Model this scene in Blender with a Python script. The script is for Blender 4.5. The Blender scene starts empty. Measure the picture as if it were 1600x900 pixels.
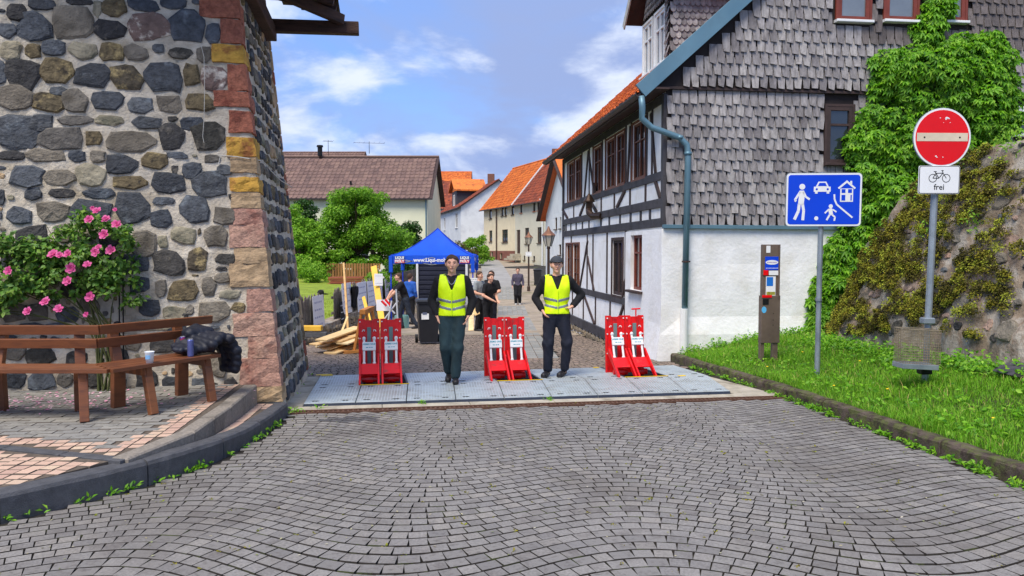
import bpy, bmesh, math, random
import numpy as np
from mathutils import Vector, Matrix, noise

random.seed(7)
RNG = np.random.default_rng(7)
SC = bpy.context.scene
C = SC.collection
R = math.radians

# ------------------------------------------------------------------ camera
FPX, HH, PITCH = 1155.0, 1.62, math.atan(58 / 1155.0)
cam_d = bpy.data.cameras.new('camera')
cam_d.sensor_width = 36.0
cam_d.lens = FPX / 1600 * 36
cam_d.clip_end = 3000
cam = bpy.data.objects.new('camera', cam_d)
C.objects.link(cam)
cam.location = (0, 0, HH)
cam.rotation_euler = (math.pi / 2 - PITCH, 0, 0)
SC.camera = cam
SC.render.resolution_x, SC.render.resolution_y = 1024, 576
SC.view_settings.view_transform = 'Standard'
SC.view_settings.look = 'None'
SC.view_settings.gamma = 1.0
SC.view_settings.exposure = 1.58

# ------------------------------------------------------------------ sky and sun
SUN_EL, SUN_AZ = R(57), R(207)          # azimuth measured from +Y clockwise
sun_dir = Vector((math.sin(SUN_AZ) * math.cos(SUN_EL), math.cos(SUN_AZ) * math.cos(SUN_EL), math.sin(SUN_EL)))
W = bpy.data.worlds.new('World')
SC.world = W
W.use_nodes = True
wn, wl = W.node_tree.nodes, W.node_tree.links
wn.clear()
w_out = wn.new('ShaderNodeOutputWorld')
w_bg = wn.new('ShaderNodeBackground')
w_bg.inputs['Strength'].default_value = 0.095
sky = wn.new('ShaderNodeTexSky')
sky.sky_type = 'NISHITA'
sky.sun_disc = False
sky.sun_elevation = SUN_EL
sky.sun_rotation = SUN_AZ
sky.air_density = 1.0
sky.dust_density = 0.1
sky.ozone_density = 2.2
w_tc = wn.new('ShaderNodeTexCoord')
w_sep = wn.new('ShaderNodeSeparateXYZ')
wl.new(w_tc.outputs['Generated'], w_sep.inputs[0])
w_mx = wn.new('ShaderNodeMath'); w_mx.operation = 'MAXIMUM'; w_mx.inputs[1].default_value = 0.0
wl.new(w_sep.outputs['Z'], w_mx.inputs[0])
w_ad = wn.new('ShaderNodeMath'); w_ad.operation = 'ADD'; w_ad.inputs[1].default_value = 0.42
wl.new(w_mx.outputs[0], w_ad.inputs[0])
w_dv = wn.new('ShaderNodeVectorMath'); w_dv.operation = 'DIVIDE'
wl.new(w_tc.outputs['Generated'], w_dv.inputs[0])
w_cb = wn.new('ShaderNodeCombineXYZ')
for k in range(3):
    wl.new(w_ad.outputs[0], w_cb.inputs[k])
wl.new(w_cb.outputs[0], w_dv.inputs[1])
w_mp = wn.new('ShaderNodeMapping')
w_mp.inputs['Location'].default_value = (0.83, 0.37, 0.22)
w_mp.inputs['Scale'].default_value = (1, 1, 2.1)
wl.new(w_dv.outputs[0], w_mp.inputs['Vector'])


def w_noise(scale, detail, rough, dist):
    n = wn.new('ShaderNodeTexNoise')
    n.inputs['Scale'].default_value = scale
    n.inputs['Detail'].default_value = detail
    n.inputs['Roughness'].default_value = rough
    n.inputs['Distortion'].default_value = dist
    wl.new(w_mp.outputs[0], n.inputs['Vector'])
    return n


def w_ramp(src, p0, p1):
    r = wn.new('ShaderNodeMapRange')
    r.interpolation_type = 'SMOOTHSTEP'
    r.inputs['From Min'].default_value = p0
    r.inputs['From Max'].default_value = p1
    wl.new(src, r.inputs['Value'])
    return r.outputs['Result']


def w_mix(fac, a, b):
    m = wn.new('ShaderNodeMix'); m.data_type = 'RGBA'
    if fac is not None:
        wl.new(fac, m.inputs['Factor'])
    for sock, v in ((m.inputs[6], a), (m.inputs[7], b)):
        if isinstance(v, tuple):
            sock.default_value = (*v, 1)
        else:
            wl.new(v, sock)
    return m.outputs[2]


# a grey-violet veil and brighter heaped clouds over the clear sky
veil = w_noise(1.7, 5, 0.55, 0.35)
puff = w_noise(3.1, 9, 0.56, 0.25)
blue = wn.new('ShaderNodeMix'); blue.data_type = 'RGBA'
blue.inputs['Factor'].default_value = .75
wl.new(sky.outputs[0], blue.inputs[6]); blue.inputs[7].default_value = (.66, 1.35, 3.4, 1)
sky_v = w_mix(w_ramp(veil.outputs['Fac'], 0.36, 0.64), blue.outputs[2], (1.25, 1.65, 2.85))
sky_c = w_mix(w_ramp(puff.outputs['Fac'], 0.46, 0.66), sky_v, (3.0, 3.3, 3.95))
wl.new(sky_c, w_bg.inputs['Color'])
wl.new(w_bg.outputs[0], w_out.inputs['Surface'])

sun_l = bpy.data.lights.new('sun', 'SUN')
sun_l.energy = 1.5
sun_l.angle = R(30)
sun_l.color = (1.0, 0.91, 0.78)
sun = bpy.data.objects.new('sun', sun_l)
C.objects.link(sun)
sun.rotation_euler = sun_dir.to_track_quat('Z', 'Y').to_euler()
sun.location = (0, 0, 30)
SC.cycles.max_bounces = 6
SC.cycles.transparent_max_bounces = 8

# ------------------------------------------------------------------ helpers
_c, _s = math.cos(PITCH), math.sin(PITCH)


def ray(px, py):
    X, U = (px - 800) / FPX, (450 - py) / FPX
    return Vector((X, _c + U * _s, -_s + U * _c))


def at(px, py, y):
    d = ray(px, py)
    return Vector((0, 0, HH)) + d * (y / d.y)


def onz(px, py, z):
    d = ray(px, py)
    return Vector((0, 0, HH)) + d * ((z - HH) / d.z)


def onplane(px, py, p, n):
    d = ray(px, py)
    o = Vector((0, 0, HH))
    return o + d * ((Vector(p) - o).dot(n) / d.dot(n))


RZ = [(-20, 0.05), (4, 0), (11, -.29), (22, -.82), (29, -.98), (36, -.95), (46, -.45), (60, .27), (82, .95), (140, 4.0), (400, 9.0)]


def rz(y):
    if y <= RZ[0][0]:
        return RZ[0][1]
    for (a, za), (b, zb) in zip(RZ, RZ[1:]):
        if y <= b:
            t = (y - a) / (b - a)
            return za + (zb - za) * t
    return RZ[-1][1]


def ground_hit(px, py, dz=0.0):
    y = 8.0
    for _ in range(60):
        p = onz(px, py, rz(y) + dz)
        if not 0.5 < p.y < 300:
            break
        y = 0.5 * y + 0.5 * p.y
    return onz(px, py, rz(y) + dz)


def s(r, g, b):
    f = lambda v: (v / 255 / 12.92) if v <= 10 else ((v / 255 + .055) / 1.055) ** 2.4
    return (f(r), f(g), f(b))


# ---- materials
MATS = {}


def mat(name, cols, rough=.75, metal=0.0, nscale=6.0, namt=.25, bump=.0, bscale=30.0, detail=4,
        stain=None, sscale=2.0, sfrom=.5, sto=.7, spec=.4, coat=0.0, trans=0.0, emit=None, stretch=None, stain2=None, wpos=None):
    """colour (one, or a choice per piece) x soft noise, an optional second stain colour, fine relief"""
    if name in MATS:
        return MATS[name]
    m = bpy.data.materials.new(name)
    m.use_nodes = True
    N, L = m.node_tree.nodes, m.node_tree.links
    N.clear()
    out = N.new('ShaderNodeOutputMaterial')
    b = N.new('ShaderNodeBsdfPrincipled')
    L.new(b.outputs[0], out.inputs['Surface'])
    tc = N.new('ShaderNodeTexCoord')
    vec = tc.outputs['Object']
    if stretch:
        mp = N.new('ShaderNodeMapping')
        mp.inputs['Scale'].default_value = stretch
        L.new(vec, mp.inputs['Vector'])
        vec = mp.outputs[0]
    oi = N.new('ShaderNodeObjectInfo')
    ge = N.new('ShaderNodeNewGeometry')
    ad = N.new('ShaderNodeMath'); ad.operation = 'ADD'
    L.new(oi.outputs['Random'], ad.inputs[0]); L.new(ge.outputs['Random Per Island'], ad.inputs[1])
    fr = N.new('ShaderNodeMath'); fr.operation = 'FRACT'
    L.new(ad.outputs[0], fr.inputs[0])
    off = N.new('ShaderNodeVectorMath'); off.operation = 'ADD'
    mu = N.new('ShaderNodeMath'); mu.operation = 'MULTIPLY'; mu.inputs[1].default_value = 37.0
    L.new(fr.outputs[0], mu.inputs[0])
    L.new(vec, off.inputs[0]); L.new(mu.outputs[0], off.inputs[1])
    vec = off.outputs[0]
    if isinstance(cols[0], tuple):
        cr = N.new('ShaderNodeValToRGB')
        cr.color_ramp.interpolation = 'LINEAR'
        e = cr.color_ramp.elements
        while len(e) < len(cols):
            e.new(0.5)
        for k, c in enumerate(cols):
            e[k].position = k / max(1, len(cols) - 1)
            e[k].color = (*c, 1)
        L.new(fr.outputs[0], cr.inputs[0])
        col = cr.outputs[0]
    else:
        rgb = N.new('ShaderNodeRGB')
        rgb.outputs[0].default_value = (*cols, 1)
        col = rgb.outputs[0]

    def nz(sc, det, rough_=.55):
        n = N.new('ShaderNodeTexNoise')
        n.inputs['Scale'].default_value = sc
        n.inputs['Detail'].default_value = det
        n.inputs['Roughness'].default_value = rough_
        L.new(vec, n.inputs['Vector'])
        return n.outputs['Fac']

    def rng(src, a, b_, c, d):
        r = N.new('ShaderNodeMapRange')
        r.inputs['From Min'].default_value = a; r.inputs['From Max'].default_value = b_
        r.inputs['To Min'].default_value = c; r.inputs['To Max'].default_value = d
        L.new(src, r.inputs['Value'])
        return r.outputs[0]

    for stn, sc in ((stain, sscale), (stain2, sscale * 2.3)):
        if stn:
            mx = N.new('ShaderNodeMix'); mx.data_type = 'RGBA'
            L.new(rng(nz(sc, 6, .62), sfrom, sto, 0, 1), mx.inputs['Factor'])
            L.new(col, mx.inputs[6])
            mx.inputs[7].default_value = (*stn, 1)
            col = mx.outputs[2]
    if namt:
        mx = N.new('ShaderNodeMix'); mx.data_type = 'RGBA'; mx.blend_type = 'MULTIPLY'
        mx.inputs['Factor'].default_value = 1
        L.new(col, mx.inputs[6])
        L.new(rng(nz(nscale, detail + 2), .3, .7, 1 - namt, 1 + namt), mx.inputs[7])
        col = mx.outputs[2]
    if wpos:             # broad wear and dirt that runs on from piece to piece
        n = N.new('ShaderNodeTexNoise')
        n.inputs['Scale'].default_value = .55; n.inputs['Detail'].default_value = 6; n.inputs['Roughness'].default_value = .6
        L.new(ge.outputs['Position'], n.inputs['Vector'])
        mx = N.new('ShaderNodeMix'); mx.data_type = 'RGBA'
        L.new(rng(n.outputs['Fac'], .48, .70, 0, .75), mx.inputs['Factor'])
        L.new(col, mx.inputs[6]); mx.inputs[7].default_value = (*wpos, 1)
        col = mx.outputs[2]
    L.new(col, b.inputs['Base Color'])
    b.inputs['Roughness'].default_value = rough
    b.inputs['Metallic'].default_value = metal
    b.inputs['Specular IOR Level'].default_value = spec
    b.inputs['Coat Weight'].default_value = coat
    if emit:
        L.new(col, b.inputs['Emission Color']); b.inputs['Emission Strength'].default_value = emit
    if bump:
        bp = N.new('ShaderNodeBump')
        bp.inputs['Strength'].default_value = bump
        bp.inputs['Distance'].default_value = .02
        L.new(nz(bscale, detail + 3, .6), bp.inputs['Height'])
        L.new(bp.outputs[0], b.inputs['Normal'])
    if trans:
        tr = N.new('ShaderNodeBsdfTranslucent')
        L.new(col, tr.inputs['Color'])
        ms = N.new('ShaderNodeMixShader'); ms.inputs[0].default_value = trans
        L.new(b.outputs[0], ms.inputs[1]); L.new(tr.outputs[0], ms.inputs[2])
        L.new(ms.outputs[0], out.inputs['Surface'])
    MATS[name] = m
    return m


def glass(name, col=(.02, .025, .03), rough=.06):
    return mat(name, col, rough=rough, namt=.15, nscale=2.0, spec=.9, coat=.3)


# ---- mesh builder
class MB:
    def __init__(self):
        self.v, self.f, self.mi = [], [], []
        self.M = Matrix.Identity(4)
        self.k = 0

    def add(self, vs, fs):
        o = len(self.v)
        M = self.M
        self.v += [tuple(M @ Vector(p)) for p in vs]
        self.f += [tuple(i + o for i in f) for f in fs]
        self.mi += [self.k] * len(fs)
        return self

    def box(self, c, d, rot=None):
        x, y, z = d[0] / 2, d[1] / 2, d[2] / 2
        vs = [Vector((a * x, b * y, e * z)) for e in (-1, 1) for b in (-1, 1) for a in (-1, 1)]
        if rot is not None:
            vs = [rot @ v for v in vs]
        c = Vector(c)
        return self.add([v + c for v in vs], [(0, 2, 3, 1), (4, 5, 7, 6), (0, 1, 5, 4), (2, 6, 7, 3), (0, 4, 6, 2), (1, 3, 7, 5)])

    def bbox(self, c, d, bev=.01, rot=None):
        """box with a chamfered top and sides"""
        x, y, z = d[0] / 2, d[1] / 2, d[2] / 2
        e = min(bev, x * .4, y * .4, z * .4)
        vs = []
        for (zz, k) in ((-z, e), (-z + e, 0), (z - e, 0), (z, e)):
            for (a, b) in ((-1, -1), (1, -1), (1, 1), (-1, 1)):
                vs.append(Vector((a * (x - k), b * (y - k), zz)))
        if rot is not None:
            vs = [rot @ v for v in vs]
        c = Vector(c)
        fs = [(3, 2, 1, 0), (12, 13, 14, 15)]
        for r in range(3):
            for i in range(4):
                j = (i + 1) % 4
                fs.append((r * 4 + i, r * 4 + j, r * 4 + 4 + j, r * 4 + 4 + i))
        return self.add([v + c for v in vs], fs)

    def beam(self, a, b, w, h, up=(0, 0, 1)):
        """rectangular bar from a to b: w sideways, h along up"""
        a, b = Vector(a), Vector(b)
        d = (b - a)
        l = d.length
        d.normalize()
        side = d.cross(Vector(up))
        if side.length < 1e-5:
            side = d.cross(Vector((1, 0, 0)))
        side.normalize()
        u = side.cross(d)
        rot = Matrix((side, d, u)).transposed()
        return self.bbox((a + b) / 2, (w, l, h), min(w, h) * .06, rot)

    def tube(self, pts, r, n=8, caps=True, flat=None):
        pts = [Vector(p) for p in pts]
        rs = r if isinstance(r, (list, tuple)) else [r] * len(pts)
        vs, fs = [], []
        t0 = (pts[1] - pts[0]).normalized()
        ref = Vector((0, 0, 1)) if abs(t0.z) < .9 else Vector((1, 0, 0))
        nx = t0.cross(ref).normalized()
        for i, p in enumerate(pts):
            if i == 0: t = pts[1] - pts[0]
            elif i == len(pts) - 1: t = pts[-1] - pts[-2]
            else: t = pts[i + 1] - pts[i - 1]
            t.normalize()
            nx = (nx - t * nx.dot(t)).normalized()
            ny = t.cross(nx)
            for k in range(n):
                a = 2 * math.pi * k / n
                vs.append(p + (nx * math.cos(a) + ny * math.sin(a)) * rs[i])
        for i in range(len(pts) - 1):
            for k in range(n):
                k2 = (k + 1) % n
                fs.append((i * n + k, i * n + k2, (i + 1) * n + k2, (i + 1) * n + k))
        if caps:
            fs.append(tuple(range(n))[::-1])
            fs.append(tuple((len(pts) - 1) * n + k for k in range(n)))
        return self.add(vs, fs)

    def cyl(self, a, b, r, r2=None, n=12):
        return self.tube([a, b], [r, r if r2 is None else r2], n)

    def prism(self, poly, h0, h1, fr=None):
        """polygon (x, y) extruded from h0 to h1 along z of the 4x4 frame fr"""
        fr = fr or Matrix.Identity(4)
        n = len(poly)
        area = sum(poly[i][0] * poly[(i + 1) % n][1] - poly[(i + 1) % n][0] * poly[i][1] for i in range(n))
        if area < 0:
            poly = poly[::-1]
        vs = [fr @ Vector((p[0], p[1], h0)) for p in poly] + [fr @ Vector((p[0], p[1], h1)) for p in poly]
        fs = [tuple(range(n))[::-1], tuple(range(n, 2 * n))]
        for i in range(n):
            j = (i + 1) % n
            fs.append((i, j, n + j, n + i))
        return self.add(vs, fs)

    def lathe(self, prof, n=16, c=(0, 0, 0)):
        vs, fs = [], []
        c = Vector(c)
        for (r, z) in prof:
            for k in range(n):
                a = 2 * math.pi * k / n
                vs.append(c + Vector((r * math.cos(a), r * math.sin(a), z)))
        for i in range(len(prof) - 1):
            for k in range(n):
                k2 = (k + 1) % n
                fs.append((i * n + k, i * n + k2, (i + 1) * n + k2, (i + 1) * n + k))
        fs.append(tuple(range(n))[::-1]); fs.append(tuple((len(prof) - 1) * n + k for k in range(n)))
        return self.add(vs, fs)

    def ball(self, c, r, nu=10, nv=7):
        r = r if isinstance(r, (list, tuple)) else (r, r, r)
        vs, fs = [Vector((c[0], c[1], c[2] - r[2]))], []
        for j in range(1, nv):
            p = -math.pi / 2 + math.pi * j / nv
            for k in range(nu):
                a = 2 * math.pi * k / nu
                vs.append(Vector((c[0] + r[0] * math.cos(p) * math.cos(a), c[1] + r[1] * math.cos(p) * math.sin(a), c[2] + r[2] * math.sin(p))))
        vs.append(Vector((c[0], c[1], c[2] + r[2])))
        for k in range(nu):
            k2 = (k + 1) % nu
            fs.append((0, 1 + k2, 1 + k))
            for j in range(nv - 2):
                a = 1 + j * nu
                fs.append((a + k, a + k2, a + nu + k2, a + nu + k))
            a = 1 + (nv - 2) * nu
            fs.append((a + k, a + k2, len(vs) - 1))
        return self.add(vs, fs)

    def mesh(self, name, mats, smooth=False):
        me = bpy.data.meshes.new(name)
        me.from_pydata(self.v, [], self.f)
        for m in (mats if isinstance(mats, (list, tuple)) else [mats]):
            me.materials.append(m)
        if any(self.mi):
            me.polygons.foreach_set('material_index', self.mi)
        if smooth:
            me.polygons.foreach_set('use_smooth', [True] * len(self.f))
        me.update()
        return me

    def build(self, name, mats, parent=None, smooth=False, kind=None, label=None):
        o = link(name, self.mesh(name, mats, smooth), parent)
        if kind: o['kind'] = kind
        if label: o['label'] = label
        return o


def link(name, me, parent=None, mw=None):
    o = bpy.data.objects.new(name, me)
    C.objects.link(o)
    if parent is not None:
        o.parent = parent
        o.matrix_parent_inverse = MPI.get(parent.name) or MPI.setdefault(parent.name, chain(parent).inverted())
    if mw is not None:
        o.matrix_world = mw
        if parent is not None:
            o.matrix_basis = mw
    return o


MPI = {}


def chain(o):
    """world matrix of a freshly made object without a depsgraph update"""
    m = o.matrix_basis.copy()
    if o.parent is not None:
        m = chain(o.parent) @ o.matrix_parent_inverse @ m
    return m


def thing(name, label, cat, loc=(0, 0, 0), rz_=0.0, group=None, kind=None):
    o = bpy.data.objects.new(name, None)
    o.empty_display_size = .2
    C.objects.link(o)
    o.location = loc
    o.rotation_euler = (0, 0, rz_)
    return tag(o, label, cat, group, kind)


def tag(o, label=None, cat=None, group=None, kind=None):
    if label: o['label'] = label
    if cat: o['category'] = cat
    if group: o['group'] = group
    if kind: o['kind'] = kind
    return o


def copy_tree(o, parent=None, mw=None):
    c = o.copy()
    C.objects.link(c)
    if parent is not None:
        c.parent = parent
    for ch in list(o.children):
        copy_tree(ch, c)
    return c


def nmesh(name, V, F, mats, mi=None, smooth=False):
    """mesh from numpy arrays: V (n,3), F (m,k)"""
    me = bpy.data.meshes.new(name)
    V = np.asarray(V, dtype=np.float32)
    F = np.asarray(F, dtype=np.int32)
    m, k = F.shape
    me.vertices.add(len(V)); me.loops.add(m * k); me.polygons.add(m)
    me.vertices.foreach_set('co', V.ravel())
    me.loops.foreach_set('vertex_index', F.ravel())
    me.polygons.foreach_set('loop_start', np.arange(0, m * k, k, dtype=np.int32))
    me.polygons.foreach_set('loop_total', np.full(m, k, dtype=np.int32))
    for mm in (mats if isinstance(mats, (list, tuple)) else [mats]):
        me.materials.append(mm)
    if mi is not None:
        me.polygons.foreach_set('material_index', np.asarray(mi, dtype=np.int32))
    if smooth:
        me.polygons.foreach_set('use_smooth', np.ones(m, dtype=bool))
    me.update(calc_edges=True)
    me.validate()
    return me


EYE = Vector((0, 0, HH))


def pieces(name, items, parent, limit=300, rest=None):
    """items: (mesh, world matrix, size). The ones that show largest become parts, the rest one stuff part."""
    def show(it):
        p = it[1].translation
        v = EYE - p
        d = v.length
        if p.y < .5: return 0
        if abs(p.x) / p.y > .74 or abs(p.z - HH - .05 * -p.y) / p.y > .55: return 1e-6 / d
        return it[2] / d
    items = sorted(items, key=show, reverse=True)
    for me, mw, _ in items[:limit]:
        link(name, me, parent, mw)
    if items[limit:]:
        Vs, Fs, mi, mats, midx = [], [], [], [], {}
        o = 0
        cache = {}
        for me, mw, _ in items[limit:]:
            if me.name not in cache:
                n = len(me.vertices)
                co = np.empty(n * 3); me.vertices.foreach_get('co', co)
                cache[me.name] = (co.reshape(-1, 3), [tuple(p.vertices) for p in me.polygons], [p.material_index for p in me.polygons], list(me.materials))
            co, fs, ms, mm = cache[me.name]
            A = np.array(mw)
            Vs.append(co @ A[:3, :3].T + A[:3, 3])
            Fs += [tuple(i + o for i in f) for f in fs]
            for q in ms:
                m = mm[q]
                if m.name not in midx:
                    midx[m.name] = len(mats); mats.append(m)
                mi.append(midx[m.name])
            o += len(co)
        me = bpy.data.meshes.new(rest or name)
        me.from_pydata(np.concatenate(Vs).tolist(), [], Fs)
        for m in mats: me.materials.append(m)
        me.polygons.foreach_set('material_index', mi)
        me.update()
        ob = link(rest or (name + '_field'), me, parent)
        ob['kind'] = 'stuff'


def frame(o, x, z):
    """4x4 frame with origin o, x axis x, z axis z (y = z cross x)"""
    x = Vector(x).normalized(); z = Vector(z).normalized()
    y = z.cross(x).normalized()
    x = y.cross(z)
    M = Matrix((x, y, z)).transposed().to_4x4()
    M.translation = Vector(o)
    return M


def text_mesh(body, size, mat_, depth=.002, align='CENTER', bold=0.0):
    cu = bpy.data.curves.new('txt', 'FONT')
    cu.body = body
    cu.size = size
    cu.align_x = align
    cu.align_y = 'CENTER'
    cu.extrude = depth
    cu.offset = bold
    cu.resolution_u = 2
    ob = bpy.data.objects.new('txt', cu)
    C.objects.link(ob)
    me = bpy.data.meshes.new_from_object(ob)
    bpy.data.objects.remove(ob)
    bpy.data.curves.remove(cu)
    me.materials.clear()
    me.materials.append(mat_)
    return me


def text(body, size, mat_, fr, parent, name='lettering', depth=.002, bold=0.0, sx=1.0):
    me = text_mesh(body, size, mat_, depth, bold=bold)
    return link(name, me, parent, fr @ Matrix.Diagonal((sx, 1, 1, 1)))


def wall_holes(mb, fr, u0, u1, v0, v1, holes, depth=.12, top=None):
    """wall face in the XY plane of fr (outward +z) with rectangular openings and their reveals"""
    us = sorted({u0, u1, *[h[0] for h in holes], *[h[1] for h in holes]})
    vs = sorted({v0, v1, *[h[2] for h in holes], *[h[3] for h in holes]})
    P = lambda u, v, d=0: fr @ Vector((u, v, d))
    for a, b in zip(us, us[1:]):
        for c, d in zip(vs, vs[1:]):
            m, n = (a + b) / 2, (c + d) / 2
            if any(h[0] < m < h[1] and h[2] < n < h[3] for h in holes):
                continue
            mb.add([P(a, c), P(b, c), P(b, d), P(a, d)], [(0, 1, 2, 3)])
    for (a, b, c, d) in holes:
        mb.add([P(a, c), P(b, c), P(b, d), P(a, d), P(a, c, -depth), P(b, c, -depth), P(b, d, -depth), P(a, d, -depth)],
               [(0, 4, 5, 1), (1, 5, 6, 2), (2, 6, 7, 3), (3, 7, 4, 0)])


def window(parent, fr, u0, u1, v0, v1, m_frame, m_glass, depth=.09, fw=.06, mull=1, trans=1, sill=None, outer=None, curtain=None):
    """casement set `depth` behind the wall plane of fr; parts: window (> pane, sill)"""
    mb = MB()
    mb.M = fr
    z = -depth
    w, h = u1 - u0, v1 - v0
    t = .05
    for (a, b, c, d) in ((u0, u0 + fw, v0, v1), (u1 - fw, u1, v0, v1), (u0 + fw, u1 - fw, v0, v0 + fw), (u0 + fw, u1 - fw, v1 - fw, v1)):
        mb.box(((a + b) / 2, (c + d) / 2, z), (b - a, d - c, t))
    for k in range(mull):
        x = u0 + w * (k + 1) / (mull + 1)
        mb.box((x, (v0 + v1) / 2, z + .004), (fw * .8, h - 2 * fw, t))
    for k in range(trans):
        y = v0 + h * (.68 if trans == 1 else (k + 1) / (trans + 1))
        mb.box(((u0 + u1) / 2, y, z + .001), (w - 2 * fw, fw * .6, t))
    if outer:
        for (a, b, c, d) in ((u0 - outer, u0 - .003, v0 - outer, v1 + outer), (u1 + .003, u1 + outer, v0 - outer, v1 + outer),
                             (u0 - .003, u1 + .003, v0 - outer, v0 - .003), (u0 - .003, u1 + .003, v1 + .003, v1 + outer)):
            mb.box(((a + b) / 2, (c + d) / 2, .01), (b - a, d - c, .04))
    o = mb.build('window', m_frame, parent)
    g = MB(); g.M = fr
    g.box(((u0 + u1) / 2, (v0 + v1) / 2, z - .012), (w - fw, h - fw, .008))
    g.build('pane', m_glass, o)
    if curtain:
        g = MB(); g.M = fr
        g.box(((u0 + u1) / 2, (v0 + v1) / 2, z - .06), (w - fw * 2, h - fw * 2, .008))
        g.build('curtain', curtain, o)
    if sill:
        g = MB(); g.M = fr
        g.bbox(((u0 + u1) / 2, v0 - .03, .03), (w + .12, .05, .14), .008)
        g.build('sill', sill, o)
    return o


def leaf_cloud(P, Nrm, size, aspect=.55, jitter=.7, droop=.2, fold=.25, rng=RNG):
    """one folded leaf (two triangles) at each point P (n,3), facing about Nrm"""
    n = len(P)
    sz = size * rng.uniform(.6, 1.25, n)[:, None]
    nn = Nrm + rng.normal(0, jitter, (n, 3))
    nn /= np.linalg.norm(nn, axis=1)[:, None] + 1e-9
    t = rng.normal(0, 1, (n, 3)); t[:, 2] -= droop * 2
    t -= nn * np.sum(t * nn, 1)[:, None]
    t /= np.linalg.norm(t, axis=1)[:, None] + 1e-9
    b = np.cross(nn, t)
    V = np.empty((n, 4, 3))
    V[:, 0] = P
    V[:, 1] = P + t * sz * .45 + b * sz * aspect * .5 + nn * sz * fold * .5
    V[:, 2] = P + t * sz
    V[:, 3] = P + t * sz * .45 - b * sz * aspect * .5 + nn * sz * fold * .5
    i = np.arange(n)[:, None] * 4
    F = np.concatenate([i + np.array([[0, 1, 2]]), i + np.array([[0, 2, 3]])], 0)
    return V.reshape(-1, 3), F
# ================================================================== GROUND, ROAD, KERBS
PO, PU, PV = Vector((-2.40, 8.40, 0)), Vector((.983, .182, 0)), Vector((-.182, .983, 0))   # the barrier plate's corner and axes


def pl(u, v, z=0.0):
    return PO + PU * u + PV * v + Vector((0, 0, z))


def uv(x, y):
    d = Vector((x, y, 0)) - PO
    return d.dot(PU), d.dot(PV)


def interp(pts, y):
    if y <= pts[0][1]: return pts[0][0]
    for (xa, a), (xb, b) in zip(pts, pts[1:]):
        if y <= b:
            return xa + (xb - xa) * (y - a) / (b - a)
    return pts[-1][0]


KL = [(-4.3, 3.0), (-3.55, 3.75), (-3.04, 4.46), (-2.72, 4.99), (-2.50, 5.45), (-2.40, 5.9), (-2.36, 6.5), (-2.38, 7.2), (-2.44, 7.98)]
KR = [(3.66, 2.0), (3.62, 5.2), (3.54, 6.8), (3.46, 8.4), (3.38, 9.6), (3.24, 10.8), (3.10, 12.0), (2.95, 13.7)]
xl = lambda y: interp(KL, y)
xr = lambda y: interp(KR, y)
TZ = .15          # terrace level

m_soil = mat('joint_soil', s(48, 44, 40), .95, stain=s(70, 80, 36), sscale=1.6, sfrom=.56, sto=.7, namt=.35, nscale=30, bump=.5, bscale=90)
m_cob = mat('grey_concrete_sett', [s(132, 129, 126), s(140, 136, 132), s(125, 122, 120), s(145, 140, 134)], .8, nscale=70, namt=.24,
            stain=s(104, 99, 96), sscale=3.0, sfrom=.5, sto=.72, bump=.45, bscale=140, wpos=s(98, 92, 86))
m_cob2 = mat('worn_stone_sett', [s(140, 124, 110), s(156, 138, 122), s(126, 112, 102), s(164, 142, 126)], .85, nscale=12, namt=.28, bump=.5, bscale=120)
m_far_road = mat('far_setts', s(156, 142, 124), .9, nscale=2.2, namt=.25, bump=.8, bscale=14, stain=s(96, 96, 62), sscale=.35, sfrom=.55, sto=.68)

# base ground sheet, one piece to the horizon
ys = [-20, -5, 0, 2, 4, 6, 8, 9.5, 11, 13, 15, 18, 22, 25.5, 29, 32.5, 36, 41, 46, 53, 60, 71, 82, 110, 140, 250, 400, 900]
xs = [-900, -200, -60, -20, -8, -4, 0, 4, 8, 20, 60, 200, 900]
V = [(x, y, rz(y) - .016) for y in ys for x in xs]
n = len(xs)
F = [(j * n + i, j * n + i + 1, (j + 1) * n + i + 1, (j + 1) * n + i) for j in range(len(ys) - 1) for i in range(n - 1)]
ground = MB().add(V, F).build('ground', m_soil, kind='structure')


def sett_mesh(name, m, seed, w=1.0, l=1.0, h=.05, jit=.016, ch=.035, side=None):
    r = random.Random(seed)
    c = [(-.5, -.5), (.5, -.5), (.5, .5), (-.5, .5)]
    c = [(x * w + r.uniform(-jit, jit) * w, y * l + r.uniform(-jit, jit) * l) for x, y in c]
    dz = [r.uniform(-.0008, .0008) for _ in range(4)]
    vs = [(x, y, -h) for x, y in c] + [(x * .985, y * .985, -.008) for x, y in c] + [(x * (1 - .8 * ch), y * (1 - 1.9 * ch), d) for (x, y), d in zip(c, dz)]
    fs = []
    for q in range(2):
        for i in range(4):
            j = (i + 1) % 4
            fs.append((q * 4 + i, q * 4 + j, q * 4 + 4 + j, q * 4 + 4 + i))
    mb = MB(); mb.k = 1
    mb.add(vs, fs); mb.k = 0      # dirt clings to the arrises, the worn top is clean
    mb.f.append((8, 9, 10, 11)); mb.mi.append(0)
    return mb.mesh(name, [m, side or m_soil])


setts = [sett_mesh('sett_%d' % k, m_cob, k) for k in range(10)]
setts2 = [sett_mesh('old_sett_%d' % k, m_cob2, 50 + k, jit=.09, ch=.12) for k in range(8)]


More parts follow.
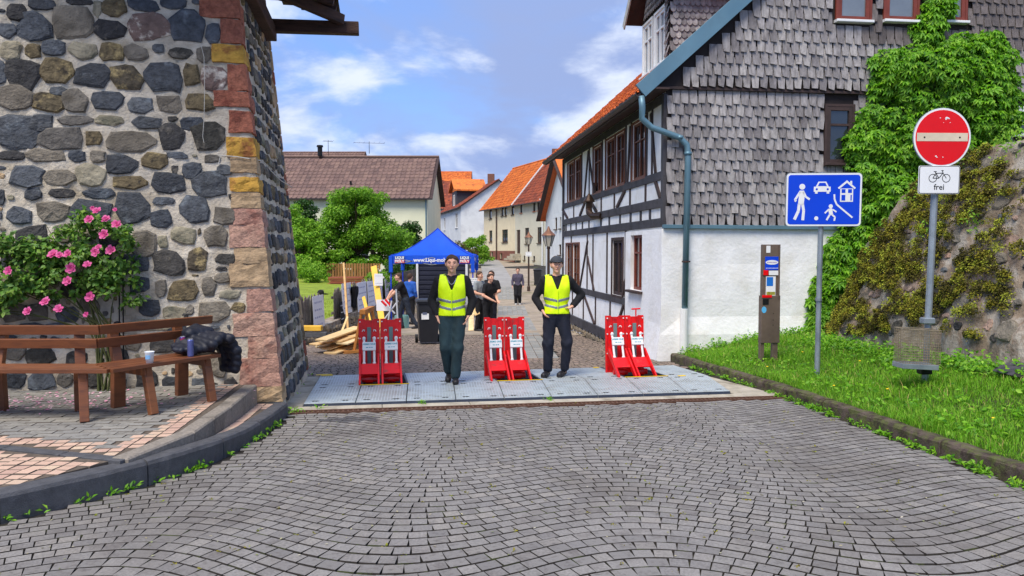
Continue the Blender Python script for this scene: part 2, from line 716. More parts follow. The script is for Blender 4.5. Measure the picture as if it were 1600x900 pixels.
def arc_setts(inside, y0, y1, meshes, period=2.8, xc0=-.65, step=.109, row=.114, seed=1, xmin=-4.5, xmax=4, dark=None):
    r = random.Random(seed)
    # rows run in long waves, each stone turned to its place on the wave
    amp = .100 * period
    w = 2 * math.pi / period
    out = []
    yy, q = y0 - 1, 0
    while yy < y1 + 1:
        q += 1
        x = xmin + (step * .5 if q % 2 else 0) + r.uniform(-.012, .012)
        while x < xmax:
            st = step * r.uniform(.86, 1.16)
            ph = w * (x + st * .5 - xc0)
            am = amp * (1 + .15 * math.sin(yy * .9))
            sl_ = am * w * math.sin(ph)
            tm = math.atan(sl_)
            dx = st * math.cos(tm)
            xm = x + dx / 2
            x += dx
            y = yy - am * math.cos(w * (xm - xc0))
            if not (y0 <= y <= y1 and inside(xm, y)):
                continue
            sx, sy = st - .0045, row * math.cos(tm) - .009
            z = rz(y) + r.uniform(-.0009, .0009)
            sl = (rz(y + .3) - rz(y - .3)) / .6
            M = Matrix.Translation((xm, y, z)) @ Matrix.Rotation(math.atan(sl) + r.uniform(-.005, .005), 4, 'X') @ Matrix.Rotation(tm + r.uniform(-.014, .014), 4, 'Z') @ Matrix.Diagonal((sx, sy, 1, 1))
            out.append((r.choice(meshes) if not (dark and dark(xm, y)) else r.choice(setts_dark), M, sx))
        yy += row
    return out


m_cobd = mat('dark_grey_sett', [s(84, 82, 82), s(96, 93, 91)], .6, nscale=9, namt=.16, bump=.45, bscale=140)  # darker grey setts, laid inside one oval patch of the road
setts_dark = [sett_mesh('dark_sett_%d' % k, m_cobd, 30 + k) for k in range(3)]
road = tag(MB().add([(-5, -4, -.010), (5, -4, -.010), (5, 3, -.008), (-5, 3, -.008)], [(0, 1, 2, 3)]).build('road', m_soil), kind='structure')
front = arc_setts(lambda x, y: xl(y) + .05 < x < xr(y) - .05 and uv(x, y)[1] < -.40, 2.9, 9.7, setts, seed=3, dark=lambda x, y: ((x + 1.72) / .34) ** 2 + ((y - 7.72 - .15 * (x + 1.7)) / .16) ** 2 < 1)
pieces('sett', front, road, 300, 'sett_field')


def back_ok(x, y):
    u, v = uv(x, y)
    L = -3.05 if y < 11.25 else -4.95
    Rt = 2.83 - .121 * (y - 13.75) - .12 if y > 13.5 else 2.95
    if abs(x - .20 + .016 * (y - 20)) < .645 and y > 14.2: return False
    if u < -.31 and -.05 < v < 2.9: return x > -2.58 - .18 * (y - 8.2) + .02 and y < 11.1
    return v > 2.86 and L < x < Rt


back = arc_setts(back_ok, 8.2, 21, setts2, period=2.2, xc0=.9, step=.125, row=.13, seed=5, xmin=-5, xmax=3)
street = tag(None or bpy.data.objects.new('street', None), kind='structure')
C.objects.link(street)
pieces('sett', back, street, 300, 'sett_field')
# lengthwise pavers down the middle of the street
m_strip = mat('strip_paver', [s(146, 146, 140), s(128, 130, 126), s(154, 151, 143)], .8, nscale=8, namt=.15, bump=.3, bscale=60)
pm = [sett_mesh('strip_%d' % k, m_strip, 90 + k, jit=.02, ch=.03, side=m_cob2) for k in range(4)]
it = []
y = 14.3
while y < 45:
    for k in range(6):
        x = .20 + (k - 2.5) * .205 - .016 * (y - 20)
        M = Matrix.Translation((x, y, rz(y) + (.003 if y < 20.5 else .018))) @ Matrix.Rotation(math.atan((rz(y + .3) - rz(y - .3)) / .6), 4, 'X') @ Matrix.Diagonal((.195, .385, 1, 1))
        it.append((pm[(k + int(y * 3)) % 4], M, .2))
    y += .4
pieces('paver', it, street, 120, 'paver_strip')
# the street farther off: setts too small to tell apart
V, F = [], []
yy = [20.9, 24, 27, 30, 34, 38, 42, 46, 52, 58, 66, 74, 82, 95, 110]
for y in yy:
    c = -.2 - max(0, y - 36) * .035 - max(0, y - 55) * .05
    V += [(-4.8 if y < 46 else c - 3.0, y, rz(y) - .004), (c, y, rz(y) + .01), (max(c + 2.4, 1.9), y, rz(y) - .004)]
F = [(3 * i + k, 3 * i + k + 1, 3 * i + 4 + k, 3 * i + 3 + k) for i in range(len(yy) - 1) for k in range(2)]
MB().add(V, F).build('street_surface', m_far_road, street)
V = []
m_conc_lane = mat('worn_asphalt_lane', s(150, 147, 142), .9, nscale=1.5, namt=.2, bump=.3, bscale=20)
yy = [44, 48, 52, 58, 64, 70, 76, 84]
for y in yy:
    c = -.4 - max(0, y - 40) * .055
    V += [(c - 1.0, y, rz(y) + .022), (c + .9, y, rz(y) + .022)]
MB().add(V, [(2 * i, 2 * i + 1, 2 * i + 3, 2 * i + 2) for i in range(len(yy) - 1)]).build('lane_surface', m_conc_lane, street)

# manhole cover far off in the foreground setts
m_iron = mat('cast_iron', s(70, 66, 66), .6, .6, nscale=20, namt=.2, bump=.4, bscale=80)

# ---- kerbs
m_bas = mat('basalt_kerb', s(82, 83, 87), .75, nscale=14, namt=.25, bump=.5, bscale=120, stain=s(92, 92, 94), sscale=4, sfrom=.55, sto=.75)
m_kerbr = mat('weathered_kerb', s(98, 86, 76), .9, nscale=9, namt=.35, bump=.9, bscale=70, stain=s(60, 48, 40), sscale=5, sfrom=.45, sto=.6, stain2=s(92, 98, 52))


def kerb(name, line, zfun, width, stone_len, m, top=.14, low=-.1, side=1, seed=0, rough=0.0):
    """stones along the polyline; `line` is the road-side face, width goes to `side` (-1 left, +1 right)"""
    r = random.Random(seed)
    root = bpy.data.objects.new(name, None); C.objects.link(root); root['kind'] = 'structure'
    P = [Vector((x, y, 0)) for x, y in line]
    L = [0]
    for a, b in zip(P, P[1:]): L.append(L[-1] + (b - a).length)

    def pos(t):
        for i in range(len(P) - 1):
            if t <= L[i + 1] or i == len(P) - 2:
                d = (P[i + 1] - P[i])
                return P[i] + d * ((t - L[i]) / max(1e-6, L[i + 1] - L[i])), d.normalized()
    t = 0
    while t < L[-1] - .05:
        e = min(L[-1], t + stone_len * r.uniform(.85, 1.15))
        ns = 5
        vs, fs = [], []
        for i in range(ns + 1):
            tt = t + .006 + (e - t - .012) * i / ns
            p, d = pos(tt)
            nrm = Vector((d.y, -d.x, 0)) * side
            zb, zt = zfun(p.y), zfun(p.y) + top
            j = lambda: r.uniform(-rough, rough)
            ring = [(0 + j(), zb + low), (0 + j(), zt - .035 + j()), (.012 + j(), zt - .01 + j()), (.035 + j(), zt + j()), (width - .01, zt + j()), (width, zt - .012), (width, zb + low)]
            for (w, z) in ring:
                q = p + nrm * w
                vs.append((q.x, q.y, z))
        k = 7
        for i in range(ns):
            for a in range(k):
                b = (a + 1) % k
                f = (i * k + a, (i + 1) * k + a, (i + 1) * k + b, i * k + b)
                fs.append(f if side < 0 else f[::-1])
        fs.append(tuple(range(k)) if side < 0 else tuple(range(k))[::-1])
        fs.append(tuple(range(ns * k, ns * k + k))[::-1] if side < 0 else tuple(range(ns * k, ns * k + k)))
        MB().add(vs, fs).build('kerb_stone', m, root)
        t = e
    return root


kerb('kerb_basalt', KL, lambda y: rz(y) + .035 * max(0, min(1, 6.6 - y)), .14, .95, m_bas, .14, -.1, -1, 1, .002)
kerb('kerb_weathered', KR, rz, .13, 1.0, m_kerbr, .135, -.1, 1, 2, .009)

# ---- terrace in front of the tower
m_pav = mat('grey_paver', [s(144, 142, 136), s(156, 153, 146), s(134, 133, 130), s(150, 146, 138)], .85, nscale=10, namt=.15, bump=.4, bscale=110,
            stain=s(100, 97, 92), sscale=2.2, sfrom=.52, sto=.7)
m_pink = mat('pink_granite_sett', [s(200, 168, 148), s(212, 180, 158), s(192, 158, 142), s(210, 186, 160)], .8, nscale=40, namt=.22, bump=.35, bscale=120)
m_kstone = mat('grey_granite_kerb', s(140, 132, 122), .85, nscale=40, namt=.25, bump=.4, bscale=120, stain=s(98, 92, 84), sscale=3, sfrom=.5, sto=.7)
m_bed = mat('paving_bed', s(98, 88, 78), .95, nscale=40, namt=.3, bump=.4, bscale=100)
TE = [(-2.79, 8.02), (-2.64, 6.9), (-2.56, 5.9), (-2.70, 5.13)]     # outer edge of the terrace kerb
BL = [(-6.0, 6.05), (-3.78, 5.46), (-2.72, 5.14)]                      # dark stone line
xte = lambda y: interp(TE[::-1], y)


def ybl(x):
    for (xa, ya), (xb, yb) in zip(BL, BL[1:]):
        if x <= xb: return ya + (yb - ya) * (x - xa) / (xb - xa)
    return BL[-1][1]


terrace = MB()
poly = [(-9, 8.6), (-9, 3.0)] + [(x - .175, y + .02) for x, y in KL if y < 6.2] + [(-2.70, 6.9), (-2.85, 8.02), (-2.85, 8.6)]
terrace.prism(poly, -.3, TZ - .008)
terrace = terrace.build('terrace', m_bed, kind='structure')
bk = [sett_mesh('grey_paver_%d' % k, m_pav, 200 + k, jit=.012, ch=.022, side=m_bed) for k in range(6)]
pk = [sett_mesh('pink_sett_%d' % k, m_pink, 220 + k, jit=.04, ch=.05, side=m_bed) for k in range(6)]
rr = random.Random(11)
it, pinks = [], []
DX = Vector((.992, .125, 0)); DY = Vector((-.125, .992, 0))
B0 = Vector((-2.9, 5.2, 0))
for j in range(-8, 34):
    for i in range(-22, 6):
        p = B0 + DX * ((i + .5 * (j % 2)) * .205) + DY * (j * .105)
        x, y = p.x, p.y
        wall_y = 8.2 + (x + 2.58) * .18
        if y > wall_y - .02 or y < ybl(x) + .26 or x > xte(y) - .36 or x < -6.2: continue
        M = Matrix.Translation((x, y, TZ + rr.uniform(-.003, .002))) @ Matrix.Rotation(math.atan2(DX.y, DX.x) + rr.uniform(-.01, .01), 4, 'Z') @ Matrix.Diagonal((.199, .099, 1, 1))
        it.append((rr.choice(bk), M, .2))
pieces('paver', it, terrace, 300, 'paver_field')
# pink border setts along the dark line and the kerb, two rows each
for j in range(-10, 40):
    for i in range(-40, 12):
        p = B0 + DX * (i * .102) + DY * (j * .102)
        x, y = p.x, p.y
        wall_y = 8.2 + (x + 2.58) * .18
        inb = (ybl(x) + .10 < y < wall_y - .02) and x < xte(y) - .19
        ing = y < ybl(x) + .26 + .05 or x > xte(y) - .36 - .05
        if inb and ing and x > -6:
            M = Matrix.Translation((x, y, TZ + rr.uniform(-.004, .002))) @ Matrix.Rotation(.125 + rr.uniform(-.06, .06), 4, 'Z') @ Matrix.Diagonal((.094, .094, 1, 1))
            pinks.append((rr.choice(pk), M, .1))
def kd(x, y):
    p = Vector((x, y)); best = 9
    for (xa, ya), (xb, yb) in zip(KL, KL[1:]):
        a, b = Vector((xa, ya)), Vector((xb, yb)); d = b - a
        t = max(0, min(1, (p - a).dot(d) / d.length_squared))
        best = min(best, (p - a - d * t).length)
    return best


# the pink fans between dark line and kerb
for k in range(1, 60):
    rad = .2 + k * .103
    n_ = int(rad * 2 * math.pi / .106)
    for a in range(n_):
        th = 2 * math.pi * a / n_ + (k % 2) * .5 * 2 * math.pi / n_
        x, y = -3.3 + rad * math.cos(th), 2.4 + rad * math.sin(th)
        if y < ybl(x) - .095 and x < xl(y) - .05 and kd(x, y) > .185 and y > 3.3 and x > -5.2:
            M = Matrix.Translation((x, y, TZ - .002 + rr.uniform(-.004, .002))) @ Matrix.Rotation(th + math.pi / 2 + rr.uniform(-.06, .06), 4, 'Z') @ Matrix.Diagonal((.098, .094, 1, 1))
            pinks.append((rr.choice(pk), M, .1))
pieces('sett', pinks, terrace, 300, 'sett_field')
# dark line stones
t = 0
for (a, b) in zip(BL, BL[1:]):
    a, b = Vector((*a, TZ)), Vector((*b, TZ))
    L = (b - a).length
    nn = max(1, round(L / .5))
    for k in range(nn):
        p, q = a + (b - a) * (k + .01) / nn, a + (b - a) * (k + .99) / nn
        MB().beam(p + Vector((0, 0, -.025)), q + Vector((0, 0, -.025)), .09, .06).build('border_stone', m_bas, terrace)
# terrace kerb (its own stones, higher than the strip beside it)
TK = [(x, y) for x, y in TE]
root = bpy.data.objects.new('kerb_granite', None); C.objects.link(root); root['kind'] = 'structure'
for (a, b) in zip(TK, TK[1:]):
    a, b = Vector((*a, 0)), Vector((*b, 0))
    nn = 2 if (b - a).length > .85 else 1
    d = (b - a).normalized(); nm = Vector((d.y, -d.x, 0))
    if nm.x > 0: nm = -nm
    for k in range(nn):
        p, q = a + (b - a) * (k / nn) + d * .004, a + (b - a) * ((k + 1) / nn) - d * .004
        c = (p + q) / 2 + nm * .07
        rot = Matrix((nm, d, Vector((0, 0, 1)))).transposed()
        MB().bbox((c.x, c.y, TZ + .012 - .17), (.14, (q - p).length, .34), .012, rot).build('kerb_stone', m_kstone, root)
# strip of pink setts at road level between the two kerbs
strip = bpy.data.objects.new('footway', None); C.objects.link(strip); strip['kind'] = 'structure'
it = []
for j in range(0, 30):
    for i in range(0, 5):
        y = 5.75 + j * .10
        x = xte(y) + .05 + i * .094
        if y > 8.0 or x > xl(y) - .182: continue
        M = Matrix.Translation((x, y, rz(y) + .115 + rr.uniform(-.004, .002))) @ Matrix.Rotation(rr.uniform(-.04, .04) - .03, 4, 'Z') @ Matrix.Diagonal((.088, .094, 1, 1))
        it.append((rr.choice(pk), M, .1))
pieces('sett', it, strip, 200)
V = [(xte(y) - .02, y, rz(y) + .108) for y in (5.7, 6.5, 7.2, 8.1)] + [(xl(y) - .12, y, rz(y) + .108) for y in (5.7, 6.5, 7.2, 8.1)]
MB().add(V, [(k, 4 + k, 5 + k, 1 + k) for k in range(3)]).build('bedding', m_bed, strip)

# ---- drain channel with its grate and the concrete edge
m_conc = mat('pale_concrete', s(176, 168, 152), .9, nscale=6, namt=.2, bump=.4, bscale=90, stain=s(130, 122, 104), sscale=2.5, sfrom=.5, sto=.7)
m_rust = mat('rusty_grate', s(104, 76, 62), .8, .3, nscale=30, namt=.3, bump=.3, bscale=120)
m_dark = mat('dark_gap', s(18, 17, 17), .95, namt=0)


def pz(u, v, dz=0.0):
    p = pl(u, v)
    return Vector((p.x, p.y, rz(p.y) + dz))


edge = bpy.data.objects.new('concrete_edge', None); C.objects.link(edge); edge['kind'] = 'structure'
for k in range(6):
    a, b = -.12 + k * 1.02, -.12 + (k + 1) * 1.02 - .006
    MB().beam(pz(a, -.09, -.03), pz(b, -.09, -.03), .17, .09).build('edging_slab', m_conc, edge)
for (u0, u1) in ((-.20, -.01),):
    MB().beam(pz(-.155, .0, -.03), pz(-.155, 2.8, -.03), .29, .08).build('edging_slab', m_conc, edge)
MB().beam(pz(5.62, -.0, -.03), pz(5.55, 2.2, -.03), .50, .08).build('edging_slab', m_conc, edge)
drain = thing('drain_grate', 'rusty slotted drain channel across the cobbles in front of the steel plate', 'drain', pz(0, -.28))
mb = MB()
for v in (-.35, -.20):
    mb.beam(pz(-.1, v, -.004), pz(5.9, v, -.004), .022, .03)
mb.build('grate_rail', m_rust, drain)
mb = MB()
for k in range(110):
    u = -.08 + k * .0545
    mb.beam(pz(u, -.345, -.006), pz(u, -.205, -.006), .022, .016)
ob = mb.build('grate_bar', m_rust, drain)
MB().add([pz(-.1, -.35, -.024), pz(5.9, -.35, -.024), pz(5.9, -.2, -.024), pz(-.1, -.2, -.024)], [(0, 1, 2, 3)]).build('channel', m_dark, drain)

# ---- grass verge on the right
m_earth = mat('verge_earth', s(58, 66, 30), .95, nscale=8, namt=.4, bump=.6, bscale=40)
ZV = lambda x, y: rz(y) + .115 + min(.62, .16 * max(0, x - xr(y) - .12)) + .03 * noise.noise(Vector((x * .9, y * .9, 0)))
V, F = [], []
gy = [2, 3, 4, 5, 6, 7, 8, 9, 10, 11, 12, 13, 13.7, 14.6]
gt = [.11, .3, .6, 1, 1.5, 2, 2.5, 3, 4, 5, 7, 9]
for y in gy:
    for t in gt:
        x = xr(y) + t
        V.append((x, y, ZV(x, y)))
n = len(gt)
F = [(j * n + i, j * n + i + 1, (j + 1) * n + i + 1, (j + 1) * n + i) for j in range(len(gy) - 1) for i in range(n - 1)]
verge = MB().add(V, F).build('verge', m_earth, kind='structure')

m_grass = mat('grass_blade', [s(92, 158, 26), s(122, 184, 36), s(70, 134, 22), s(148, 196, 54), s(108, 172, 28), s(160, 182, 76)], .6, namt=.1, trans=.35, spec=.3)


def grass(name, n, place, h0, h1, w, m, seed=1, lean=.5):
    g = np.random.default_rng(seed)
    P = place(n, g)
    n = len(P)
    h = g.uniform(h0, h1, n) * (1 + .35 * np.sin(P[:, 0] * 3.1) * np.cos(P[:, 1] * 2.3))
    a = g.uniform(0, 2 * np.pi, n)
    d = np.stack([np.cos(a), np.sin(a), np.zeros(n)], 1)
    sd = np.stack([-np.sin(a), np.cos(a), np.zeros(n)], 1)
    ln = g.uniform(.1, 1.0, n) * lean
    ww = w * g.uniform(.7, 1.3, n)[:, None]
    up = np.array([0, 0, 1.0])
    V = np.empty((n, 5, 3))
    V[:, 0] = P - sd * ww / 2; V[:, 1] = P + sd * ww / 2
    mid = P + up * (h * .55)[:, None] + d * (ln * h * .3)[:, None]
    V[:, 2] = mid + sd * ww * .4; V[:, 3] = mid - sd * ww * .4
    V[:, 4] = P + up * (h * (1 - .25 * ln))[:, None] + d * (ln * h)[:, None]
    i = np.arange(n)[:, None] * 5
    F = np.concatenate([i + np.array([[0, 1, 2]]), i + np.array([[0, 2, 3]]), i + np.array([[3, 2, 4]])], 0)
    o = link(name, nmesh(name, V.reshape(-1, 3), F, m))
    o['kind'] = 'stuff'
    return o


def place_verge(n, g):
    y = 3.4 + 11.0 * g.random(n) ** 1.2
    t = .12 + 4.6 * g.random(n) ** 1.1
    x = np.array([xr(v) for v in y]) + t
    keep = (x / y < 1.05) & (y < 14.0 + .13 * (x - 3))
    x, y = x[keep], y[keep]
    z = np.array([ZV(a, b) for a, b in zip(x, y)])
    return np.stack([x, y, z - .01], 1)


grass('verge_grass', 185000, place_verge, .035, .115, .0055, m_grass, 4, 1.1)
# ================================================================== BARRIER PLATES
m_zinc = mat('galvanised_plate', s(176, 186, 190), .5, .2, nscale=5, namt=.14, bump=.25, bscale=60, stain=s(150, 158, 162), sscale=2.0, sfrom=.5, sto=.7, stain2=s(140, 138, 130), wpos=s(150, 152, 150))
m_steel_edge = mat('dark_steel_edge', s(52, 58, 70), .5, .5, nscale=10, namt=.2)
m_red = mat('red_paint', s(228, 10, 16), .38, nscale=6, namt=.12, spec=.5, stain=s(132, 16, 18), sscale=4, sfrom=.56, sto=.74, stain2=s(150, 60, 52))
m_wht = mat('white_paint', s(226, 228, 228), .4, nscale=8, namt=.06)
m_gstrip = mat('grey_rubber_strip', s(104, 124, 124), .6, namt=.15)
m_yel = mat('yellow_marking', s(236, 196, 26), .6, namt=.1)
m_teal = mat('teal_print', s(36, 150, 168), .6, namt=0)
m_tread = mat('tread_rib', s(186, 196, 200), .45, .2, namt=.1)
NM, PW, PD, VR = 9, 5.29 / 9, 2.75, 1.5
plate = thing('vehicle_barrier_plate', 'long galvanised steel barrier plate laid across the street, ribbed tread modules', 'barrier plate', pl(0, 0, -.2))
BAR = {1: -.05, 4: -.11, 7: -.12}           # modules whose rear half stands up


def pp(u, v, dz=0.0):
    """top surface of the plate"""
    t = v / PD
    p = pl(u * (1 + .072 * min(1.5, v) / 1.5), v)
    z = (-.140 + (-.175 + .140) * (u / 5.29)) * (1 - t) + (-.262) * t
    return Vector((p.x, p.y, z + dz))


def slab(mb, u0, u1, v0, v1, th=.045, top=0.0, bev=.008):
    P = [pp(u0, v0, top), pp(u1, v0, top), pp(u1, v1, top), pp(u0, v1, top)]
    c = sum(P, Vector()) / 4
    ins = [q + (c - q).normalized() * bev for q in P]
    low = [q + Vector((0, 0, -bev)) for q in P]
    bot = [q + Vector((0, 0, -th)) for q in P]
    vs = ins + low + bot
    fs = [(0, 1, 2, 3)]
    for r in range(2):
        for i in range(4):
            j = (i + 1) % 4
            fs.append((4 * r + i, 4 * r + 4 + i, 4 * r + 4 + j, 4 * r + j))
    mb.add(vs, fs)


for k in range(NM):
    u0, u1 = k * PW + .004, (k + 1) * PW - .004
    mb = MB(); slab(mb, u0, u1, .05, VR - .006, .05)
    a = mb.build('plate_module', m_zinc, plate)
    # raised ribs of the tread
    rb = MB()
    nr = 15
    for i in range(nr):
        w = u0 + .03 + (u1 - u0 - .06) * (i + .5) / nr
        rb.beam(pp(w, .12, .0015), pp(w, VR - .07, .0015), .009, .005)
    rb.build('tread_rib', m_tread, a, kind='stuff')
    for (uu, vv) in ((u0 + .12, VR - .14), (u1 - .12, VR - .14), (u0 + .12, .2), (u1 - .12, .2)):
        MB().beam(pp(uu - .04, vv, .004), pp(uu + .04, vv, .004), .022, .004).build('lifting_slot', m_dark, a)
    # sloping nose along the front
    q = MB()
    q.add([pp(u0, .05, -.002), pp(u1, .05, -.002), pp(u1, 0, -.035), pp(u0, 0, -.035), pp(u0, 0, -.075), pp(u1, 0, -.075)], [(1, 0, 3, 2), (2, 3, 4, 5)])
    q.build('plate_nose', m_steel_edge, a)
    if k in BAR:
        # open pit behind the raised shield: frame bars and a dark floor
        fbm = MB()
        fbm.beam(pp(u0, VR + .02, -.012), pp(u0, PD - .02, -.012), .03, .03)
        fbm.beam(pp(u1, VR + .02, -.012), pp(u1, PD - .02, -.012), .03, .03)
        fbm.build('pit_frame', m_steel_edge, plate)
        q = MB(); q.add([pp(u0, VR, -.046), pp(u1, VR, -.046), pp(u1, PD, -.046), pp(u0, PD, -.046)], [(0, 1, 2, 3)])
        q.build('pit_floor', m_dark, plate)
        q = MB(); q.beam(pp(u0 - .02, VR + .012, .004), pp(u1 + .02, VR + .012, .004), .02, .006)
        q.build('yellow_line', m_yel, plate)
    else:
        mb = MB(); slab(mb, u0, u1, VR + .006, PD, .05, -.003)
        b = mb.build('plate_module', m_zinc, plate)
        rb = MB()
        for i in range(nr):
            w = u0 + .03 + (u1 - u0 - .06) * (i + .5) / nr
            rb.beam(pp(w, VR + .07, -.0015), pp(w, PD - .07, -.0015), .009, .005)
        rb.build('tread_rib', m_tread, b, kind='stuff')
        for (uu, vv) in ((u0 + .12, VR + .16), (u1 - .12, VR + .16)):
            MB().beam(pp(uu - .04, vv, .002), pp(uu + .04, vv, .002), .022, .004).build('lifting_slot', m_dark, b)
for (u, v, w) in ((0.02, 2.66, .16), (2.34, 2.6, .08), (3.98, 2.66, .08), (4.86, 1.46, .10), (-.06, 2.78, .22)):
    MB().beam(pp(u, v, .006), pp(u + w, v + .02, .006), .05, .006).build('yellow_patch', m_yel, plate)


def half_shield(root, ux, key=False):
    """one red shield leaf with strut frame; local frame: x across, y away from the viewer, z up, feet at y=0"""
    w = .300
    T = Matrix.Translation((ux, 0, 0))
    tilt = Matrix.Translation((ux, .74, -.03)) @ Matrix.Rotation(R(-3), 4, 'X')
    mb = MB(); mb.M = tilt
    # leaf with a notched top edge and a rear rib
    poly = [(-w / 2, 0), (w / 2, 0), (w / 2, .88), (.07, .88), (.05, .862), (-.05, .862), (-.07, .88), (-w / 2, .88)]
    mb.prism(poly, -.016, .016, Matrix(((1, 0, 0, 0), (0, 0, -1, 0), (0, 1, 0, 0), (0, 0, 0, 1))))
    lf = mb.build('shield', m_red, root)
    mb = MB(); mb.M = tilt
    for sx in (-1, 1):
        mb.box((sx * (w / 2 - .012), -.026, .44), (.02, .024, .86))
    mb.box((-.052, -.024, .79), (.012, .016, .14)); mb.box((.052, -.024, .79), (.012, .016, .14))
    mb.build('shield_rim', m_red, lf)
    mb = MB(); mb.M = tilt
    mb.bbox((0, -.03, .44), (.055, .026, .64), .004)
    mb.build('centre_strip', m_gstrip, root)
    for sx in (-1, 1):      # lifting hooks
        mb = MB(); mb.M = tilt
        mb.tube([(sx * .065, -.02, .70), (sx * .065, -.05, .72), (sx * .082, -.055, .725), (sx * .098, -.05, .70)], .007, 6)
        mb.build('hook', m_wht, root)
    for sx in (-1, 1):      # white gas struts
        mb = MB(); mb.M = T
        x = sx * .072
        mb.cyl((x, .50, .245), (x * .98, .655, .56), .017, .017, 10)
        mb.ball((x, .50, .235), (.026, .026, .03)); mb.ball((x, .652, .575), (.026, .026, .03))
        mb.build('strut', m_wht, root)
    mb = MB(); mb.M = T @ Matrix.Translation((0, .582, .47)) @ Matrix.Rotation(R(-22), 4, 'X')
    mb.bbox((0, 0, 0), (.185, .03, .125), .006)
    lab = mb.build('label_plate', m_wht, root)
    fr = mb.M @ Matrix.Translation((0, -.0165, .028)) @ Matrix.Rotation(R(90), 4, 'X')
    LET.append((lab, fr))
    mb = MB(); mb.M = mb.M @ T
    for sx in (-1, 1):      # sloping side legs down to the feet
        x = sx * .128
        mb = MB(); mb.M = T
        fr2 = Matrix(((0, 0, 1, x), (1, 0, 0, 0), (0, 1, 0, 0), (0, 0, 0, 1)))
        mb.prism([(0, -.02), (.055, -.02), (.66, .27), (.66, .36), (.60, .36), (.0, .02)], -.012, .012, fr2)
        mb.build('leg', m_red, root)
    mb = MB(); mb.M = T
    mb.add([(-.115, .26, .115), (.115, .26, .115), (.115, .47, .235), (-.115, .47, .235), (-.115, .275, .10), (.115, .275, .10), (.115, .485, .22), (-.115, .485, .22)],
           [(0, 1, 2, 3), (7, 6, 5, 4), (0, 4, 5, 1), (3, 2, 6, 7), (0, 3, 7, 4), (1, 5, 6, 2)])
    mb.build('cross_plate', m_red, root)
    mb = MB(); mb.M = T
    mb.cyl((-.11, .42, .02), (.11, .42, .02), .045, .045, 12)
    mb.cyl((-.05, .42, .02), (.05, .42, .02), .06, .06, 12)
    mb.build('hinge_drum', m_red, root)
    mb = MB(); mb.M = tilt
    for sx in (-1, 1):
        for zz in (.30, .60, .84):
            mb.cyl((sx * .128, -.04, zz), (sx * .128, -.052, zz), .011, .011, 6)
    mb.build('bolt', m_wht, root)


LABS = {1: 'red steel vehicle barrier nearest the stone tower, raised on the plate beside the plank pile',
        4: 'middle red vehicle barrier, raised on the plate between the two men in yellow vests',
        7: 'red steel vehicle barrier with a key on top, raised by the white house corner'}
rot_z = math.atan2(PU.y, PU.x)
for k in BAR:
    LET = []
    u = (k + .5) * PW + BAR[k]
    base = pp(u, VR + .02, .0)
    root = thing('vehicle_barrier', LABS[k], 'vehicle barrier', base, rot_z, 'red raised vehicle barriers')
    Mw = Matrix.Translation(base) @ Matrix.Rotation(rot_z, 4, 'Z')
    root_children = []
    before = set(o.name for o in C.objects)
    half_shield(root, -.155); half_shield(root, .155)
    for o in list(C.objects):       # built in the barrier's own frame
        if o.name not in before and o.type == 'MESH':
            o.matrix_parent_inverse = Matrix.Identity(4)
            if o.parent is root: o.matrix_basis = Matrix.Diagonal((1, .80, 1, 1))
    for lab, fr in LET:
        tm = text_mesh('ARMIS ONE', .034, m_teal, .001, bold=.0008)
        t_ = link('lettering', tm, lab); t_.matrix_parent_inverse = Matrix.Identity(4); t_.matrix_basis = fr
        mbx = MB(); mbx.M = fr
        for q, (x0, x1) in enumerate(((-.045, -.012), (.0, .02), (.028, .05))):
            mbx.box(((x0 + x1) / 2, -.048, .001), (x1 - x0, .010, .002))
        o = mbx.build('small_print', m_teal, lab); o.matrix_parent_inverse = Matrix.Identity(4)
    if k == 7:
        mb = MB()
        mb.cyl((.16, .69, .84), (.16, .69, .95), .011, .011, 8)
        mb.cyl((.09, .69, .95), (.23, .69, .955), .012, .012, 8)
        o = mb.build('key_handle', m_red, root, label='red tee handle on top of the shield'); o.matrix_parent_inverse = Matrix.Identity(4); o.matrix_basis = Matrix.Diagonal((1, .80, 1, 1))
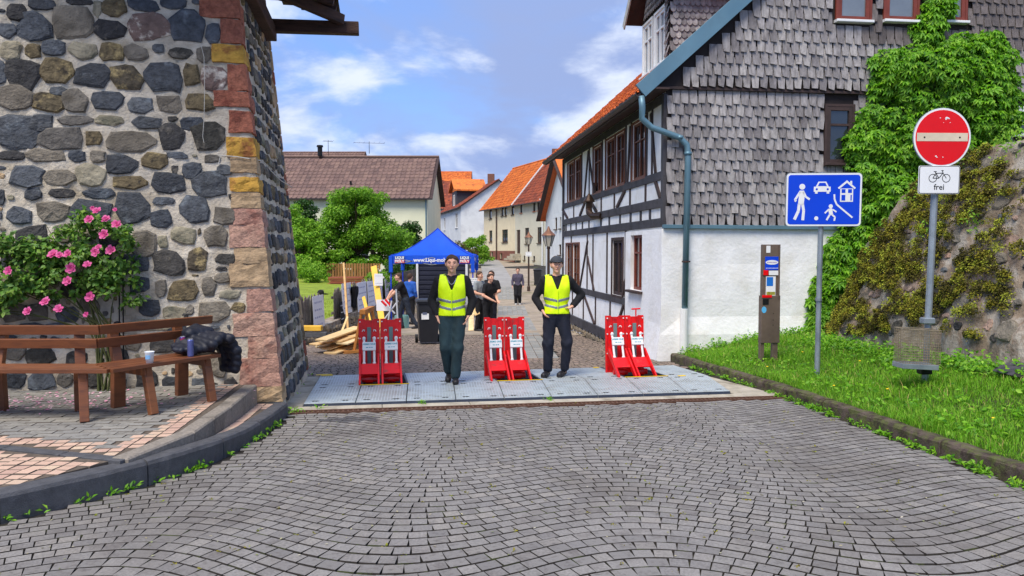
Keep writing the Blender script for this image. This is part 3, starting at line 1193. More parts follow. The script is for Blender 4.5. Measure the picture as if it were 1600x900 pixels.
# ================================================================== STONE TOWER (left)
m_mort = mat('lime_mortar', s(200, 190, 172), .95, nscale=7, namt=.22, bump=1.0, bscale=34, stain=s(164, 150, 126), sscale=1.7, sfrom=.5, sto=.68, stain2=s(208, 200, 184))
STONE = {
    'b': mat('blue_basalt', [s(68, 73, 80), s(90, 95, 101), s(56, 59, 64), s(106, 110, 113)], .75, nscale=16, namt=.42, bump=1.0, bscale=38, stain=s(120, 128, 134), sscale=5, sfrom=.58, sto=.75),
    'd': mat('dark_basalt', [s(52, 52, 54), s(70, 68, 66), s(60, 58, 52)], .8, nscale=16, namt=.42, bump=1.0, bscale=38, stain=s(116, 110, 100), sscale=6, sfrom=.58, sto=.72),
    'g': mat('grey_brown_stone', [s(118, 110, 98), s(134, 126, 112), s(104, 100, 94)], .85, nscale=16, namt=.34, bump=1.0, bscale=38, stain=s(86, 80, 70), sscale=4, sfrom=.5, sto=.65),
    'o': mat('olive_lichen_stone', [s(96, 86, 66), s(116, 102, 74), s(84, 76, 62)], .85, nscale=16, namt=.42, bump=1.0, bscale=38, stain=s(166, 148, 104), sscale=5, sfrom=.54, sto=.66, stain2=s(60, 54, 46)),
    'l': mat('pale_rough_stone', [s(150, 144, 122), s(162, 152, 128), s(140, 136, 120)], .9, nscale=9, namt=.3, bump=.9, bscale=30, stain=s(110, 108, 90), sscale=5, sfrom=.5, sto=.65),
    'p': mat('mottled_purple_stone', s(120, 100, 92), .85, nscale=9, namt=.35, bump=1.0, bscale=26, stain=s(200, 190, 176), sscale=7, sfrom=.52, sto=.62),
    'r': mat('red_sandstone', [s(158, 94, 74), s(172, 108, 84), s(146, 86, 70)], .9, nscale=22, namt=.34, bump=1.0, bscale=40, stain=s(122, 66, 52), sscale=4, sfrom=.5, sto=.68),
    'k': mat('pink_sandstone', [s(176, 138, 120), s(186, 150, 130), s(166, 126, 112)], .9, nscale=22, namt=.32, bump=1.0, bscale=40, stain=s(150, 100, 86), sscale=4, sfrom=.5, sto=.68),
    'y': mat('yellow_lichen_sandstone', s(196, 152, 66), .9, nscale=9, namt=.3, bump=1.0, bscale=28, stain=s(150, 96, 54), sscale=4, sfrom=.52, sto=.64),
    't': mat('tan_sandstone', [s(186, 160, 124), s(176, 150, 118)], .9, nscale=10, namt=.22, bump=.9, bscale=30, stain=s(140, 118, 90), sscale=4, sfrom=.5, sto=.68),
}
TC = Vector((-2.58, 8.20, -.12))                     # foot of the visible corner
FX = Vector((-1, -.18, 0)).normalized()              # along the front, to the left
SX = Vector((-.18, 1, 0)).normalized()               # along the side, to the back
BAT = .098
ZUP = Vector((0, 0, 1))


def edge_pt(z):      # the corner edge leans in as it rises
    h = z - TC.z
    return TC + ZUP * h + FX * (BAT * h) + SX * (.045 * h)


fn = (-SX + ZUP * .045 * 1.0)                        # outward normals of the two leaning faces
fup = (ZUP + SX * .045).normalized()
FNRM = FX.cross(fup)
if FNRM.y > 0: FNRM = -FNRM
FNRM.normalize()
sup = (ZUP + FX * BAT).normalized()
SNRM = SX.cross(sup)
if SNRM.x < 0: SNRM = -SNRM
SNRM.normalize()
F_FR = frame(TC, -FX, FNRM)      # local x: right, z: out of wall, y: up
S_FR = frame(TC, SX, SNRM)       # local x: to the back
F_INV, S_INV = F_FR.inverted(), S_FR.inverted()

tower = thing('stone_tower', 'old rubble stone tower with red sandstone corner blocks behind the bench', 'tower', (-4.6, 9.5, 0))

# mortar skin: a grid on both faces, roughened
mb = MB()


def skin(fr, u0, u1, v0, v1, nu, nv, lim=None):
    vs, fs = [], []
    for j in range(nv + 1):
        v = v0 + (v1 - v0) * j / nv
        for i in range(nu + 1):
            a, b = (lim(v) if lim else (u0, u1))
            u = a + (b - a) * i / nu
            e = min(1, min(i, nu - i) / 1.0)
            d = .016 * noise.noise(Vector((u * 5, v * 5, 3))) + .012 * noise.noise(Vector((u * 14, v * 14, 7))) + .010 * noise.noise(Vector((u * 34, v * 34, 1)))
            vs.append(fr @ Vector((u, v, d * e)))
    for j in range(nv):
        for i in range(nu):
            a = j * (nu + 1) + i
            fs.append((a, a + 1, a + nu + 2, a + nu + 1))
    mb.add(vs, fs)


ecx = lambda v: (F_INV @ edge_pt(TC.z + v / math.sqrt(1 + .045 ** 2))).x
ecs = lambda v: (S_INV @ edge_pt(TC.z + v / math.sqrt(1 + BAT ** 2))).x
skin(F_FR, 0, 0, -.25, 5.6, 170, 160, lambda v: (-6.5, ecx(v)))
skin(S_FR, 0, 0, -.25, 5.6, 80, 140, lambda v: (ecs(v), 2.92))
# back and left so that it is a solid block
q = [F_FR @ Vector((-6.5, -.25, 0)), F_FR @ Vector((-6.5, 5.6, 0)), S_FR @ Vector((2.92, 5.6, 0)), S_FR @ Vector((2.92, -.25, 0))]
bk_ = [p + SX * 3.2 for p in q[:2]]
mb.add([q[0], q[1], bk_[1], bk_[0]], [(0, 1, 2, 3)])
mb.add([q[2], q[3], bk_[0], bk_[1]], [(0, 1, 2, 3)])
mb.add([q[1], F_FR @ Vector((ecx(5.6), 5.6, 0)), q[2], bk_[1]], [(0, 1, 2, 3)])
mb.build('mortar_core', m_mort, tower, smooth=True)

ST = """165,18,80,45,b 70,50,65,60,d 450,30,80,70,o 560,20,110,50,b 680,15,90,45,b 310,8,90,24,d 380,35,30,70,l 765,8,30,22,b
140,105,115,105,b 283,88,137,118,g 28,120,60,55,b 77,108,18,26,b 430,117,112,75,d 583,105,155,108,p 730,103,125,122,b 833,130,56,86,b
42,198,68,66,l 130,200,50,56,o 210,188,84,62,b 322,200,95,65,l 435,203,84,70,o 533,204,80,64,g 618,190,44,34,b 706,207,88,46,d 795,212,54,66,g
5,280,34,85,b 90,290,105,115,d 218,277,125,102,o 363,293,125,92,b 497,303,110,102,o 640,300,142,125,b 750,294,60,92,o 836,308,100,92,p
55,383,125,88,g 190,398,105,70,o 226,356,54,36,b 294,393,86,86,g 420,394,118,72,b 548,411,98,66,b 660,406,96,66,g 785,400,110,70,o
70,520,150,125,b 162,480,80,68,b 296,470,112,40,g 427,470,115,40,l 572,478,115,48,b 750,482,95,56,b 675,465,40,20,d
243,540,155,92,g 366,540,58,58,o 519,553,190,75,g 673,538,94,104,d 815,533,135,112,d 40,608,90,36,d 180,607,135,50,g 302,612,60,48,b
383,612,54,44,g 480,642,112,82,b 604,628,90,66,o 692,608,80,30,b 828,620,60,34,g 107,690,108,88,b 232,692,106,64,g 360,685,108,92,l
508,714,120,56,o 662,715,128,85,b 748,668,74,72,b 684,662,24,34,d 880,664,66,44,b 820,724,140,110,b 132,758,66,48,b 240,755,85,36,d
387,756,112,42,b 642,786,82,34,b 905,768,24,24,d 5,770,25,60,b 76,842,86,72,b 207,825,112,82,g 355,828,155,92,b 518,812,120,130,b
628,856,80,78,b 760,822,118,116,b 880,843,92,76,g 130,930,115,96,d 255,912,75,72,g 20,970,50,70,g 18,1035,30,50,b 225,1015,90,100,g
560,950,90,110,g 637,943,36,50,l 716,921,92,70,l 845,924,92,88,g 510,1028,130,80,b 660,1028,125,106,d 770,1016,78,100,o 880,1012,86,44,d
865,1050,46,20,d 545,1112,80,66,b 630,1125,44,70,g 715,1136,115,90,o 815,1120,58,86,g 868,1086,60,46,g 900,1150,85,38,l 582,1202,84,68,b
680,1225,90,66,l 742,1210,34,40,g 838,1215,118,90,g 930,1200,56,46,o 720,1235,30,30,d 50,1220,90,70,g 145,1220,70,70,g 265,1230,75,60,b
120,1280,90,36,b 220,1280,80,36,b 350,1195,70,60,g 590,1270,160,50,l 690,1280,80,40,b 160,1390,100,76,d 300,1400,70,60,d 640,1350,110,60,d
165,1490,90,70,b 575,1480,80,80,d 668,1495,70,50,b 460,1400,80,90,d 460,1500,60,60,d 520,1340,60,60,g 255,1480,60,60,g 775,1345,90,60,d
860,1430,70,90,g 780,1500,60,50,b 370,1480,60,70,d 50,1370,80,70,g 60,1480,70,80,b 900,1500,50,60,d 340,1090,90,70,d 430,1100,60,80,g
120,1100,90,80,g 40,1130,60,60,d 280,1130,70,70,d 330,960,90,80,g 430,930,80,70,d 400,1010,60,60,b"""
QU = """872,33,150,68,r 910,125,80,82,r 908,212,136,62,y 940,304,84,94,r 910,388,130,56,r 950,476,96,80,r 942,575,100,72,y 957,645,100,55,t 955,720,98,52,y 960,785,100,54,t 968,848,104,60,k
968,922,128,85,k 978,1000,110,60,t 975,1075,142,85,t 1008,1173,80,84,k 988,1268,142,86,k 1032,1356,114,80,k 1020,1455,150,105,k 1040,1540,110,56,t"""


def to_front(cx, cy, w, h):
    px, py = cx / 2.5, cy / 2.5
    p = F_INV @ onplane(px, py, TC, FNRM)
    d = (onplane(px, py, TC, FNRM) - EYE).length * math.cos(0) / FPX / 2.5
    sx = d / max(.6, abs(ray(px, py).normalized().dot(FNRM)) ** .5)
    return p.x, p.y, w * sx, h * d


def rubble(w, h, dep, seed, m, sq=4.2, n=9, flat=.5):
    """broken stone: angular outline, nearly flat cleaved face with chipped arrises"""
    r = random.Random(seed)
    ring = []
    a0 = r.uniform(0, .7)
    for k in range(n):
        a = 2 * math.pi * (k + r.uniform(-.34, .34)) / n + a0
        ca, sa = math.cos(a), math.sin(a)
        rad = (abs(ca) ** sq + abs(sa) ** sq) ** (-1 / sq) * r.uniform(.80, 1.03)
        ring.append((ca * rad * w / 2, sa * rad * h / 2))
    tx, ty = r.uniform(-.5, .5) * dep / w, r.uniform(-.5, .5) * dep / h
    pl_ = lambda x, y: dep * .75 + x * tx + y * ty
    vs = [(x, y, -.06) for x, y in ring]
    vs += [(x * .995, y * .995, max(.002, pl_(x, y) * r.uniform(.25, .6))) for x, y in ring]
    for x, y in ring:
        k = r.uniform(.78, .95)
        vs.append((x * k, y * k, pl_(x, y) * r.uniform(.85, 1.1)))
    for x, y in ring:
        k = r.uniform(.38, .55)
        vs.append((x * k, y * k, pl_(x, y) + dep * r.uniform(-.10, .28)))
    vs.append((r.uniform(-.1, .1) * w, r.uniform(-.1, .1) * h, pl_(0, 0) + dep * r.uniform(-.05, .25)))
    fs = []
    for q in range(3):
        for i in range(n):
            j = (i + 1) % n
            if q == 0:
                fs.append((q * n + i, q * n + j, q * n + n + j, q * n + n + i))
            elif (i + seed) % 2:
                fs += [(q * n + i, q * n + j, q * n + n + j), (q * n + i, q * n + n + j, q * n + n + i)]
            else:
                fs += [(q * n + i, q * n + j, q * n + n + i), (q * n + j, q * n + n + j, q * n + n + i)]
    for i in range(n):
        fs.append((3 * n + i, 3 * n + (i + 1) % n, 4 * n))
    return MB().add(vs, fs).mesh('rubble', m)


taken = []
sd = 0
for tok in ST.split():
    a = tok.split(',')
    u, v, w, h = to_front(*map(float, a[:4]))
    sd += 1
    taken.append((u, v, w, h))
    me = rubble(w * .95, h * .95, min(.034, .012 + .08 * min(w, h)), sd, STONE[a[4]])
    link('stone', me, tower, F_FR @ Matrix.Translation((u, v, .004)) @ Matrix.Rotation(random.uniform(-.05, .05), 4, 'Z'))
# the rest of the front: beyond the picture's left edge, top and small gap stones
rg = random.Random(5)
tries = 0
while tries < 11000:
    tries += 1
    small = tries > 1400
    u, v = rg.uniform(-4.5, -.3), rg.uniform(-.1, 5.2)
    w, h = (rg.uniform(.035, .12), rg.uniform(.03, .085)) if small else (rg.uniform(.2, .38), rg.uniform(.14, .28))
    if u + w / 2 > ecx(v) - .42: continue
    if not small and v < 4.4 and u > -2.9: continue
    if any(abs(u - a) < (w + c) / 2 * .93 + .010 and abs(v - b) < (h + d) / 2 * .93 + .010 for a, b, c, d in taken): continue
    taken.append((u, v, w, h)); sd += 1
    me = rubble(w, h, .012 if small else .03, sd, STONE[rg.choice('bbdgoglt' if small else 'bbdgo')], n=8 if small else 11)
    link('stone', me, tower, F_FR @ Matrix.Translation((u, v, .004)))
# corner blocks: a face on the front, the end on the side
qv = []
for i, tok in enumerate(QU.split()):
    a = tok.split(',')
    u, v, w, h = to_front(*map(float, a[:4]))
    qv.append((v, h))
    e = ecx(v)
    u0 = u - w / 2
    wf = e + .03 - u0
    dpt = .22 if i % 2 else .34
    r = random.Random(300 + i)
    # block in the front frame: x from u0 to the corner, z from -dpt to +.03
    vs, fs = [], []
    nx, ny, nzz = 3, 3, 2
    bmq = bmesh.new()
    bmesh.ops.create_cube(bmq, size=1.0)
    bmesh.ops.subdivide_edges(bmq, edges=bmq.edges[:], cuts=3, use_grid_fill=True)
    for vtx in bmq.verts:
        x, y, z = vtx.co
        ed = sum(1 for t in (x, y, z) if abs(t) > .49)
        sh = 1 - (.035 if ed >= 2 else 0)
        jx = noise.noise(Vector((x * 3 + i * 9, y * 3, z * 3))) * .022
        vtx.co = Vector((u0 + (x * sh + .5) * wf + jx - BAT * 0, v + y * sh * h * 1.02 + jx * .6, (z * sh + .5) * (dpt + .03) - dpt + jx))
        # the side end follows the leaning side face
        vtx.co.x += (ecx(vtx.co.y) - e) * ((vtx.co.x - u0) / wf)
    me = bpy.data.meshes.new('corner_block')
    bmq.to_mesh(me); bmq.free()
    me.materials.append(STONE[a[4]])
    link('corner_block', me, tower, F_FR)
# stones of the narrow side face
rows = 0
v = -.05
while v < 5.4:
    h = rg.uniform(.12, .26)
    u = ecs(v) + rg.uniform(.24, .40)
    while u < 2.85:
        w = rg.uniform(.10, .34)
        sd += 1
        if u + w > 2.95: break
        me = rubble(w * .90, h * .86, .03, sd, STONE[rg.choice('bbbddggotl')])
        link('stone', me, tower, S_FR @ Matrix.Translation((u + w / 2, v + h / 2 + rg.uniform(-.02, .02), .004)) @ Matrix.Rotation(rg.uniform(-.15, .15), 4, 'Z'))
        u += w + rg.uniform(.015, .05)
    v += h + rg.uniform(.01, .035)
# a strip of sandstone blocks at the far corner
v = -.05
while v < 5.3:
    h = rg.uniform(.2, .34)
    MB().bbox((0, 0, 0), (.12, h * .96, .12), .015).build('corner_block', STONE[rg.choice('ktrt')], tower).matrix_basis = S_FR @ Matrix.Translation((2.90, v + h / 2, -.035))
    v += h

# roof edge: wall plate, projecting beams and boards over the side face
m_oldwood = mat('old_dark_timber', s(74, 52, 44), .8, nscale=3, namt=.35, bump=.6, bscale=24, stretch=(1, 1, 6), stain=s(42, 28, 26), sscale=2)
zt = 4.62
e0 = edge_pt(zt)
roofb = []
rbeam = MB()
p0 = e0 + SX * .15 + SNRM * .08
MB().beam(p0 + ZUP * .06 - SX * 1.2, p0 + SX * 2.1 + ZUP * .03, .17, .19).build('wall_plate', m_oldwood, tower)
o_ = S_FR.to_3x3() @ Vector((0, 0, 1)); o_.z = 0; o_.normalize()
for k, (t, ln) in enumerate(((2.18, 1.30),)):
    a = e0 + SX * t - o_ * .6 + ZUP * .12
    b = e0 + SX * t + o_ * ln + ZUP * .16
    MB().beam(a, b, .14, .17).build('roof_beam', m_oldwood, tower)
    MB().beam(e0 + SX * (t - .9) + o_ * .02 + ZUP * .42, e0 + SX * (t - .10) + o_ * (ln - .22) + ZUP * .24, .09, .14).build('roof_brace', m_oldwood, tower)
for k in range(9):
    t = -1.3 + k * .44
    MB().beam(e0 + SX * t - o_ * .5 + ZUP * .75, e0 + SX * t + o_ * .98 + ZUP * .40, .10, .13).build('rafter', m_oldwood, tower)
for k in range(5):
    d = -.2 + k * .26
    MB().beam(e0 - SX * 1.5 + o_ * d + ZUP * (.82 - (d + .5) * .236), e0 + SX * 2.75 + o_ * d + ZUP * (.82 - (d + .5) * .236), .245, .025).build('roof_board', m_oldwood, tower)
MB().add([e0 + SX * -1.5 - o_ * .4 + ZUP * .86, e0 + SX * 2.8 - o_ * .4 + ZUP * .86, e0 + SX * 2.8 + o_ * 1.02 + ZUP * .54, e0 + SX * -1.5 + o_ * 1.02 + ZUP * .54,
          e0 + SX * -1.5 - o_ * 3 + ZUP * 1.6, e0 + SX * 2.8 - o_ * 3 + ZUP * 1.6], [(0, 1, 2, 3), (4, 5, 1, 0)]).build('roof', m_oldwood, tower)

# thin white cable along the corner
m_cable = mat('white_cable', s(200, 196, 186), .6, namt=.1)
pts = []
for (px, py) in ((343, 258), (346, 244), (372, 246), (390, 249)):
    pts.append(onplane(px, py, TC, FNRM) + FNRM * .05)
for (px, py) in ((402, 252), (416, 268), (432, 283), (450, 293)):
    pts.append(onplane(px, py, TC, SNRM) + SNRM * .06)
MB().tube(pts, .006, 5).build('cable', m_cable, tower)
pts = [onplane(px, py, TC, FNRM) + FNRM * .07 for (px, py) in ((316, 72), (321, 92), (322, 140), (321, 190), (319, 215), (321, 225))]
MB().tube(pts, .003, 4).build('cable', m_cable, tower)
# ================================================================== HALF-TIMBERED HOUSE (right)
HO = Vector((2.83, 13.75, 0))
D1 = Vector((-.121, 1, 0)).normalized()      # along the street front, away
GX = Vector((1, .121, 0)).normalized()       # along the gable, to the right
HN, GN = -GX, -D1
H_S = frame(HO, -D1, HN)                     # street side: x toward the camera (<0 going away), y up
H_G = frame(HO, GX, GN)                      # gable: x to the right, y up
HSI, HGI = H_S.inverted(), H_G.inverted()
HL = 9.95


def hs(px, py):
    p = HSI @ onplane(px, py, HO, HN)
    return p.x, p.y


def hg(px, py, d=0.0):
    p = HGI @ onplane(px, py, HO + GN * d, GN)
    return p.x, p.y


def z8(x, y):
    return hs(860 + x / 3.46, 180 + y / 3.46)


house = thing('half_timbered_house', 'white half-timbered house with grey shingled gable and orange tiled roof', 'house', HO + GX * 5 + D1 * 5)
m_plas = mat('white_plaster', s(240, 241, 242), .9, nscale=3, namt=.04, bump=.5, bscale=14, stain=s(224, 224, 221), sscale=1.1, sfrom=.5, sto=.74, stain2=s(226, 224, 218))
m_tim = mat('dark_timber', [s(62, 62, 68), s(70, 68, 72)], .75, nscale=4, namt=.25, bump=.5, bscale=40, stain=s(46, 42, 44), sscale=3, sfrom=.5, sto=.7)
m_timb = mat('brown_black_timber', [s(58, 46, 44), s(66, 50, 48)], .75, nscale=4, namt=.25, bump=.5, bscale=40)
m_wfr = mat('brown_window_frame', s(112, 64, 40), .5, nscale=5, namt=.25, bump=.2, bscale=40)
m_wfrd = mat('red_brown_window_frame', s(120, 56, 40), .45, nscale=5, namt=.2)
m_gl = glass('window_glass')
m_curt = mat('pale_curtain', s(150, 150, 146), .9, namt=.2, stretch=(6, 1, 1))
m_zincb = mat('blue_grey_zinc', s(104, 138, 152), .45, .35, nscale=4, namt=.12, stain=s(88, 122, 138), sscale=2)
m_gutter = mat('dark_gutter', s(78, 68, 66), .5, .4, nscale=6, namt=.25)
m_shing = mat('weathered_wood_shingle', [s(138, 134, 135), s(158, 154, 154), s(120, 116, 118), s(170, 166, 164), s(106, 102, 104)], .9, nscale=7, namt=.28, bump=.8, bscale=36,
              stretch=(3, .8, 1), stain=s(104, 98, 98), sscale=3, sfrom=.55, sto=.75)
m_shdk = mat('damp_wood_shingle', [s(98, 92, 90), s(116, 108, 106), s(86, 80, 80)], .85, nscale=7, namt=.3, bump=.8, bscale=36, stretch=(3, .8, 1))
m_under = mat('shingle_underlay', s(44, 38, 38), .95, namt=.2)
m_tile_o = mat('orange_clay_tile', [s(206, 96, 40), s(222, 116, 48), s(184, 82, 40), s(196, 104, 56)], .8, nscale=10, namt=.22, bump=.3, bscale=60, stain=s(126, 62, 40), sscale=3, sfrom=.56, sto=.75)
m_plinth = mat('plinth_stone', [s(150, 138, 116), s(126, 116, 100), s(166, 148, 120)], .9, nscale=9, namt=.25, bump=.8, bscale=40)

# --- openings of the street front
wins = []
for (xl_, yt, yb, xr_, kind) in ((447, 34, 243, 517, 'up'), (303, 108, 298, 352, 'up'), (356, 88, 282, 405, 'up'), (235, 152, 335, 278, 'up'),
                                 (97, 232, 388, 131, 'up'), (134, 220, 380, 166, 'up'), (88, 655, 838, 121, 'lo'), (124, 655, 838, 158, 'lo'), (338, 655, 886, 394, 'dark')):
    u0, v1 = z8(xl_, yt); _, v0 = z8(xl_, yb); u1, _ = z8(xr_, yt)
    wins.append([u0, u1, v0, v1, kind])
for w in wins:
    if w[4] == 'up': w[2], w[3] = 3.12, 4.28
    if w[4] == 'lo': w[2], w[3] = .55, 1.83
    if w[4] == 'dark': w[2], w[3] = .60, 1.87
u0, v1 = hs(990.5, 368); u1, _ = hs(1008.5, 368); _, v0 = hs(990.5, 452)
w7 = (u0, u1, v0, v1)
up_plaster = hs(982, 400)[0]
# infill wall
mb = MB()
wall_holes(mb, H_S, -HL, up_plaster, -1.1, 4.55, [tuple(w[:4]) for w in wins if w[1] < up_plaster], .16)
wall_holes(mb, H_S, up_plaster, 0, 2.02, 4.55, [tuple(w[:4]) for w in wins if w[0] > up_plaster], .16)
mb.build('infill_wall', m_plas, house)
# thick plastered corner wall, standing proud of the timber wall and spreading at its foot
mb = MB()
fr = H_S.copy(); fr.translation = HO + HN * .07 - Vector((0, 0, 0))
wall_holes(mb, fr, up_plaster, .0, .25, 2.03, [w7], .16)
P = lambda u, v, d: H_S @ Vector((u, v, d))
mb.add([P(up_plaster, .25, .07), P(.0, .25, .07), P(.0, -.6, .17), P(up_plaster, -.6, .13)], [(3, 2, 1, 0)][::1])
mb.add([P(up_plaster, 2.03, .07), P(.0, 2.03, .07), P(.0, 2.03, -.05), P(up_plaster, 2.03, -.05)], [(0, 1, 2, 3)])
mb.add([P(up_plaster, -.6, .13), P(up_plaster, .25, .07), P(up_plaster, 2.03, .07), P(up_plaster, 2.03, -.1), P(up_plaster, -.6, -.1)], [(0, 1, 2, 3, 4)])
# gable ground floor
GW = 11.0
Q = lambda u, v, d=0.0: H_G @ Vector((u, v, d))
nn, nv_ = 30, 8
vs, fs = [], []
for j in range(nv_ + 1):
    v = -.6 + (2.03 + .6) * j / nv_
    for i in range(nn + 1):
        u = -.07 + (GW + .07) * i / nn
        d = .02 * noise.noise(Vector((u * 1.3, v * 1.7, 1))) + (.05 if v < .1 else 0) + .035
        if i == 0: d = .05
        q_ = Q(u, v, d)
        if i == 0 and v < .25: q_ = Q(-.07 - (.25 - v) * .118, v, d)
        vs.append(q_)
for j in range(nv_):
    for i in range(nn):
        a = j * (nn + 1) + i
        fs.append((a, a + 1, a + nn + 2, a + nn + 1))
mb.add(vs, fs)
# close the corner between the two plastered faces
e = [Q(-.07, 2.03, .05), Q(-.07, .25, .05), P(0, .25, .07), P(0, 2.03, .07)]
mb.add(e, [(0, 1, 2, 3)])
mb.add([Q(-.07, .25, .05), Q(-.17, -.6, .05), P(0, -.6, .17), P(0, .25, .07)], [(0, 1, 2, 3)])
mb.build('plaster_wall', m_plas, house)

# --- timber frame; positions read on the enlarged street front
def timber(a, b, w, m=m_tim, proud=.022, par=None):
    p = H_S @ Vector((a[0], a[1], -.03 + proud)); q = H_S @ Vector((b[0], b[1], -.03 + proud))
    MB().beam(p, q, w, .075, tuple(HN)).build('timber', m, par or house)


VS0, VS1, VJ1, VJ2, VJ3, VE = 3.02, 3.10, 2.44, 2.30, 2.14, 4.5
lo_z = lambda u: .0
timber((-HL, 3.03), (0, 3.03), .16)                       # sill beam of the upper windows
timber((-HL, 2.52), (0, 2.52), .17, proud=.030)           # beams of the jetty
timber((-HL, 2.15), (0, 2.15), .17, proud=.030)
timber((-HL, 4.44), (0, 4.44), .16)
timber((-.06, 2.10), (-.06, 4.5), .14, proud=.034)
timber((-HL + .06, 2.10), (-HL + .06, 4.5), .13, proud=.034)
timber((-HL + .06, -1), (-HL + .06, 2.1), .13, proud=.034)
for x, y in ((128, 480), (210, 470), (277, 450), (348, 430), (433, 410), (517, 380)):
    u = z8(x, y)[0]
    timber((u, 2.6), (u, 2.96), .085, m_timb, .014)
for (a, b) in (((67, 400), (97, 585)), ((190, 385), (160, 575)), ((218, 360), (255, 470)), ((408, 310), (360, 550)), ((572, 250), (598, 520))):
    p, q = z8(*a), z8(*b)
    timber((p[0], 2.96), (q[0], 2.6), .10, m_timb, .026)
for x, y in ((76, 320), (172, 290), (212, 260), (232, 240), (283, 220), (300, 200), (411, 170), (440, 150), (524, 120), (553, 110)):
    u = z8(x, y)[0]
    timber((u, 3.11), (u, 4.38), .075, m_timb, .014)
for (a, b) in (((208, 255), (187, 345)), ((208, 255), (240, 330)), ((436, 150), (421, 270)), ((547, 20), (573, 240))):
    p, q = z8(*a), z8(*b)
    timber((p[0], 4.3), (q[0], 3.11), .085, m_timb, .026)
# little posts between the jetty beams
us = sorted(set([-HL + .3] + [z8(x, 600)[0] for x in (87, 112, 141, 175, 210, 275, 320, 378, 435, 490, 540)]))
for u in us:
    timber((u, 2.24), (u, 2.43), .11, m_tim, .012)
# ground floor frame
timber((-HL, .50), (up_plaster, .50), .16)
timber((-HL, -.42), (up_plaster - .02, -.42), .24, proud=.05)
for px, y in ((893, 0), (927, 0), (949, 0), (978, 0), (918, 0)):
    u = hs(px, 400)[0]
    timber((u, .59), (u, 2.06), .085, m_timb, .014)
for px in (895, 912, 931, 954, 977):
    u = hs(px, 470)[0]
    timber((u, -.29), (u, .41), .085, m_timb, .014)
for (a, b, v0, v1) in ((919, 907, 1.9, .59), (919, 929, 1.45, .59), (913, 930, .42, -.29), (976, 962, .42, -.29), (981, 974, 1.2, .59)):
    timber((hs(a, 400)[0], v0), (hs(b, 420)[0], v1), .085, m_timb, .026)
# plinth of stones under the frame
rg = random.Random(9)
u = -HL
while u < up_plaster - .1:
    w = rg.uniform(.25, .5)
    v = -.55
    while v > -1.0:
        h = rg.uniform(.14, .24)
        o = link('stone', rubble(w * .97, h * .95, .05, rg.randrange(9999), m_plinth, sq=4, n=9), house, H_S @ Matrix.Translation((u + w / 2, v - h / 2, .012)))
        v -= h
    u += w
# windows of the street front
for (a, b, c, d, kind) in wins:
    if kind == 'up':
        window(house, H_S, a, b, c, d, m_wfr, m_gl, .05, .045, 1, 1, outer=.04)
    elif kind == 'lo':
        window(house, H_S, a, b, c, d, m_wfr, m_gl, .05, .05, 1, 2, outer=.04)
    else:
        window(house, H_S, a, b, c, d, m_timb, m_gl, .04, .07, 1, 0, outer=.06)
window(house, fr, *w7, m_wfrd, m_gl, .10, .06, 1, 1, sill=m_timb, curtain=m_curt)
# stove pipe on the wall
q0 = H_S @ Vector((*z8(283, 545), .02)); q1 = H_S @ Vector((*z8(262, 545), .16)); q2 = H_S @ Vector((*z8(249, 510), .20)); q3 = H_S @ Vector((*z8(250, 470), .20))
m_pipe = mat('brown_stove_pipe', s(66, 50, 40), .45, .5, nscale=6, namt=.2)
mb = MB(); mb.tube([q0, q1, (q1 + q2) / 2 + HN * .04, q2, q3], .085, 10)
mb.lathe([(.15, 0), (.15, .03), (.02, .22)], 12, q3)
mb.build('stove_pipe', m_pipe, house)

# --- roof
PIT = .90
EZ, EO = 4.50, .50            # eave height, overhang
rzf = lambda a: EZ + (a + EO) * PIT            # roof height at offset a behind the street front
RA = 5.5
rise = Vector((GX.x, GX.y, PIT)).normalized()
R_NRM = (ZUP - rise * rise.z).normalized()
SL = (RA + EO) * math.sqrt(1 + PIT * PIT)
E0 = HO + GN * .16 - GX * EO + ZUP * EZ       # front eave corner
FR_R = frame(E0, -D1, R_NRM)                  # roof plane: x toward the camera, y up the slope
RLEN = HL + .16 + .35
mb = MB()
mb.M = FR_R
mb.box((-RLEN / 2, SL / 2, -.06), (RLEN, SL, .09))
mb.build('roof_deck', m_timb, house)
rt = bpy.data.objects.new('roof', None)
C.objects.link(rt); rt.parent = house; rt.matrix_parent_inverse = chain(house).inverted()


def pantile(name, m, w, l, th=.018, seed=0):
    r = random.Random(seed)
    n = 5
    prof = [(-.5, .012), (-.3, -.008), (-.05, -.012), (.2, .004), (.38, .030), (.5, .022)]
    vs = []
    for (y, lift) in ((0, .042), (l, .0)):
        for (x, z) in prof: vs.append((x * w, y, z * w * 4 + lift))
    for (x, z) in prof: vs.append((x * w, 0, z * w * 4 + .042 - th))
    k = len(prof)
    fs = [(i, i + 1, k + i + 1, k + i) for i in range(k - 1)] + [(2 * k + i, 2 * k + i + 1, i + 1, i) for i in range(k - 1)]
    return MB().add(vs, fs).mesh(name, m)


def tile_items(fr, width, slope, m, tw=.22, tl=.33, seed=0, skip=None, side=-1):
    """tile rows over a roof plane fr (x along the eave from 0 towards side, y up the slope)"""
    r = random.Random(seed)
    me = [pantile('tile_%d_%s' % (k, m.name), m, tw * 1.04, tl * 1.18, seed=k) for k in range(3)]
    out = []
    ny, nx = int(slope / tl), int(width / tw)
    for j in range(ny):
        for i in range(nx):
            x, y = side * (i + .5) * tw, j * tl
            if skip and skip(x, y): continue
            M = fr @ Matrix.Translation((x + r.uniform(-.006, .006), y + r.uniform(-.01, .01), r.uniform(0, .006))) @ Matrix.Rotation(r.uniform(-.012, .012), 4, 'Z')
            out.append((r.choice(me), M, tw))
    return out


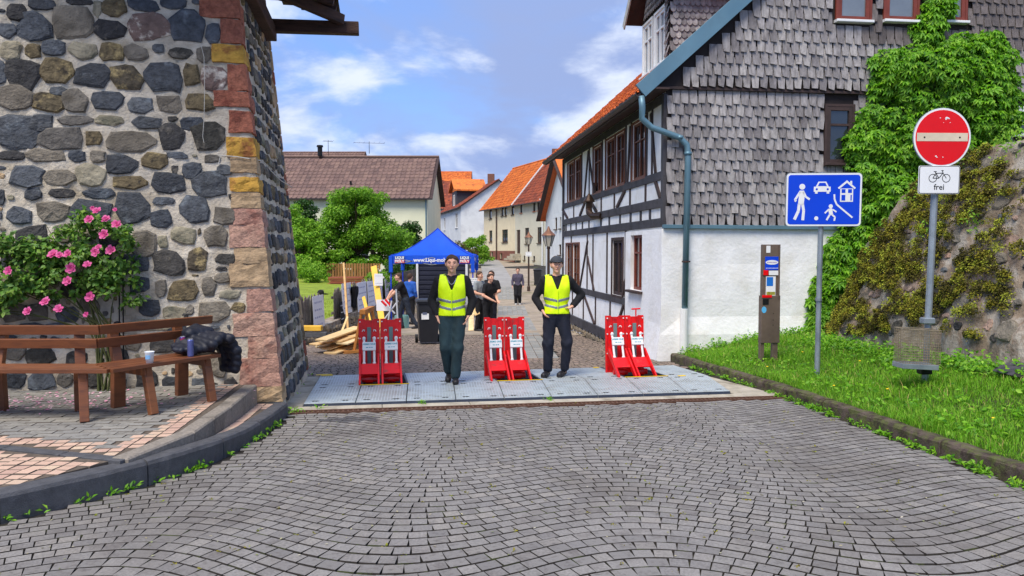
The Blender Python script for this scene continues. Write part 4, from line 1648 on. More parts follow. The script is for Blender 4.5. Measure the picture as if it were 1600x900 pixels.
pieces('roof_tile', tile_items(FR_R, RLEN, SL, m_tile_o, .23, .30, 3, lambda x, y: -3.0 < x < -.8 and y > .95), rt, 160, 'roof_tile_field')
# right-hand slope and back gable close the volume
RID = E0 + GX * (RA + EO) + ZUP * (RA + EO) * PIT
END = E0 + GX * (2 * RA + 2 * EO)
mb = MB()
mb.add([RID, END, END + D1 * RLEN, RID + D1 * RLEN], [(0, 1, 2, 3)])
mb.build('rear_roof', m_tile_o, house)
far = HO + D1 * HL
mb = MB()
mb.add([far - ZUP * 1, far + GX * GW - ZUP * 1, far + GX * GW + ZUP * 4.9, far + GX * RA + ZUP * (rzf(RA) - .15), far + ZUP * 4.9], [(4, 3, 2, 1, 0)])
mb.add([HO + GX * GW - ZUP * 1, HO + GX * GW + ZUP * 4.9, far + GX * GW + ZUP * 4.9, far + GX * GW - ZUP * 1], [(0, 1, 2, 3)])
mb.build('rear_wall', m_plas, house)
# soffit and gutter
mb = MB(); mb.M = frame(HO + ZUP * 4.56, -D1, HN)
mb.box((-HL / 2 + .02, 0, EO / 2), (HL + .4, .03, EO))
mb.build('soffit', m_timb, house)
mb = MB()
g0, g1 = E0 - GX * .06 + GN * .05 - ZUP * .04, E0 + D1 * RLEN - GX * .06 - ZUP * .04
prof = [(math.cos(a) * .075, math.sin(a) * .075) for a in [math.pi * (1 + k / 8) for k in range(9)]]
prof2 = [(x * .9, y * .9) for x, y in prof][::-1]
mb.prism(prof + prof2, 0, (g1 - g0).length, frame(g0, GX, (g1 - g0)) if False else Matrix.Translation(g0) @ Matrix(((GX.x, 0, D1.x, 0), (GX.y, 0, D1.y, 0), (0, 1, 0, 0), (0, 0, 0, 1))))
gut = mb.build('gutter', m_gutter, house)
for k in range(14):
    p = g0 + D1 * (.3 + k * .76)
    MB().beam(p - GX * .085 + ZUP * .01, p + GX * .1 + ZUP * .06, .03, .012).build('gutter_bracket', m_gutter, gut)
# fascia under the tiles
MB().beam(E0 - GX * .0 - ZUP * .075, E0 + D1 * RLEN - ZUP * .075, .05, .12).build('fascia', m_timb, house)

# --- gable cladding
mb = MB()
vtop = 4.72
mb.add([Q(0, 2.05, 0), Q(GW, 2.05, 0), Q(GW, 4.6, 0), Q(0, 4.6, 0)], [(0, 1, 2, 3)])
mb.add([Q(-EO + .1, 4.6, .05), Q(GW + EO - .1, 4.6, .05), Q(GW + EO - .1, rzf(0) - .4, .05), Q(RA, rzf(RA) - .1, .05), Q(-EO + .1, 4.72, .05)], [(0, 1, 2, 3, 4)])
mb.add([Q(-EO + .1, 4.6, .05), Q(GW + EO, 4.6, .05), Q(GW + EO, 4.6, 0), Q(-EO + .1, 4.6, 0)], [(0, 1, 2, 3)])
mb.build('gable_wall', m_under, house)
gwin = []
for (a, b, c, d) in ((1289, 255, 1330, 168), (1305, 33, 1356, -80), (1379, 33, 1430, -80), (1459, 34, 1505, -80), (1586, 214, 1640, 172)):
    u0, v0 = hg(a, b); u1, v1 = hg(c, d)
    gwin.append((u0, u1, v0, v1))


def shingle(name, m, w, l, th, seed, skew=.0, round_=False):
    r = random.Random(seed)
    if round_:
        pts = [(-.5, 1), (-.5, .28), (-.36, .08), (0, -.02), (.36, .08), (.5, .28), (.5, 1)]
        pts = [(x * w, y * l) for x, y in pts]
    else:
        k = r.uniform(.0, .10)
        pts = [(-.46 * w, l), (-.47 * w, .55 * l), ((-.40 + r.uniform(-.05, .05)) * w, r.uniform(-.01, .02)), ((.24 + k) * w, r.uniform(-.03, .01)), (.42 * w, .5 * l), (.46 * w, l)]
    n = len(pts)
    front = [(x, y, (1 - max(0, y) / l) * (.046 + .022 * (x / w)) + th * .4 + (.006 if abs(x) > .3 * w and y < .3 * l else 0)) for x, y in pts]
    back_ = [(x, y, z - th) for x, y, z in front]
    fs = [tuple(range(n))[::-1]] + [(i, (i + 1) % n, n + (i + 1) % n, n + i) for i in range(n)]
    return MB().add(front + back_, fs).mesh(name, m)


SHM = [shingle('shingle_%d' % k, m_shing, .166, .34, .016, k) for k in range(8)]
SHD = [shingle('shingle_damp_%d' % k, m_shdk, .166, .34, .016, 30 + k) for k in range(6)]
rg = random.Random(21)
it = []


def blocked(u, v):
    for (a, b, c, d) in gwin:
        if a - .10 < u < b + .10 and c - .17 < v + .13 and v < d + .08: return True
    return False


rows_l = [2.10 + k * .203 for k in range(12)]
rows_u = [4.64 + k * .215 for k in range(16)]
for ri, v in enumerate(rows_l + rows_u):
    top = ri >= len(rows_l)
    u = (.0 if not top else -EO + .1) + (.09 if ri % 2 else 0) + .09
    while u < 9.2:
        vv = v + rg.uniform(-.012, .012)
        if top and vv + .22 > rzf(u - .12) - .2: pass
        elif not blocked(u, vv):
            damp = noise.noise(Vector((u * .5 + 3, v * .6, 2))) + (.5 if (v > 5.3 and u > 4.6) else 0) + (.35 if v > 4.6 and u > 6 else 0) + (.15 if ri in (11,) else 0) > .36 and u > 3.6
            M = H_G @ Matrix.Translation((u, vv, .015 + (.05 if top else 0))) @ Matrix.Rotation(rg.uniform(-.05, .03), 4, 'Z') @ Matrix.Rotation(rg.uniform(-.05, .05), 4, 'Y')
            it.append((rg.choice(SHD if damp else SHM), M @ Matrix.Diagonal((rg.uniform(.94, 1.03), rg.uniform(.96, 1.04), 1, 1)), .19))
        u += .166
pieces('shingle', it, house, 300, 'shingle_field')
# drip board between the two fields, zinc flashing at the foot
MB().beam(Q(-EO + .15, 4.60, .06), Q(9.5, 4.60, .06), .06, .05).build('drip_board', m_timb, house)
MB().beam(Q(-.05, 2.07, .06), Q(9.5, 2.03, .06), .10, .07, tuple(ZUP)).build('flashing', m_zincb, house)
# verge boards clad in zinc
for sgn in (1,):
    a, b = Q(-EO - .04, EZ - .02, .20), Q(RA, rzf(RA), .20)
    MB().beam(a + ZUP * .02, b + ZUP * .02, .05, .27, tuple(ZUP)).build('verge_board', m_zincb, house)
    MB().beam(a + ZUP * .17 - GN * .06, b + ZUP * .17 - GN * .06, .16, .03, tuple(ZUP)).build('verge_cap', m_zincb, house)
a, b = Q(GW + EO, EZ, .20), Q(RA, rzf(RA), .20)
MB().beam(a, b, .05, .27, tuple(ZUP)).build('verge_board', m_zincb, house)
# gable windows
fr2 = H_G.copy(); fr2.translation = HO + GN * .03
for i, (a, b, c, d) in enumerate(gwin):
    f2 = H_G.copy(); f2.translation = HO + GN * (.08 if i in (1, 2, 3) else .03)
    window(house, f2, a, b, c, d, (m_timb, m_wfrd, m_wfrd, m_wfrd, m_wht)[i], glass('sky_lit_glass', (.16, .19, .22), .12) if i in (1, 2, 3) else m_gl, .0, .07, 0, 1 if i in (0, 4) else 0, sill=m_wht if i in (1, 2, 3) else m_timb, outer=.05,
           curtain=None)
# downpipe with its white foot
pts = [E0 + GN * .02 - ZUP * .09 - GX * .02, E0 + GN * .03 - ZUP * .28 + GX * .0]
for (px, py) in ((1003, 185), (1018, 199), (1062, 215), (1073, 226), (1075, 240), (1070, 482)):
    u, v = hg(px, py, .15)
    pts.append(Q(u, v, .15))
mb = MB(); mb.tube(pts, .058, 10)
for k in (4, 6):
    p = pts[k]
    mb.cyl(p - ZUP * .03, p + ZUP * .03, .07, .07, 10)
dp = mb.build('downpipe', m_zincb, house, smooth=True)
u, v = hg(1072, 410, .15)
MB().cyl(Q(u, v, .15), Q(u, v + .03, .15), .078, .078, 10).build('pipe_clip', m_timb, dp)
u, v = hg(1069, 482, .15); u2, v2 = hg(1068, 552, .15)
MB().cyl(Q(u, v, .15), Q(u2, v2 - .1, .15), .072, .072, 12).build('pipe_foot', m_wht, dp)
# --- dormer
DF = .34                              # set back of the dormer face
s0, s1 = .82, 2.62
DFR = frame(HO + GX * DF + D1 * 0, -D1, HN)
zb, zt_ = 5.05, 6.62
dm = bpy.data.objects.new('dormer', None); C.objects.link(dm); dm.parent = house; dm.matrix_parent_inverse = chain(house).inverted()
DI = DFR.inverted()


def dpx(px, py):
    p = DI @ onplane(px, py, HO + GX * DF, HN)
    return p.x, p.y


na, nb = dpx(1024, 100), dpx(1041, 18)
fa, fb = dpx(1006, 118), dpx(1020, 40)
dw = [(fa[0], fb[0], 5.38, 6.45), (na[0], nb[0] - .06, 5.38, 6.45)]
mb = MB()
wall_holes(mb, DFR, -s1, -s0, zb, zt_, dw, .08)
mid = -(s0 + s1) / 2
mb.add([DFR @ Vector((-s1, zt_, 0)), DFR @ Vector((-s0, zt_, 0)), DFR @ Vector((mid, zt_ + .95, 0))], [(0, 1, 2)])
for sv in (s0, s1):
    o_ = HO + D1 * sv
    f = [o_ + GX * DF + ZUP * zb, o_ + GX * DF + ZUP * zt_, o_ + GX * 2.4 + ZUP * zt_, o_ + GX * 2.4 + ZUP * (rzf(2.4))]
    mb.add(f, [(0, 1, 2, 3)])
mb.build('dormer_wall', m_under, dm)
for q in dw:
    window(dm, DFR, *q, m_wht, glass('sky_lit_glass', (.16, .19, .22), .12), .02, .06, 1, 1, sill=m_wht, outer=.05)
SR = [shingle('scale_%d' % k, m_shing, .105, .20, .012, 60 + k, round_=True) for k in range(3)]
it = []
CF = frame(HO + D1 * s0, GX, GN)
v = 5.0
j = 0
while v < 6.75:
    u = DF + .05 + (.055 if j % 2 else 0)
    while u < 2.3:
        if v + .2 > rzf(u) - .12:
            it.append((rg.choice(SR), CF @ Matrix.Translation((u, v, .008)) @ Matrix.Rotation(rg.uniform(-.04, .04), 4, 'Z'), .1))
        u += .11
    v += .125; j += 1
v = zb
while v < 7.5:
    u = -s1 + .05 + (.055 if j % 2 else 0)
    while u < -s0:
        if not any(a - .1 < u < b + .1 and c - .15 < v + .1 and v < d + .02 for a, b, c, d in dw) and (v < zt_ - .12 or abs(u - mid) < (zt_ + .8 - v) * .85):
            it.append((rg.choice(SR), DFR @ Matrix.Translation((u, v, .008)), .1))
        u += .11
    v += .125; j += 1
pieces('scale_shingle', it, dm, 0, 'scale_shingles')
for sgn in (-1, 1):
    ap = HO + D1 * (-mid) + ZUP * (zt_ + 1.10)
    ev = HO + D1 * (-mid + sgn * ((s1 - s0) / 2 + .28)) + ZUP * (zt_ - .02)
    o0, o1 = GX * (DF - .32), GX * 4.2
    mb = MB()
    up_ = ZUP * .07
    mb.add([ap + o0, ev + o0, ev + o1, ap + o1, ap + o0 + up_, ev + o0 + up_, ev + o1 + up_, ap + o1 + up_],
           [(0, 1, 2, 3), (7, 6, 5, 4), (0, 4, 5, 1), (1, 5, 6, 2), (2, 6, 7, 3), (3, 7, 4, 0)])
    mb.build('dormer_roof', m_timb, dm)
    MB().beam(ap + o0 - GX * .03 - ZUP * .05, ev + o0 - GX * .03 - ZUP * .05, .03, .16).build('barge_board', mat('pale_barge_board', s(176, 172, 166), .7, namt=.15), dm)
print('win', [tuple(round(t, 2) for t in w[:4]) for w in wins], w7, up_plaster)
# ================================================================== HOUSES UP THE STREET
m_cream = mat('cream_render', s(226, 214, 184), .9, nscale=1.2, namt=.07, bump=.3, bscale=12)
m_beige = mat('grey_beige_render', s(206, 204, 188), .9, nscale=1.2, namt=.07, bump=.3, bscale=12)
m_wwall = mat('white_render', s(222, 226, 228), .9, nscale=1.0, namt=.06, stain=s(196, 200, 204), sscale=.7, sfrom=.5, sto=.75)
m_ywall = mat('pale_yellow_render', s(228, 228, 196), .9, nscale=1.0, namt=.06)
m_pwall = mat('pinkish_render', s(226, 214, 210), .9, nscale=1.0, namt=.06)
m_brickp = mat('brown_brick_plinth', s(128, 82, 70), .9, nscale=3, namt=.2, bump=.4, bscale=20)
m_tile_b = mat('brown_concrete_tile', [s(116, 92, 84), s(128, 102, 92), s(104, 82, 76), s(134, 108, 96)], .75, nscale=6, namt=.2, stain=s(84, 68, 64), sscale=1.2, sfrom=.55, sto=.75)
m_tile_r = mat('red_brown_clay_tile', [s(150, 76, 52), s(168, 86, 56), s(134, 66, 48), s(120, 62, 50)], .8, nscale=6, namt=.25, stain=s(92, 54, 46), sscale=.8, sfrom=.5, sto=.7)
m_tile_oo = mat('old_orange_tile', [s(202, 104, 46), s(218, 122, 52), s(186, 90, 42)], .8, nscale=6, namt=.25, stain=s(140, 76, 46), sscale=.9, sfrom=.52, sto=.7)
m_slate = mat('dark_slate', s(60, 62, 70), .7, namt=.2)
m_wdk = mat('dark_window_frame', s(70, 52, 44), .6, namt=.15)
m_terra = mat('terracotta_sill', s(184, 106, 72), .8, namt=.15)
m_chim = mat('chimney_brick', s(120, 82, 68), .9, nscale=8, namt=.3)
m_black = mat('black_metal', s(26, 26, 28), .5, .4, namt=.1)


def gable_house(name, label, O, U, L, W, zb, ze, rise, mwall, mroof, wins=(), over=.35, tw=.30, tl=.36, fmat=None, split=None, mwall2=None, mroof2=None, group=None, cat='house', gwins=(), skipwall=False):
    """facade from O along U (left to right), ridge parallel to it; wins: (u0,u1,v0,v1,mull)"""
    U = Vector(U).normalized()
    Vv = Vector((-U.y, U.x, 0))
    if Vv.y < 0: Vv = -Vv
    h = thing(name, label, cat, Vector((O[0], O[1], zb)) + U * (L / 2) + Vv * (W / 2), 0, group)
    o = Vector((O[0], O[1], 0))
    F_ = frame(o, U, -Vv)
    G_ = frame(o + U * L, Vv, U) if U.cross(Vv).z > 0 else None
    mb = MB()
    holes = [w[:4] for w in wins]
    if split:
        wall_holes(mb, F_, 0, split, zb - .6, ze, [w for w in holes if w[0] < split], .14)
        mb.k = 1
        wall_holes(mb, F_, split, L, zb - .6, ze, [w for w in holes if w[0] >= split], .14)
    else:
        wall_holes(mb, F_, 0, L, zb - .6, ze, holes, .14)
    p = lambda u, w, z: o + U * u + Vv * w + ZUP * z
    mb.k = 1 if split else 0
    # right gable with openings
    wall_holes(mb, frame(o + U * L, Vv, U), 0, W, zb - .6, ze, [w[:4] for w in gwins], .14)
    mb.add([p(L, 0, ze), p(L, W, ze), p(L, W / 2, ze + rise)], [(0, 1, 2)])
    mb.k = 0
    mb.add([p(0, 0, zb - .6), p(0, 0, ze), p(0, W / 2, ze + rise), p(0, W, ze), p(0, W, zb - .6)], [(0, 1, 2, 3, 4)])
    mb.add([p(0, W, zb - .6), p(0, W, ze), p(L, W, ze), p(L, W, zb - .6)], [(0, 1, 2, 3)])
    mb.build('wall', [mwall, mwall2 or mwall], h)
    pit = rise / (W / 2)
    k = math.sqrt(1 + pit * pit)
    rt_ = bpy.data.objects.new('roof', None); C.objects.link(rt_); rt_.parent = h; rt_.matrix_parent_inverse = chain(h).inverted()
    nrm = (ZUP - Vv * pit).normalized()
    e = p(-over, -over, ze - over * pit + .06)
    fr = frame(e, U, nrm)
    sl = (W / 2 + over) * k
    mb = MB(); mb.M = fr
    mb.box(((L + 2 * over) / 2, sl / 2, -.07), (L + 2 * over, sl - .01, .10))
    mb.M = Matrix.Identity(4)
    rdg, back_ = p(-over, W / 2, ze + rise + .06), p(-over, W + over, ze - over * pit + .06)
    LL = U * (L + 2 * over)
    mb.add([rdg, back_, back_ + LL, rdg + LL], [(0, 1, 2, 3)])
    mb.build('roof_deck', m_timb, rt_)
    its = tile_items(fr, (split + over) if split else L + 2 * over, sl, mroof, tw, tl, len(name), None, 1)
    if split:
        fr2_ = fr.copy(); fr2_.translation = fr @ Vector((split + over, 0, 0))
        its += tile_items(fr2_, L + over - split, sl, mroof2 or mroof, tw, tl, len(name) + 3, None, 1)
    pieces('roof_tile', its, rt_, 0, 'roof_tiles')
    MB().tube([rdg + U * .02 + ZUP * .03, rdg + LL - U * .02 + ZUP * .03], .09, 8).build('ridge_cap', mroof, rt_)
    if split:
        a = fr @ Vector((split + over, 0, .06)); b = fr @ Vector((split + over, sl, .06))
        MB().beam(a, b, .12, .10, tuple(nrm)).build('verge_strip', m_wwall, rt_)
    MB().beam(e - Vv * .05 - ZUP * .04, e + LL - Vv * .05 - ZUP * .04, .12, .10).build('gutter', m_gutter, h)
    for w in wins:
        u0, u1, v0, v1 = w[:4]
        ml = w[4] if len(w) > 4 else 0
        if ml == 'door':
            mbd = MB(); mbd.M = F_
            mbd.box(((u0 + u1) / 2, (v0 + v1) / 2, -.1), (u1 - u0, v1 - v0, .05))
            for q in (.25, .62):
                mbd.box(((u0 + u1) / 2, v0 + (v1 - v0) * q, -.07), ((u1 - u0) * .6, (v1 - v0) * .25, .02))
            mbd.build('door', m_wdk, h)
        else:
            window(h, F_, u0, u1, v0, v1, fmat or m_wdk, m_gl, .08, .07, ml, 1 if v1 - v0 > .9 else 0, sill=(w[5] if len(w) > 5 else m_wdk))
    for w in gwins:
        window(h, frame(o + U * L, Vv, U), *w[:4], m_wht, m_gl, .08, .07, 1, 1, sill=m_wht)
    return h, F_, fr, rt_, p


def rect_on(F_, o, n, l, t, r, b):
    I = F_.inverted()
    a = I @ onplane(l, (t + b) / 2, o, n); c = I @ onplane(r, (t + b) / 2, o, n)
    m = (l + r) / 2
    return a.x, c.x, (I @ onplane(m, b, o, n)).y, (I @ onplane(m, t, o, n)).y


# --- cream double house with the orange roof
A = at(756, 324, 77.8); B = at(852, 308, 63.0)
U = Vector((B.x - A.x, B.y - A.y, 0)); Lc = U.length; U.normalize()
o0 = Vector((A.x, A.y, 0)); nrm0 = Vector((U.y, -U.x, 0))
Ft = frame(o0, U, nrm0)
cw = []
zz = lambda x: x / 4.74 + 740
zy = lambda y: y / 4.74 + 230
for (l, t, r, b, m, sl_) in ((115, 450, 135, 530, 0, 0), (205, 437, 222, 510, 0, 0), (230, 434, 246, 508, 0, 0), (280, 425, 300, 500, 0, 0), (345, 410, 360, 487, 0, 1), (440, 397, 458, 475, 0, 1), (472, 393, 490, 470, 0, 1),
                             (115, 617, 138, 700, 0, 0), (210, 610, 253, 705, 1, 0), (318, 612, 345, 788, 'door', 0), (380, 597, 410, 715, 1, 0), (472, 592, 505, 710, 1, 0),
                             (95, 775, 108, 808, 0, 0), (133, 775, 147, 810, 0, 0), (200, 785, 215, 825, 0, 0), (370, 803, 383, 835, 0, 0), (440, 805, 455, 838, 0, 0)):
    q = rect_on(Ft, o0, nrm0, zz(l), zy(t), zz(r), zy(b))
    cw.append((*q, m, m_terra if sl_ else m_wdk))
usp = rect_on(Ft, o0, nrm0, 805, 350, 806, 352)[0]
cream, cF, cR, crt, cp = gable_house('cream_house', 'cream and beige double house with steep orange roof on the far right', (A.x, A.y), U, Lc, 6.8, .2, 6.2, 4.1,
                            m_cream, m_tile_oo, cw, .35, .30, .36, None, usp, m_beige, m_tile_r)
q = rect_on(cF, o0, nrm0, 756, 391, 757, 400)
mb = MB(); mb.M = cF
segs = [w for w in cw if w[3] < 2.6 and w[0] < usp]
wall_holes(mb, cF @ Matrix.Translation((0, 0, .05)) if False else Matrix.Identity(4), 0, 0, 0, 0, []) if False else None
ub = 0
zpl = [1.95, 1.6]
for w in sorted(segs) + [(usp, usp, 0, 0)]:
    if w[0] - ub > .05:
        a, b = ub, w[0]
        mb.add([(a, -.4, .05), (b, -.4, .05), (b, 1.62, .05), (a, 1.62, .05), (a, 1.62, 0), (b, 1.62, 0)], [(0, 1, 2, 3), (3, 2, 5, 4)])
    if w[1] > w[0]:
        mb.add([(w[0], -.4, .05), (w[1], -.4, .05), (w[1], w[2], .05), (w[0], w[2], .05)], [(0, 1, 2, 3)])
        if w[3] < 1.6: mb.add([(w[0], w[3], .05), (w[1], w[3], .05), (w[1], 1.62, .05), (w[0], 1.62, .05)], [(0, 1, 2, 3)])
    ub = w[1]
mb.build('brick_plinth', m_brickp, cream)
MB().cyl(cF @ Vector((usp * .46, .3, .12)), cF @ Vector((usp * .46, 6.1, .12)), .06, .06, 8).build('downpipe', m_wdk, cream)
MB().tube([cF @ Vector((Lc - .35, .1, .12)), cF @ Vector((Lc - .35, 5.6, .12)), cF @ Vector((Lc - .5, 6.05, .3))], .06, 8).build('downpipe', m_wht, cream)
for k in range(3):
    mb = MB(); mb.M = cF
    d_ = [w for w in cw if w[4] == 'door'][0]
    mb.box(((d_[0] + d_[1]) / 2, d_[2] - .12 - k * .2, .3 + k * .15), (1.3, .2, .6 + k * .3))
    mb.build('doorstep', m_conc, cream)
cc = cR @ Vector((Lc * .74, 5.2, 0))
MB().bbox(cc + ZUP * .5, (.6, .6, 1.2), .02).build('chimney', m_chim, cream)
MB().bbox(cR @ Vector((Lc * .97, 2.4, .1)), (1.6, 1.1, .08), .02, cR.to_3x3()).build('skylight', m_wwall, cream)

# --- white gabled house across the bend
U = Vector((-.24, .97, 0)).normalized()
V_ = Vector((.97, .24, 0))
Pn = at(720, 322, 92)
O_ = Vector((Pn.x, Pn.y, 0)) + U * 18.4
Uf = -U
white, wF, wR, wrt, wp = gable_house('white_gabled_house', 'white house with red-brown roof and slate dormer at the bend behind the blue tent', (O_.x, O_.y), Uf, 18.4, 9.6, 1.2, Pn.z, 3.3, m_wwall, m_tile_r,
    [(14.2, 16.0, Pn.z - 2.6, Pn.z - .7, 1, m_wht), (4.4, 5.8, Pn.z - 2.6, Pn.z - .9, 0, m_wht), (13.8, 15.2, 1.6, 3.0, 0, m_wht), (5.6, 6.8, 1.6, 3.0, 0, m_wht)], .3, fmat=m_wht)
dmr = bpy.data.objects.new('dormer', None); C.objects.link(dmr); dmr.parent = white; dmr.matrix_parent_inverse = chain(white).inverted()
mb = MB(); mb.M = wF
mb.box((9.8, Pn.z + 1.3, -2.1), (3.9, 2.5, 2.9))
mb.build('dormer_wall', m_slate, dmr)
mb = MB(); mb.M = wF
mb.prism([(7.4, Pn.z + 2.4), (9.8, Pn.z + 4.0), (12.2, Pn.z + 2.4), (12.2, Pn.z + 2.6), (9.8, Pn.z + 4.2), (7.4, Pn.z + 2.6)], -4.7, -.2)
mb.prism([(7.9, Pn.z + 2.45), (11.7, Pn.z + 2.45), (9.8, Pn.z + 3.85)], -4.6, -.62)
mb.build('dormer_roof', m_tile_oo, dmr)
window(dmr, wF @ Matrix.Translation((0, 0, -.62)), 9.1, 10.5, Pn.z + .5, Pn.z + 2.0, m_wht, m_gl, -.03, .1, 1, 0)
MB().bbox(wp(14, 4.8, Pn.z + 3.7), (.9, .9, 1.6), .03).build('chimney', m_chim, white)

# --- house with red-brown roof between, orange roof farther off
P0 = at(640, 324, 112)
red, *_r = gable_house('red_roofed_house', 'pinkish house with red-brown roof half hidden behind the yellow house', (P0.x, P0.y), (1, .05, 0), 8.6, 9, 2.0, P0.z, 4.2, m_pwall, m_tile_r,
    [(3.9, 5.3, P0.z - 2.5, P0.z - .9, 1, m_wht), (3.8, 4.6, P0.z - 5.6, P0.z - 4.2, 0, m_wht)], .3, fmat=m_wht)
P0 = at(664, 292, 136)
orange, oF, oR, ort, op = gable_house('orange_roofed_house', 'distant house showing only a bright orange roof with two small dormers', (P0.x, P0.y), (1, .02, 0), 8.2, 8, 3.0, P0.z, 3.1, m_pwall, m_tile_oo, [], .3)
for u in (3.2, 6.9):
    mb = MB(); mb.M = oF
    mb.prism([(u - .7, P0.z + .6), (u, P0.z + 1.4), (u + .7, P0.z + .6)], -3.0, -.7)
    mb.build('dormer', m_tile_r, orange)
    window(orange, oF @ Matrix.Translation((0, 0, -.66)), u - .3, u + .3, P0.z + .62, P0.z + 1.0, m_wht, m_gl, .0, .08, 0, 0)

# --- big brown-roofed house behind the garden
P0 = at(668, 306, 58)
Lb = 16.5
m_, bF, bR, brt, bp_ = gable_house('yellow_house', 'pale yellow house with a broad brown tiled roof behind the garden trees', (P0.x - Lb, P0.y), (1, 0, 0), Lb, 10.5, -.2, P0.z, 3.62, m_ywall, m_tile_b,
    [(10.5, 11.9, .9, 2.3, 1, m_wht), (7.0, 8.4, .9, 2.3, 1, m_wht), (3.0, 4.4, .9, 2.3, 1, m_wht)], .42, .38, .54, fmat=m_wht)
MB().cyl(bF @ Vector((Lb - .12, -.4, .1)), bF @ Vector((Lb - .12, P0.z - .2, .1)), .05, .05, 8).build('downpipe', m_zincb, m_)
pv = at(500, 240, 63)
mb = MB(); mb.cyl(pv - ZUP * .2, pv + ZUP * .55, .2, .2, 10); mb.cyl(pv + ZUP * .55, pv + ZUP * .7, .28, .25, 10)
mb.build('roof_vent', m_black, m_)
pv = at(548, 290, 59.3)
mb = MB(); mb.cyl(pv - ZUP * .1, pv + ZUP * .35, .09, .09, 8); mb.build('roof_vent', m_black, m_)


def antenna(p, h, w, label):
    t = thing('antenna', label, 'antenna', p, 0, None)
    MB().cyl(p, p + ZUP * h, .025, .02, 6).build('mast', m_black, t)
    mb = MB()
    mb.cyl(p + ZUP * (h - .08) - Vector((w, 0, 0)), p + ZUP * (h - .14) + Vector((w, 0, 0)), .014, .014, 5)
    for k in range(7):
        x = -w + w * 2 * k / 6
        q = p + ZUP * (h - .08) + Vector((x, 0, 0))
        mb.cyl(q - Vector((0, .3, .1)), q + Vector((0, .3, .12)), .010, .010, 4)
    mb.build('aerial', m_black, t)


antenna(at(513, 243, 63.2), 1.3, .40, 'short television aerial on the brown roof left of the long one')
antenna(at(577, 240, 63.2), 1.0, 1.3, 'long television aerial lying flat over the brown roof ridge')
P0 = at(430, 243, 76)
rr_, *_q = gable_house('rear_house', 'house behind the brown-roofed one, only its roof ridge showing', (P0.x - 3, P0.y), (1, 0, 0), 11.0, 10, -.4, P0.z - 3.0, 3.9, m_ywall, m_tile_b, [], .3, .32, .42)

# --- small white house behind the half-timbered one
Pf = at(853, 338, 46.0)
U = -D1
O_ = Vector((Pf.x, Pf.y, 0))
small = thing('small_white_house', 'narrow white gabled house with dark barge boards just past the half-timbered house', 'house', O_ + GX * 3)
SF = frame(O_, -D1, HN)
ws = [rect_on(SF, O_, HN, 867, 340, 870.5, 358), rect_on(SF, O_, HN, 874.5, 339, 877, 357), rect_on(SF, O_, HN, 873, 382, 877, 398)]
mb = MB()
wall_holes(mb, SF, 0, 10, -1.4, Pf.z, ws, .14)
mb.M = SF
mb.add([(0, Pf.z, 0), (10, Pf.z, 0), (5, Pf.z + 3.0, 0)], [(0, 1, 2)])
mb.add([(0, -1.4, 0), (0, Pf.z, 0), (0, Pf.z, -7), (0, -1.4, -7)], [(0, 1, 2, 3)])
mb.add([(10, -1.4, 0), (10, Pf.z, 0), (10, Pf.z, -7), (10, -1.4, -7)], [(3, 2, 1, 0)])
mb.build('wall', m_wwall, small)
for w in ws: window(small, SF, *w, m_wdk, m_gl, .08, .06, 0, 1, sill=m_wdk)
for (x0, x1) in ((-.5, 5.02), (10.5, 4.98)):
    mb = MB(); mb.M = SF
    sg = 1 if x0 < x1 else -1
    za, zb_ = Pf.z - .30, Pf.z + 3.02
    mb.add([(x0, za, .4), (x1, zb_, .4), (x1, zb_, -7), (x0, za, -7), (x0, za + .12, .4), (x1, zb_ + .12, .4), (x1, zb_ + .12, -7), (x0, za + .12, -7)],
           [(0, 1, 2, 3), (7, 6, 5, 4), (0, 4, 5, 1), (1, 5, 6, 2), (2, 6, 7, 3), (3, 7, 4, 0)])
    mb.build('roof', m_tile_o, small)
    a, b = SF @ Vector((x0, za + .02, .42)), SF @ Vector((x1, zb_ + .02, .42))
    MB().beam(a, b, .05, .26, tuple(HN)).build('barge_board', m_timb, small)

# wooded hill behind everything
m_hill = mat('wooded_hill', s(52, 70, 40), .95, nscale=.02, namt=.3)
V, F = [], []
for i in range(41):
    a = R(-70 + 140 * i / 40)
    for (d, z) in ((240, 6), (300, 14 + 3 * math.sin(i * .9)), (420, 16 + 4 * math.sin(i * .7 + 1))):
        V.append((math.sin(a) * d, math.cos(a) * d, z))
F = [(3 * i + k, 3 * i + 3 + k, 3 * i + 4 + k, 3 * i + 1 + k) for i in range(40) for k in range(2)]
MB().add(V, F).build('hill', m_hill, smooth=True, kind='structure')
# ================================================================== TREES, SHRUBS, CREEPER
m_bark = mat('bark', s(78, 66, 52), .95, nscale=5, namt=.35, bump=.9, bscale=24)
LG = mat('maple_leaf', [s(104, 158, 34), s(138, 190, 48), s(78, 130, 26), s(160, 204, 64), s(62, 108, 24)], .6, namt=.12, trans=.4, nscale=2)
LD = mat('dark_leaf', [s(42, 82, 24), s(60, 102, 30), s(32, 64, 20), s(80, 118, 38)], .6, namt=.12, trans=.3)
LY = mat('bright_leaf', [s(120, 172, 36), s(146, 194, 54), s(96, 150, 30), s(170, 204, 74)], .6, namt=.1, trans=.4)
LR = mat('rose_leaf', [s(76, 120, 44), s(100, 146, 50), s(58, 100, 36), s(128, 164, 54), s(48, 84, 32)], .5, namt=.1, trans=.25)
LC = mat('creeper_leaf', [s(104, 168, 24), s(134, 194, 38), s(76, 140, 22), s(156, 206, 54), s(60, 118, 22), s(118, 182, 30)], .5, namt=.1, trans=.4)
LB = mat('bronze_leaf', [s(96, 92, 40), s(112, 84, 50), s(84, 104, 36), s(132, 124, 62)], .6, namt=.1, trans=.3)


